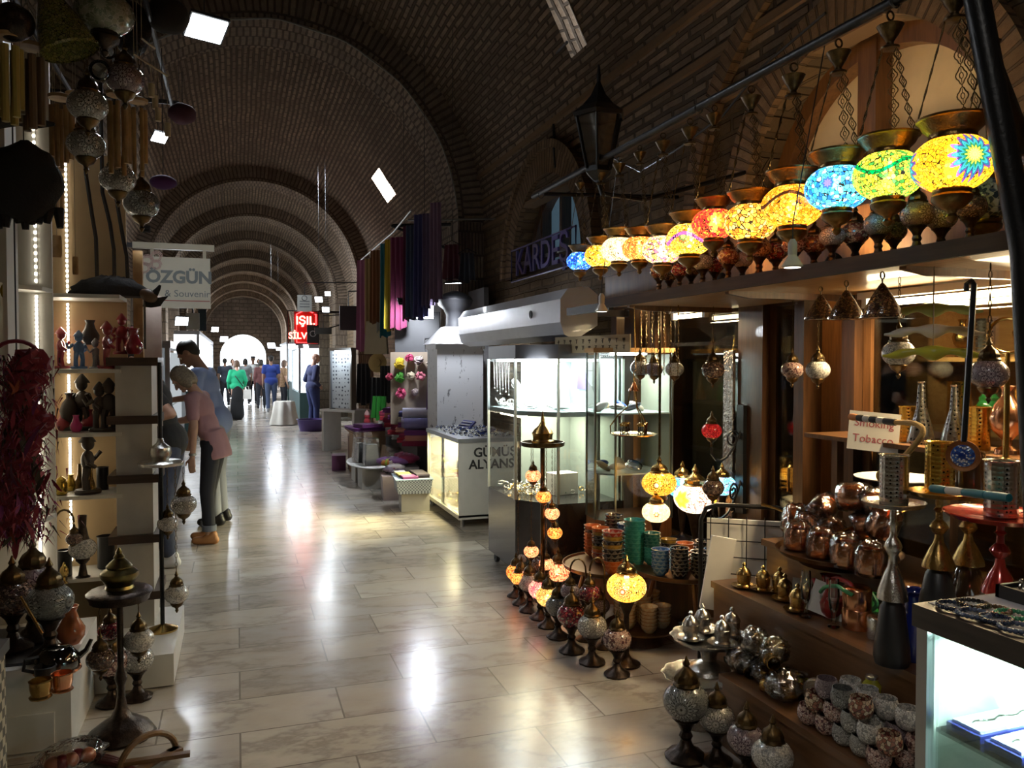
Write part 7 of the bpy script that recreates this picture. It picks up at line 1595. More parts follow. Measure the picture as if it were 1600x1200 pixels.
# ---------------------------------------------------------------- lamp stand in front of the plinth
b = P(190, 1150, Z=0); zt = P(188, 925, Y=b.y).z; zd = P(186, 862, Y=b.y).z
t = thing('cascade_floor_lamp', 'dark lamp stand with a pierced tray and brass dome beside the drawer box', 'floor lamp', (b.x, b.y, 0))
obj('foot', MB().lathe([(0, 0), (.13, 0), (.135, .012), (.12, .035), (.07, .07), (.04, .09), (.022, .13), (.016, .17)], 28, flute=(8, .03)), DARKBASE, t)
obj('pole', MB().lathe([(.016, .15), (.016, .22), (.026, .25), (.018, .28), (.013, .30), (.013, zt), (0, zt)], 14), DARKBASE, t)
obj('pierced_tray', MB().lathe([(0, zt - .035), (.115, zt - .035), (.118, zt - .02), (.13, zt), (.118, zt + .012), (.06, zt + .018), (0, zt + .018)], 36, flute=(18, .012)), DARKBASE, t)
obj('dome', MB().lathe([(.058, zt + .015), (.052, zt + .03), (.060, zt + .045), (.075, zt + .07), (.074, zt + .085), (.058, zt + .10), (.050, zt + .105), (.052, zt + .112), (.036, zt + .13), (.020, zt + .145), (.022, zt + .152), (.012, zt + .165), (.013, zt + .172), (.004, max(zd, zt + .19)), (0, max(zd, zt + .19))], 24, flute=(10, .03)), pbr('green brass', (.26, .20, .07), .3, 1., col2=(.14, .12, .05), nscale=30), t)
LS = [(217, 1000, 'white speckled', 1.05, .02), (157, 1030, 'smoky brown', .95, -.04), (172, 985, 'purple-red', .85, .10)]
for i, (u, v, k, s, dy) in enumerate(LS):
    c = P(u, v, Y=b.y + dy); d = Vector((c.x - b.x, dy)); f = min(1, .115 / max(d.length, .01)); c.x = b.x + d.x * f; c.y = b.y + d.y * f + (-.02 if f < 1 else 0)
    hang_lamp('%s mosaic pendant on the dark lamp stand' % k, c, UN[k], zt - .03 - c.z, s, 'pendants on the dark lamp stand')
for u, v, k, s, lab in [(171, 1122, 'pinkish with dark chips', 1.15, 'pinkish mosaic lamp on a dark foot standing before the drawer box'), (213, 1078, 'white with black snowflakes', 1.1, 'white mosaic lamp with a round brass foot behind the dark lamp stand')]:
    p = P(u, v, Z=0) if v > 1110 else P(u, v + 20, Z=0)
    table_lamp(lab, (p.x - (.0 if v < 1110 else .01), p.y + (.05 if v < 1110 else .16), 0), UN[k], s * 1.15)
# black stand with pendants in front of the pillar's corner
b = P(266, 1010, Z=0); px_ = P(252, 800, Y=4.62).x
t = thing('pendant_stand', 'thin black stand with a brass foot hung with white mosaic pendants beside the pillar', 'stand', (px_, 4.62, PZ if px_ < PLX1 else 0))
z0 = t.location.z
obj('foot', MB().lathe([(0, 0), (.075, 0), (.078, .01), (.05, .02), (.012, .035)], 24), GOLD, t)
zt_ = P(250, 566, Y=4.62).z - z0
obj('pole', MB().tube([(0, 0, 0), (0, 0, zt_)], .011, 8), BLACKMETAL, t)
zz = P(270, 722, Y=4.62).z - z0
obj('pierced_tray', MB().lathe([(0, zz - .015), (.11, zz - .015), (.115, zz), (.10, zz + .012), (0, zz + .015)], 28, flute=(14, .015)), SILVER, t)
obj('dome', MB().lathe([(.04, zz + .012), (.055, zz + .05), (.05, zz + .08), (.02, zz + .105), (.013, zz + .13)], 20, flute=(10, .03)), SILVER, t)
# upper arm ring
for i, (u, v, k, s) in enumerate([(287, 788, 'white with black snowflakes', 1.1), (276, 928, 'white speckled', 1.05), (262, 818, 'white speckled', .9)]):
    c = P(u, v, Y=4.50 + .07 * i); hang_lamp('white mosaic pendant on the thin black stand, %s' % ['upper one at the pillar edge', 'lowest over the floor', 'half hidden behind the pole'][i], c, UN[k], z0 + zz - .01 - c.z, s, 'pendants on the thin black stand')
# ---------------------------------------------------------------- things at the bottom edge: wrapped necklaces, folding wooden stand
c = P(110, 1185, Z=.05); t = thing('wrapped_bundle', 'clear plastic bundle with orange fruit-like ornaments on the floor', 'bundle', (c.x, c.y, 0), .5)
rr = random.Random(3); w = MB().ell((0, 0, .06), (.13, .10, .06), 22, 14); w.v = [Vector((p.x * (1 + rr.uniform(-.14, .14)), p.y * (1 + rr.uniform(-.14, .14)), max(0, p.z))) for p in w.v]; obj('plastic_bag', w, WRAP, t, ang=3.)
for k in range(5): obj('ornament', MB().ell((0, 0, 0), (.03, .03, .03), 12, 8), [pbr('orange ornament', (.5, .16, .08), .3), pbr('dark red ornament', (.2, .02, .03), .3)][k % 2], t, (-.06 + .03 * k, rr.uniform(-.03, .03), .045))
c = P(165, 1185, Z=.03)
for k in range(3):
    o = obj('bead_bundle', MB().tube([(-.10, .012, 0), (0, 0, .006), (.10, -.01, 0)], .013, 8), pbr('dark red beads', (.14, .03, .03), .35, bump=1., bscale=150), None, (c.x + .02 * k, c.y - .035 * k + .03, .015), (0, 0, -.6)); tag(o, 'dark red bundle of bead strings on the floor, %s from the plastic bundle' % ORD[k], 'beads', 'bead bundles on the floor')
c = P(232, 1180, Z=.03); t = thing('folding_stand', 'brown folding wooden stand lying on the floor', 'stand', (c.x, c.y, 0), .3)
CARVE = wood('carved brown wood', (.10, .05, .02), (.22, .12, .05), .4, axis=0)
obj('hoop', MB().tube([(-.11 * math.cos(a) * 1.0, -.03 * math.cos(a), .012 + .10 * math.sin(a)) for a in [k * PI / 14 for k in range(15)]], .013, 8), CARVE, t)
obj('slat', MB().box((0, -.05, .02), (.26, .03, .016), rotm(0, 0, .5)), CARVE, t, smooth=False); obj('slat', MB().box((.02, -.06, .036), (.24, .03, .016), rotm(0, 0, -.3)), CARVE, t, smooth=False); obj('crossbar', MB().box((.10, .0, .014), (.05, .04, .028), rotm(0, 0, .3)), CARVE, t, smooth=False)
# ---------------------------------------------------------------- red feather hanging
c = P(28, 690, Y=3.55); t = thing('feather_hanging', 'dark red feathered dream catcher hanging from the shelf stall', 'wall hanging', c)
FE = [pbr('crimson feather', (.22, .012, .03), .8, sheen=.3), pbr('purple feather', (.20, .02, .12), .8, sheen=.3), pbr('rust feather', (.26, .05, .02), .8), pbr('dark feather', (.04, .03, .02), .8)]
obj('hoop', MB().tube([(.09 * math.cos(k * PI / 12), 0, .30 + .09 * math.sin(k * PI / 12)) for k in range(24)], .008, 7, closed=True), FE[0], t)
rr = random.Random(11)
for k in range(84):
    L = rr.uniform(.05, .13); wd_ = L * .11; x, z = rr.gauss(0, .06), rr.uniform(-.36, .32)
    b = MB(); b.grid(lambda u, v: ((u - .5) * 2 * wd_ * math.sin(PI * min(.999, .06 + .94 * v)) ** .7, -.03 * math.sin(v * 2), -L * v), 2, 6)
    obj('feather', b, FE[rr.choice([0, 0, 0, 1, 2, 3])], t, (max(-.12, min(.12, x)), rr.uniform(-.06, .05), z), (rr.uniform(-.4, .4), rr.uniform(-.7, .7), rr.uniform(-1.2, 1.2)))
for mi, n_ in ((0, 1700), (1, 600), (3, 700)):
    b = MB()
    for k in range(n_):
        p = Vector((rr.gauss(0, .055), rr.gauss(0, .035), rr.uniform(-.38, .34))); d = Vector((rr.gauss(0, .5), rr.gauss(0, .4), -1)).normalized() * rr.uniform(.02, .07); q = Vector((rr.uniform(-1, 1), rr.uniform(-1, 1), 0)) * .0045
        b.add([p - q, p + q, p + d], [(0, 1, 2)])
    if mi == 0:
        for k in range(9):
            c_ = Vector((rr.gauss(0, .03), 0, .3 - .075 * k)); e = MB().ell((0, 0, 0), (.07, .045, .06), 14, 10); b.add([c_ + p * rr.uniform(.7, 1.25) for p in e.v], e.f)
    f_ = obj('feather_fluff', b, FE[mi], t, smooth=False); f_['kind'] = 'stuff'
obj('cord', MB().tube([(0, 0, .1), (0, 0, 1.35)], .003, 5), BLACKP, t)
# ---------------------------------------------------------------- hanging goods above the stall
ZT = 3.12
t = thing('canopy_bars', 'black iron bars above the souvenir stall that carry the hanging goods', 'canopy bars', (-.75, 3.6, ZT))
for x in (-.42, -.12, .18, .40): obj('bar', MB().tube([(x, -1.7, 0), (x, 1.7, 0)], .012, 6), BLACKMETAL, t)
for y in (-1.6, 0, 1.6): obj('cross_bar', MB().tube([(-1.6, y, .02), (.44, y, .02)], .014, 6), BLACKMETAL, t)
for y in (-1.6, 1.6): obj('wall_arm', MB().tube([(-1.55, y, .02), (VX - VR + .75, y, .3)], .014, 6), BLACKMETAL, t)
def lh(u, v, w, k, label, big=False, D=None):
    s = None; d = D or 3.0
    r = CM @ Vector(((u - 800) / F, -(v - 600) / F, -1)); c = Vector((0, 0, EYE)) + r * d
    s = w / F * d / .12
    return hang_lamp(label, c, UN[k], ZT - c.z, s, 'mosaic pendants above the souvenir stall')
for u, v, w, k, D, lab in [(195, 124, 58, 'dull violet with white flowers', 3.0, 'violet mosaic pendant under the glass balls'), (137, 165, 60, 'white with black snowflakes', 2.9, 'white snowflake pendant, upper of the two stacked ones'), (134, 226, 56, 'white with black snowflakes', 3.15, 'white snowflake pendant, lower of the two stacked ones'),
                           (184, 280, 54, 'white with black snowflakes', 3.3, 'white snowflake pendant hanging before the black cables'), (221, 319, 54, 'grey with dark tree pattern', 3.5, 'grey tree-pattern pendant just above the shop sign'),
                           (60, 612, 40, 'white speckled', 3.9, 'white speckled pendant beside the red feathers')]:
    lh(u, v, w, k, lab, D=D)
# big clear mosaic globe at the top
c = P(163, 22, D=2.8); s = 88 / F * 2.8 / .2
GRN = mosaic('unlit grey green', [(.20, .22, .15), (.26, .27, .2), (.14, .16, .11), (.3, .3, .24)], (.4, .4, .34), 60, flower=(3, 12, .05, [(0, (.3, .32, .24)), (.5, (.12, .16, .1)), (.8, (.24, .25, .18))]), thin=.03)
t = thing('mosaic_hanging_lamp', 'large grey-green mosaic globe at the top of the stall', 'lamp', c, 0, None, s); obj('globe', G, GRN, t); obj('dish', dish, DARKBASE, t); obj('cup', cup, DARKBASE, t); obj('hanging_stem', MB().tube([(0, 0, .1), (0, 0, (ZT - c.z) / s)], .006, 6), BLACKMETAL, t)
c = P(90, 30, D=2.7); t = thing('mosaic_hanging_lamp', 'olive glass mosaic bell next to the grey-green globe', 'lamp', c, 0, None, .8); obj('globe', MB().lathe([(.02, .12), (.05, .08), (.09, -.02), (.12, -.13), (.115, -.14)], 24), mosaic('olive mosaic', [(.25, .24, .06), (.3, .28, .1), (.18, .2, .06)], (.05, .05, .02), 80), t, rot=(0, -.35, 0)); obj('hanging_stem', MB().tube([(0, 0, .1), (0, 0, (ZT - c.z) / .8)], .006, 6), BLACKMETAL, t)
for u, v, w, lab in [(168, 78, 27, 'small clear glass ball under the large globe'), (156, 110, 32, 'clear glass ball beside the violet pendant')]:
    c = P(u, v, D=2.9); r = w / F * 2.9 / 2; t = thing('glass_ball', lab, 'glass ball', c, 0, 'hanging glass balls'); obj('ball', MB().ell((0, 0, 0), r, 24, 16), GLASSW, t); obj('thread', MB().tube([(0, 0, r), (0, 0, ZT - c.z)], .0012, 4), ROPE, t)
# wind chimes: a cap with hanging tubes
def chime(u, v, D, n, L, rad, mat, label, rt=.007, capm=None, tip=False):
    c = P(u, v, D=D); t = thing('wind_chime', label, 'wind chime', c, R.uniform(0, 1), 'wind chimes above the stall')
    obj('top_disc', MB().lathe([(0, 0), (rad + .01, 0), (rad + .012, .012), (0, .03)], 18), capm or BAMBOO, t)
    for k in range(n):
        a = 2 * PI * k / n; l = L * (.75 + .25 * ((k * 37 % 10) / 10))
        obj('chime_tube', MB().tube([(rad * math.cos(a), rad * math.sin(a), -.03), (rad * math.cos(a), rad * math.sin(a), -.03 - l)], rt, 8), mat, t)
    obj('cord', MB().tube([(0, 0, 0), (0, 0, ZT - c.z)], .0016, 4), ROPE, t)
    obj('strings', MB().tube([(rad, 0, 0), (rad, 0, -.03)], .0012, 4), ROPE, t)
YT = pbr('yellowish bamboo', (.40, .30, .08), .45); DKB = pbr('dark bamboo', (.14, .09, .05), .5)
chime(14, 60, 2.6, 6, .26, .03, YT, 'thick yellow bamboo wind chime at the frame edge', .012)
chime(45, 75, 2.7, 6, .26, .035, DKB, 'thick dark bamboo wind chime beside the yellow one', .013)
chime(95, 155, 3.2, 7, .26, .035, BAMBOO, 'brown bamboo wind chime behind the stacked pendants', .009)
chime(118, 150, 3.6, 6, .20, .03, BAMBOO, 'short brown bamboo wind chime near the shelf light', .008)
chime(185, 150, 3.2, 7, .30, .035, BAMBOO, 'long brown bamboo wind chime below the violet pendant', .009)
chime(215, 160, 3.4, 6, .30, .03, BAMBOO, 'long brown bamboo wind chime beside the wooden hanger', .008)
chime(84, 268, 3.6, 5, .18, .03, BAMBOO, 'bamboo wind chime over the white shelf', .008)
for u, v, m, lab, w, h in [(42, 380, YT, 'yellowish wooden tag hanging before the shelf light', 15, 34), (68, 405, YT, 'second yellowish wooden tag hanging below the first', 15, 36), (89, 385, BAMBOO, 'brown wooden tag hanging beside the light strip', 14, 34), (118, 415, BAMBOO, 'narrow brown wooden tag by the black basket', 9, 28), (30, 350, BAMBOO, 'small brown wooden tag hanging beside the red box', 10, 26)]:
    c = P(u, v, D=3.9); k = 3.9 / F; t = thing('wooden_tag', lab, 'wooden tag', c, R.uniform(-.3, .3), 'hanging wooden tags'); obj('tag_board', MB().lathe([(0, -h * k / 2), (w * k * .42, -h * k / 2), (w * k / 2, -h * k * .4), (w * k / 2, h * k * .4), (w * k * .42, h * k / 2), (0, h * k / 2)], 16, sy=.4), m, t); obj('cord', MB().tube([(0, 0, h * k / 2), (0, 0, ZT - c.z)], .0014, 4), ROPE, t)
# wooden hangers with threads and weights near the floodlights
for (ua, va), (ub, vb), lab in [((209, 85), (262, 119), 'pale wooden hanger stick with hanging bamboo weights'), ((221, 60), (242, 76), 'short pale hanger stick above the long one')]:
    D = 3.3; a, b_ = P(ua, va, D=D), P(ub, vb, D=D + .1); t = thing('chime_hanger', lab, 'hanger', a); obj('stick', MB().tube([(0, 0, 0), b_ - a], .004, 6), pbr('pale wood', (.6, .5, .35), .6), t)
    obj('cord', MB().tube([(0, 0, 0), (0, 0, ZT - a.z)], .0014, 4), ROPE, t)
    for f, L in ((.98, .20), (.70, .16)) if 'long' not in lab.split()[0] else (): 
        p = (b_ - a) * f; obj('thread', MB().tube([p, p + Vector((0, 0, -L))], .0011, 4), ROPE, t); obj('weight', MB().lathe([(0, -L - .055), (.012, -L - .055), (.013, -L), (0, -L)], 10, p), pbr('pale bamboo', (.62, .52, .33), .6), t)
# dark carved heads / ragged felt pieces
def lump(label, u, v, D, size, seed, mat, name='felt_bag', fringe=0, cat='bag', M=None):
    c = P(u, v, D=D); rr = random.Random(seed); t = thing(name, label, cat, c); b = MB().ell((0, 0, 0), size, 26, 18, M)
    b.v = [p * (1 + .05 * math.sin(p.x * 60 + seed) * math.cos(p.z * 45) + rr.uniform(-.02, .02)) for p in b.v]; obj('body', b, mat, t, ang=3.)
    for k in range(fringe):
        x = size[0] * (-.85 + 1.7 * k / (fringe - 1)); L = rr.uniform(.0, .035); obj('fringe', MB().tube([(x, rr.uniform(-.02, .02), -size[2] * .6), (x + rr.uniform(-.01, .01), 0, -size[2] * .95 - L)], [.022, .012], 6), mat, t)
    obj('cord', MB().tube([(0, 0, size[2] * .9), (0, 0, ZT - c.z)], .002, 4), BLACKP, t)
FELT = pbr('black felt', (.022, .020, .020), .95, bump=1., bscale=70)
lump('ragged black felt bag with fringe hanging over the white shelf', 38, 285, 3.0, (.13, .07, .15), 1, FELT, fringe=9)
c = P(20, 185, D=2.8); t = thing('carved_horn', 'black carved horn-shaped ornament above the felt bag', 'ornament', c); obj('horn', MB().tube([(-.12, 0, -.02), (-.05, 0, .01), (.02, 0, .005), (.08, 0, -.01), (.13, 0, -.008)], [.055, .05, .03, .018, .006], 12), FELT, t); obj('cord', MB().tube([(0, 0, .03), (0, 0, ZT - c.z)], .002, 4), BLACKP, t)
lump('purple and black bird-like bag hanging under the small floodlight', 255, 285, 3.9, (.06, .05, .035), 4, pbr('purple felt', (.06, .015, .10), .9), cat='bag')
lump('dull maroon and black bag hanging before the vault', 285, 178, 4.2, (.07, .05, .055), 6, pbr('maroon felt', (.06, .02, .035), .9), cat='bag')
lump('black knotted bag hanging high beside the floodlight', 262, 25, 3.6, (.09, .06, .08), 8, FELT, cat='bag')
lump('black sequined cloth bundle behind the glass balls', 205, 45, 3.5, (.08, .06, .12), 9, pbr('black sequins', (.012, .012, .014), .25, .5, bump=1, bscale=120), cat='bag')
lump('black ragged bundle hanging at the corner of the stall', 22, 35, 2.6, (.06, .05, .06), 12, DARKBASE, cat='bag')
# black basket heap on the top board, black cables rising from it
c = P(172, 448, Y=4.85); t = thing('black_basket', 'black ragged basket heap on the top shelf board', 'basket', (c.x, 4.85, zsA[4])); rr = random.Random(2); b = MB().ell((0, 0, .0), (.20, .10, .11), 26, 16); b.v = [Vector((p.x * (1 + rr.uniform(-.08, .08)), p.y * (1 + rr.uniform(-.08, .08)), max(0, p.z * (1 + rr.uniform(-.1, .1))))) for p in b.v]; obj('heap', b, FELT, t, ang=3.)
for i, pts in enumerate([[(152, 432), (150, 372), (143, 330), (134, 270)], [(179, 432), (178, 390), (172, 350), (160, 300)], [(200, 432), (198, 400), (192, 370), (180, 300)]]):
    pp = [P(u, v, Y=4.9) for u, v in pts]; pp.append(Vector((pp[-1].x, 4.9, ZT))); pp[0].z = zsA[4] + .06; o = obj('black_cable', MB().tube([p - pp[0] for p in pp], .011, 6), BLACKP, None, pp[0]); tag(o, 'thick black cable rising from the basket heap, %s from the light strip' % ORD[i], 'cable', 'black cables over the shelving')
c = P(205, 440, Y=4.95); t = thing('wooden_post', 'brown wooden post at the end of the top shelf under the shop sign', 'post', (c.x + .02, 5.10, 0)); obj('post', MB().bx(-.025, .025, -.025, .025, 0, P(208, 392, Y=5.1).z), BAMBOO, t, smooth=False)
# carved eagle-like bird on the pillar and yellow ball
c = P(232, 462, Y=4.8); t = thing('carved_bird', 'dark carved wooden bird with spread wings over the pillar', 'ornament', c, 0, None, 1.)
obj('body', MB().ell((0, 0, 0), (.05, .035, .035), 16, 10, rotm(0, .5, 0)), pbr('brown carved wood', (.10, .05, .02), .5), t)
obj('wing', MB().prism([(-.02, -.01), (.10, .01), (.075, -.02), (.06, -.045), (.04, -.05), (.01, -.055), (-.03, -.05)], .012, rotm(PI / 2, 0, 0), (0, .01, -.01)), FELT, t)
obj('neck', MB().tube([(.03, 0, .01), (.05, 0, .04), (.06, 0, .06)], [.02, .012, .006], 8), FELT, t); obj('stand', MB().tube([(-.02, 0, -.02), (-.02, 0, cz(545) - c.z)], .006, 5), BLACKP, t)
c = P(14, 455, D=3.4); t = thing('yellow_plush', 'yellow fluffy ball hanging at the frame edge above the feathers', 'plush ball', c); obj('ball', MB().ell((0, 0, 0), (.033, .033, .04), 20, 14).ell((.01, 0, -.055), (.022, .022, .03), 16, 10), pbr('yellow plush', (.50, .38, .02), .9, bump=1., bscale=120), t, ang=3.); obj('cord', MB().tube([(0, 0, .03), (0, 0, ZT - c.z)], .0015, 4), ROPE, t)
# pale lit panel with red glass beside the pillar top, red glass vase
for u, Y, m, lab, s in [(208, 4.85, pbr('ruby glass', (.30, .02, .03), .12, coat=.8), 'tall ruby glass vase on top of the banded pillar', 1.0), (190, 4.9, KR, 'red lacquered figure on top of the banded pillar', 1.1)]:
    p = P(u, 500, Y=Y); single(VASE if 'vase' in lab else FIG, 'pillar_ornament', lab, 'ornament', m, (p.x, Y, cz(553)), 0, None, s)
c = P(236, 520, Y=5.4); t = thing('pale_banner', 'tall pale mottled banner behind the top of the banded pillar', 'banner', (c.x, 5.4, 0)); obj('panel', MB().bx(-.05, .06, 0, .02, 1.2, P(236, 462, Y=5.4).z), pbr('mottled cream', (.5, .42, .37), .6, col2=(.40, .30, .27), nscale=6), t, smooth=False); obj('post', MB().bx(-.01, .01, .02, .04, 0, 1.6), GREYP, t, smooth=False)
# ---------------------------------------------------------------- shop sign on a bracket
YS = 6.6
pA, pB = P(214, 400, Y=YS), P(329, 484, Y=YS)
w, h = pB.x - pA.x, P(272, 402, Y=YS).z - P(272, 481, Y=YS).z; zc_ = (P(272, 402, Y=YS).z + P(272, 481, Y=YS).z) / 2
t = thing('shop_sign', 'cream hanging shop sign with large grey lettering and a thin red line', 'sign', ((pA.x + pB.x) / 2, YS, zc_))
obj('board', MB().bx(-w / 2, w / 2, 0, .04, -h / 2, h / 2), pbr('sign cream', (.62, .58, .46), .5), t, smooth=False)
GT = pbr('sign grey', (.16, .18, .18), .5)
obj('lettering', text_mb('ÖZGÜN', h * .33, .002, .005), GT, t, (w * .07, -.003, h * .10), (PI / 2, 0, 0), smooth=False)
obj('lettering', text_mb('& Souvenir', h * .19, .001), GT, t, (w * .18, -.003, -h * .22), (PI / 2, 0, 0), smooth=False)
obj('red_line', MB().bx(-w * .15, w / 2 - .005, -.004, 0, -h * .365, -h * .35), pbr('sign red', (.35, .06, .05), .5), t, smooth=False)
PK = pbr('sign pink', (.55, .36, .32), .5)
for cx_2, cz_2, r in ((-w * .36, h * .42, .045), (-w * .24, h * .50, .045), (-w * .24, h * .34, .04), (-w * .40, h * .27, .045)):
    obj('swirl', MB().tube([(cx_2 + r * q * math.cos(a), -.004, cz_2 + r * q * math.sin(a)) for q, a in [(1 - .5 * k / 30, k * .5) for k in range(31)]], .003, 5), PK, t)
zr = P(272, 385, Y=YS).z - zc_
obj('bracket', MB().box((0, .02, zr), (w * 1.12, .05, .045)), pbr('bracket cream', (.5, .46, .34), .5), t, smooth=False)
for x in (-w * .3, w * .42): obj('hanger', MB().bx(x - .012, x + .012, .01, .03, h / 2, zr), pbr('bracket cream', (.5, .46, .34), .5), t, smooth=False)
obj('wall_bar', MB().tube([(-w / 2, .02, zr), (VX - VR - t.location.x, .1, zr)], .02, 6), GREYP, t)
# floodlights hung on that side
floodlight('square white floodlight hanging high before the vault', P(323, 46, Y=5.6), (.45, 4.0, .8), .25, 45, 45.)
floodlight('small white floodlight below the hanger stick', P(250, 215, Y=4.6), (.6, 3.2, .9), .085, 4, 30.)
floodlight('tiny white spotlight under the grey pendant', P(228, 358, Y=5.0), P(280, 440, Y=6.6), .05, 14, 30.)
# ================================================================== people
def cap(b, p, q, r0, r1, n=14):
    """tapered capsule from p to q"""
    p, q = Vector(p), Vector(q); d = q - p; L = max(d.length, 1e-5); M = d.to_track_quat('Z', 'Y').to_matrix() if d.length > 1e-5 else Matrix.Identity(3)
    prof = [(0, -r0)] + [(r0 * math.cos(a), r0 * math.sin(a)) for a in (-1.2, -.8, -.4)] + [(r0, 0), (r1, L)] + [(r1 * math.cos(a), L + r1 * math.sin(a)) for a in (.4, .8, 1.2)] + [(0, L + r1)]
    b.lathe([(max(r, 1e-4), z) for r, z in prof], n, p, M)
def skin(b, name, mat, parent, vox, smooth=3, loc=(0, 0, 0)):
    o = obj(name, b, mat, parent, loc, ang=3.2)
    weld(o, 1e-5)
    m = o.modifiers.new('r', 'REMESH'); m.mode = 'VOXEL'; m.voxel_size = vox; m.use_smooth_shade = True
    s = o.modifiers.new('s', 'SMOOTH'); s.factor = .5; s.iterations = smooth
    bpy.context.view_layer.update()
    me = bpy.data.meshes.new_from_object(o.evaluated_get(bpy.context.evaluated_depsgraph_get())); me.materials.clear(); me.materials.append(mat); me.shade_smooth()
    old = o.data; o.modifiers.clear(); o.data = me; bpy.data.meshes.remove(old); me.name = name
    return o
SK = {'fair': pbr('fair skin', (.48, .28, .20), .55, col2=(.52, .31, .22), nscale=14), 'tan': pbr('tanned skin', (.38, .21, .14), .55, col2=(.42, .24, .16), nscale=14)}
HAIRM = {'dark': pbr('dark hair', (.018, .013, .010), .5, bump=.8, bscale=180), 'blond': pbr('ash blond hair', (.30, .25, .17), .5, col2=(.17, .13, .09), nscale=60, bump=.8, bscale=180), 'grey': pbr('grey hair', (.22, .21, .20), .6, bump=.6, bscale=150), 'brown': pbr('brown hair', (.10, .05, .025), .5, bump=.8, bscale=160)}
EYE_M = pbr('eye white', (.6, .58, .55), .2); PUP = pbr('dark eye', (.02, .015, .01), .15); LIP = pbr('lips', (.36, .13, .11), .5)
def person(label, loc, rz, H=1.72, lean=0., side=0., headtilt=0., headturn=0., arms=None, legs=None, skin_m='fair', hair='dark', hairlen=0., top=None, sleeve='short', toplen=.0, bottom=None, botr=1., cuff=None, shoes=None, fat=1., vox=.014, fem=False, skirt=False, cap_m=None, bald=False):
    """arms: [(elbow, wrist)] relative to the shoulder in body axes (x right, y forward, z up); legs: forward offset of each foot"""
    k = H / 1.72; t = thing('person', label, 'person', loc, rz, None, k)
    cl, sl = math.cos(lean), math.sin(lean)
    def tor(x, y, z):                                   # a point of the upper body, bent forward at the hips
        dz = z - .95; return Vector((x + side * dz, y * cl + dz * sl, .95 + dz * cl - y * sl))
    legs = legs or [(0, 0), (0, 0)]
    hips = [Vector((s * .085, -.0, .90)) for s in (-1, 1)]; knees = []; ank = []
    for i, s in enumerate((-1, 1)):
        fy, lift = legs[i]; knees.append(Vector((s * .10, fy * .5 + .03, .49 + lift * .4))); ank.append(Vector((s * .105, fy, .085 + lift)))
    shw = (.165 if fem else .185)
    sh = [tor(s * shw, 0, 1.40) for s in (-1, 1)]
    arms = arms or [((-.05, -.02, -.29), (-.05, .05, -.53)), ((.05, -.02, -.29), (.05, .05, -.53))]
    el = [sh[i] + Vector(arms[i][0]) for i in (0, 1)]; wr = [sh[i] + Vector(arms[i][1]) for i in (0, 1)]
    neck0, neck1 = tor(0, -.01, 1.43), tor(0, .02, 1.53)
    hd = tor(0, .04, 1.62) + Vector((0, math.sin(headtilt) * .05, -.02 * abs(headtilt)))
    HM = rotm(0, 0, headturn) @ rotm(-(lean * .7 + headtilt), 0, 0)
    h = lambda x, y, z: hd + HM @ Vector((x, y, z))
    # ---- the body: one continuous surface
    b = MB()
    for i in (0, 1):
        cap(b, hips[i], knees[i], .078 * fat, .052); cap(b, knees[i], ank[i], .050, .034)
        cap(b, ank[i] + Vector((0, -.03, -.045)), ank[i] + Vector((0, .13, -.055)), .032, .026)
        cap(b, sh[i], el[i], .048 * fat, .037); cap(b, el[i], wr[i], .036, .025)
    b.ell(tor(0, 0, .98), (.155 * fat, .11 * fat, .13), 16, 12, rotm(-lean)); b.ell(tor(0, .01, 1.14), (.135 * fat, .10 * fat, .16), 16, 12, rotm(-lean)); b.ell(tor(0, 0, 1.30), (.155 * fat, .105 * fat, .14), 16, 12, rotm(-lean))
    cap(b, sh[0], sh[1], .058, .058); cap(b, neck0, neck1, .055, .050); cap(b, neck1, hd + HM @ Vector((0, -.015, -.03)), .05, .055)
    # head: skull, jaw, nose, ears, brow
    b.ell(h(0, -.012, .03), (.074, .092, .09), 18, 14, HM); b.ell(h(0, .025, -.045), (.055, .062, .062), 16, 12, HM)
    cap(b, h(0, .088, .01), h(0, .108, -.022), .009, .014, 8); cap(b, h(-.045, .072, .028), h(.045, .072, .028), .012, .012, 8); cap(b, h(0, .075, -.085), h(0, .08, -.08), .018, .018, 8)
    for s in (-1, 1): b.ell(h(s * .077, -.01, .0), (.010, .020, .032), 10, 8, HM)
    # hands: palm, four unequal curled fingers, thumb from the side of the palm
    for i in (0, 1):
        d = (wr[i] - el[i]).normalized(); s = -1 if i == 0 else 1
        inn = Vector((-s, 0, 0)); inn = (inn - d * inn.dot(d)).normalized(); fw = d.cross(inn) * (1 if i == 0 else -1); fw.normalize()
        if fw.y < 0: fw = -fw
        pc = wr[i] + d * .05
        for q in (-.024, -.008, .008, .024): cap(b, wr[i] + d * .012 + fw * q * .6, wr[i] + d * .085 + fw * q, .013, .012, 8)
        for q, L in ((-.027, .062), (-.009, .075), (.009, .080), (.027, .072)):
            p0 = wr[i] + d * .088 + fw * q; p1 = p0 + d * L * .5 + inn * .008; p2 = p1 + d * L * .42 + inn * .024
            cap(b, p0, p1, .0092, .0085, 8); cap(b, p1, p2, .0085, .0070, 8)
        p0 = wr[i] + d * .03 + fw * .026; p1 = p0 + d * .030 + fw * .028 + inn * .008; p2 = p1 + d * .032 + fw * .006 + inn * .010; cap(b, p0, p1, .012, .0105, 8); cap(b, p1, p2, .010, .008, 8)
    body = skin(b, 'body', SK[skin_m], t, vox * .8, 2)
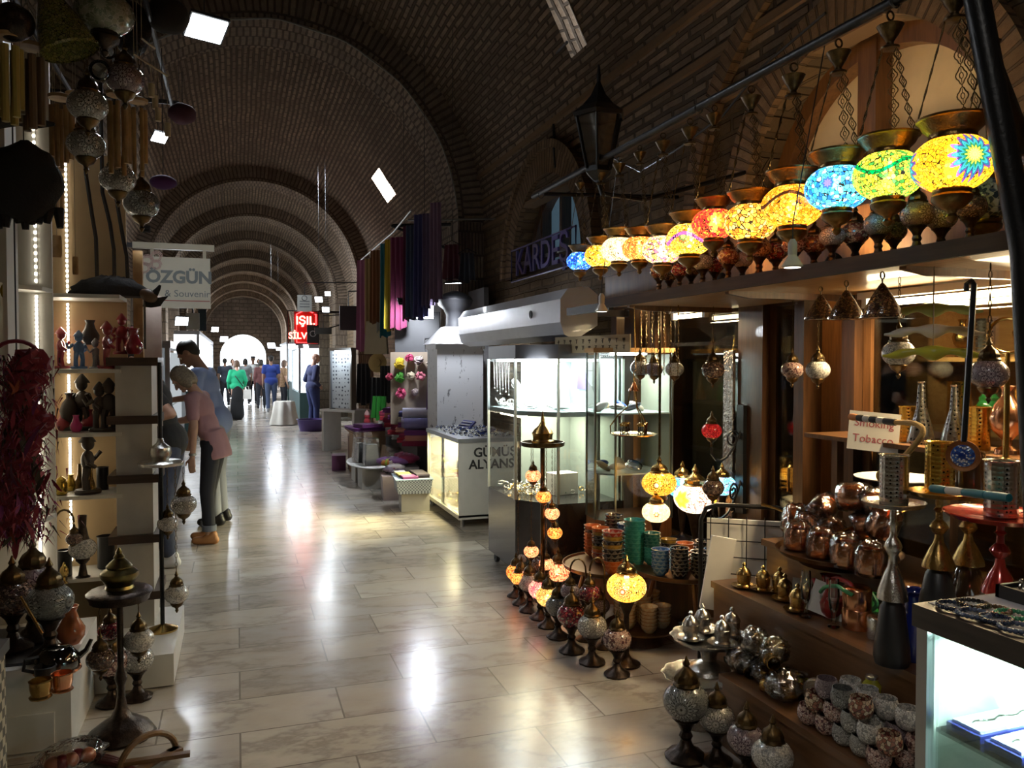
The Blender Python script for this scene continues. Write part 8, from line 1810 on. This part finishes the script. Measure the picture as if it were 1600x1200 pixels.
    if vox < .02:
        for s in (-1, 1):
            e = obj('eye', MB().ell((0, 0, 0), (.012, .012, .012), 12, 8), EYE_M, t, h(s * .031, .073, .008)); obj('pupil', MB().ell(HM @ Vector((0, .009, 0)), .006, 8, 6), PUP, e)
        obj('mouth', MB().ell((0, 0, 0), (.024, .008, .007), 12, 6, HM), LIP, t, h(0, .083, -.052))
    # ---- hair
    if not bald:
        hb = MB(); hb.ell(h(0, -.022, .043), (.083, .096, .088), 18, 14, HM)
        if hairlen:
            hb.ell(h(0, -.055, .02 - hairlen * .4), (.088, .062, .07 + hairlen * .5), 18, 14, HM)
            for s in (-1, 1): hb.ell(h(s * .072, -.015, -.0 - hairlen * .4), (.024, .055, .06 + hairlen * .45), 12, 10, HM)
        else: hb.ell(h(0, -.06, .0), (.070, .05, .075), 16, 12, HM)
        skin(hb, 'hair', HAIRM[hair], t, vox, 3)
    if cap_m: obj('cap', MB().lathe([(.10, .07), (.098, .10), (.07, .13), (0, .142)], 18, hd - Vector((0, 0, .0))).prism([(-.07, .06), (.07, .06), (.06, .17), (-.06, .17)], .012, None, hd + Vector((0, 0, .07))), cap_m, t)
    # ---- clothes
    if top:
        b = MB(); g = 1.1 * fat; lo = .90 - toplen
        b.ell(tor(0, 0, .98 - toplen * .35), ((.165 if toplen <= .08 else .140) * g, (.116 if toplen <= .08 else .10) * g, .13 + (toplen * .55 if toplen <= .08 else 0)), 18, 12, rotm(-lean)); b.ell(tor(0, .01, 1.14), (.136 * g, .102 * g, .18), 18, 12, rotm(-lean)); b.ell(tor(0, 0, 1.30), (.148 * g, .104 * g, .145), 18, 12, rotm(-lean))
        if toplen > .08: b.lathe([(1e-4, -.17), (.150, -.17), (.158, -.12), (.150, .0), (.135, .10), (1e-4, .14)], 22, tor(0, -.01, .96), rotm(-lean * .7), 1.1 * fat, .80 * fat)
        cap(b, sh[0], sh[1], .068, .068)
        for i in (0, 1):
            e = sh[i].lerp(el[i], .62) if sleeve == 'short' else el[i]; cap(b, sh[i], e, .064 * fat, .058 * fat)
            if sleeve == 'long': cap(b, el[i], wr[i].lerp(el[i], .06), .052, .040)
        skin(b, 'shirt' if not fem else 'blouse', top, t, vox, 4)
    if bottom:
        b = MB()
        if skirt:
            cap(b, (0, 0, .93), (0, 0, .60), .155, .165); cap(b, (0, .02, .6), (0, .03, .16), .165, .20)
        else:
            for i in (0, 1): cap(b, hips[i], knees[i], .094 * fat * botr, .068 * botr); cap(b, knees[i], ank[i] + Vector((0, 0, .04 if cuff is None else .10)), .066 * botr, .056 * botr)
            b.ell((0, 0, .95), (.168 * fat, .125 * fat, .12), 18, 12)
        skin(b, 'skirt' if skirt else 'trousers', bottom, t, vox, 3)
        if cuff:
            for i in (0, 1): obj('trouser_cuff', MB().lathe([(.058, -.02), (.066, -.018), (.066, .035), (.058, .037)], 18, ank[i] + Vector((0, 0, .06))), cuff, t)
    if shoes:
        for i in (0, 1):
            b = MB(); a = ank[i]; cap(b, a + Vector((0, -.05, -.045)), a + Vector((0, .13, -.052)), .042, .036); cap(b, a + Vector((0, -.035, -.0)), a + Vector((0, .03, -.035)), .042, .04); o = skin(b, 'shoe', shoes, t, vox * .9, 2)
    t['wrist'] = list(wr[0]); return t
fl_ = lambda u, v: Vector((*floor_xy(u, v), 0))
JEAN = pbr('dark denim', (.035, .045, .075), .85, col2=(.05, .06, .10), nscale=20, bump=.3, bscale=200); JEAN2 = pbr('black denim', (.018, .02, .028), .85, bump=.3, bscale=200); CUFF_ = pbr('denim cuff', (.16, .18, .22), .85)
a = fl_(336, 846)
w1 = person('person in a pink short-sleeved blouse and cuffed dark jeans bending to the souvenir stall', (a.x, a.y, 0), 1.30, 1.60, .34, 0, .65, 0, [((-.09, -.05, -.27), (-.085, -.03, -.53)), ((.03, .16, -.22), (.0, .38, -.25))], [(.02, 0), (.10, 0)], 'fair', 'blond', .09, cloth('pink blouse', (.40, .22, .24)), 'short', .12, JEAN2, 1., CUFF_, pbr('tan leather', (.48, .22, .08), .5), 1.0, .0115, True)
wv = Vector(w1['wrist']); obj('wrist_watch', MB().lathe([(.029, -.012), (.033, -.01), (.033, .01), (.029, .012)], 18), STEEL, w1, (wv.x, wv.y, wv.z + .02))
a = fl_(268, 882)
w2 = person('person in a black T-shirt and jeans leaning over behind the banded pillar', (a.x, a.y, 0), 1.45, 1.76, .30, .0, .3, 0, [((-.10, -.20, -.20), (-.06, .10, -.28)), ((.02, .10, -.25), (.0, .34, -.36))], [(0, 0), (.06, 0)], 'fair', 'dark', 0, cloth('black T-shirt', (.012, .012, .013)), 'short', .04, JEAN, 1., None, pbr('white trainers', (.62, .62, .62), .5), 1.05, .0115)
a = fl_(346, 775); a = Vector((P(340, 600, Y=8.4).x, 8.4, 0))
person('person in a pale shirt with blue sleeves stooping beside the pink blouse', (a.x, a.y, 0), 1.30, 1.84, .30, 0, .55, 0, [((-.08, -.02, -.28), (-.08, .03, -.53)), ((.03, .16, -.22), (.0, .38, -.25))], None, 'tan', 'dark', 0, cloth('blue grey shirt', (.22, .30, .55)), 'short', .05, pbr('grey trousers', (.28, .30, .34), .85), 1., None, BLACKP, 1.0, .0125)
NAVY = cloth('navy jacket', (.022, .03, .10)); NAVYT = pbr('navy trousers', (.02, .032, .12), .85)
a = fl_(489, 667)
person('person in a navy jacket and blue trousers standing by the show window', (a.x, a.y, 0), -1.25, 1.78, .05, 0, .25, -.15, [((-.08, -.08, -.28), (-.02, .12, -.42)), ((.10, -.10, -.27), (.02, .06, -.42))], [(0, 0), (.04, 0)], 'fair', 'grey', 0, NAVY, 'long', .06, NAVYT, 1.15, None, BLACKP, 1.25, .014, bald=True)
a = fl_(371, 656)
w4 = person('person in a bright green top and black skirt walking away with a bag', (a.x, a.y, 0), .1, 1.62, .04, 0, .1, .2, [((-.07, .0, -.27), (-.06, .10, -.48)), ((.08, .02, -.26), (.07, .14, -.44))], [(0, 0), (.1, 0)], 'fair', 'brown', .05, cloth('green top', (.01, .38, .18)), 'long', .02, pbr('black cloth skirt', (.012, .012, .014), .9), 1., None, BLACKP, 1.12, .016, True, True)
obj('bag_strap', MB().tube([(-.17, .02, 1.42), (-.02, -.15, 1.22), (.16, -.10, .98)], .012, 6), BLACKP, w4)
o = obj('shopping_bag', MB().box((0, 0, 0), (.22, .1, .26), None, .9).tube([(-.05, 0, .13), (-.03, 0, .22), (.03, 0, .22), (.05, 0, .13)], .006, 5), PAPER, None, (a.x + .26, a.y - .02, .70), ang=.3); tag(o, 'white shopping bag carried by the person in green', 'bag')
a = fl_(424, 645)
person('person in a royal blue T-shirt and jeans walking towards the portal', (a.x, a.y, 0), .05, 1.78, .02, 0, 0, 0, None, [(-.12, .03), (.14, 0)], 'tan', 'dark', 0, cloth('royal blue T-shirt', (.02, .05, .28)), 'short', .04, pbr('blue jeans', (.07, .10, .19), .85), 1., None, pbr('grey trainers', (.25, .25, .26), .6), 1.12, .016)
a = fl_(412, 640)
person('person in dark red clothes half hidden beside the royal blue T-shirt', (a.x - .05, a.y + .8, 0), .0, 1.66, .02, 0, 0, 0, None, None, 'tan', 'dark', .08, cloth('dull red top', (.14, .05, .05)), 'long', .06, JEAN2, 1., None, BLACKP, 1., .02, True)
a = fl_(443, 640)
person('person in a brown patterned dress standing at the lit show window', (a.x, a.y, 0), -1.2, 1.64, .02, 0, .1, 0, None, None, 'tan', 'brown', .12, pbr('brown pattern', (.16, .08, .04), .85, col2=(.34, .22, .12), nscale=30), 'short', .22, JEAN2, 1., None, BLACKP, 1.05, .018, True)
a = fl_(396, 630)
person('person in a white shirt and dark cap walking towards the stalls', (a.x, a.y, 0), PI - .1, 1.78, .02, 0, .1, 0, None, [(.18, 0), (-.15, .04)], 'tan', 'dark', 0, cloth('white shirt', (.60, .60, .58)), 'short', .06, pbr('black trousers', (.02, .02, .022), .85), 1., None, BLACKP, 1.05, .018, cap_m=pbr('dark cap', (.03, .03, .035), .8))
for u, v, dx, lab, tp, bt, hr, hl, fem in [(352, 634, 0, 'person in dark clothes standing behind the person in green at the stalls', (.05, .06, .09), (.03, .03, .04), 'dark', 0, False), (384, 632, 0, 'person in a grey top behind the white shopping bag', (.25, .27, .28), (.03, .03, .035), 'dark', .1, True), (405, 622, 0, 'person in a dusty rose top walking behind the white shirt', (.34, .20, .18), (.10, .07, .06), 'dark', .05, True), (364, 622, 0, 'person in a pale top far off in the glare of the portal', (.45, .43, .42), (.06, .06, .08), 'brown', .05, True)]:
    a = fl_(u, v); person(lab, (a.x, a.y, 0), R.choice([.1, PI - .2]), 1.70, .02, 0, 0, 0, None, [(.1, 0), (-.08, .02)], 'tan', hr, hl, cloth(lab[10:30], tp), 'short', .06, pbr('trs' + lab[10:30], bt, .85), 1., None, BLACKP, 1.05, .022, fem)
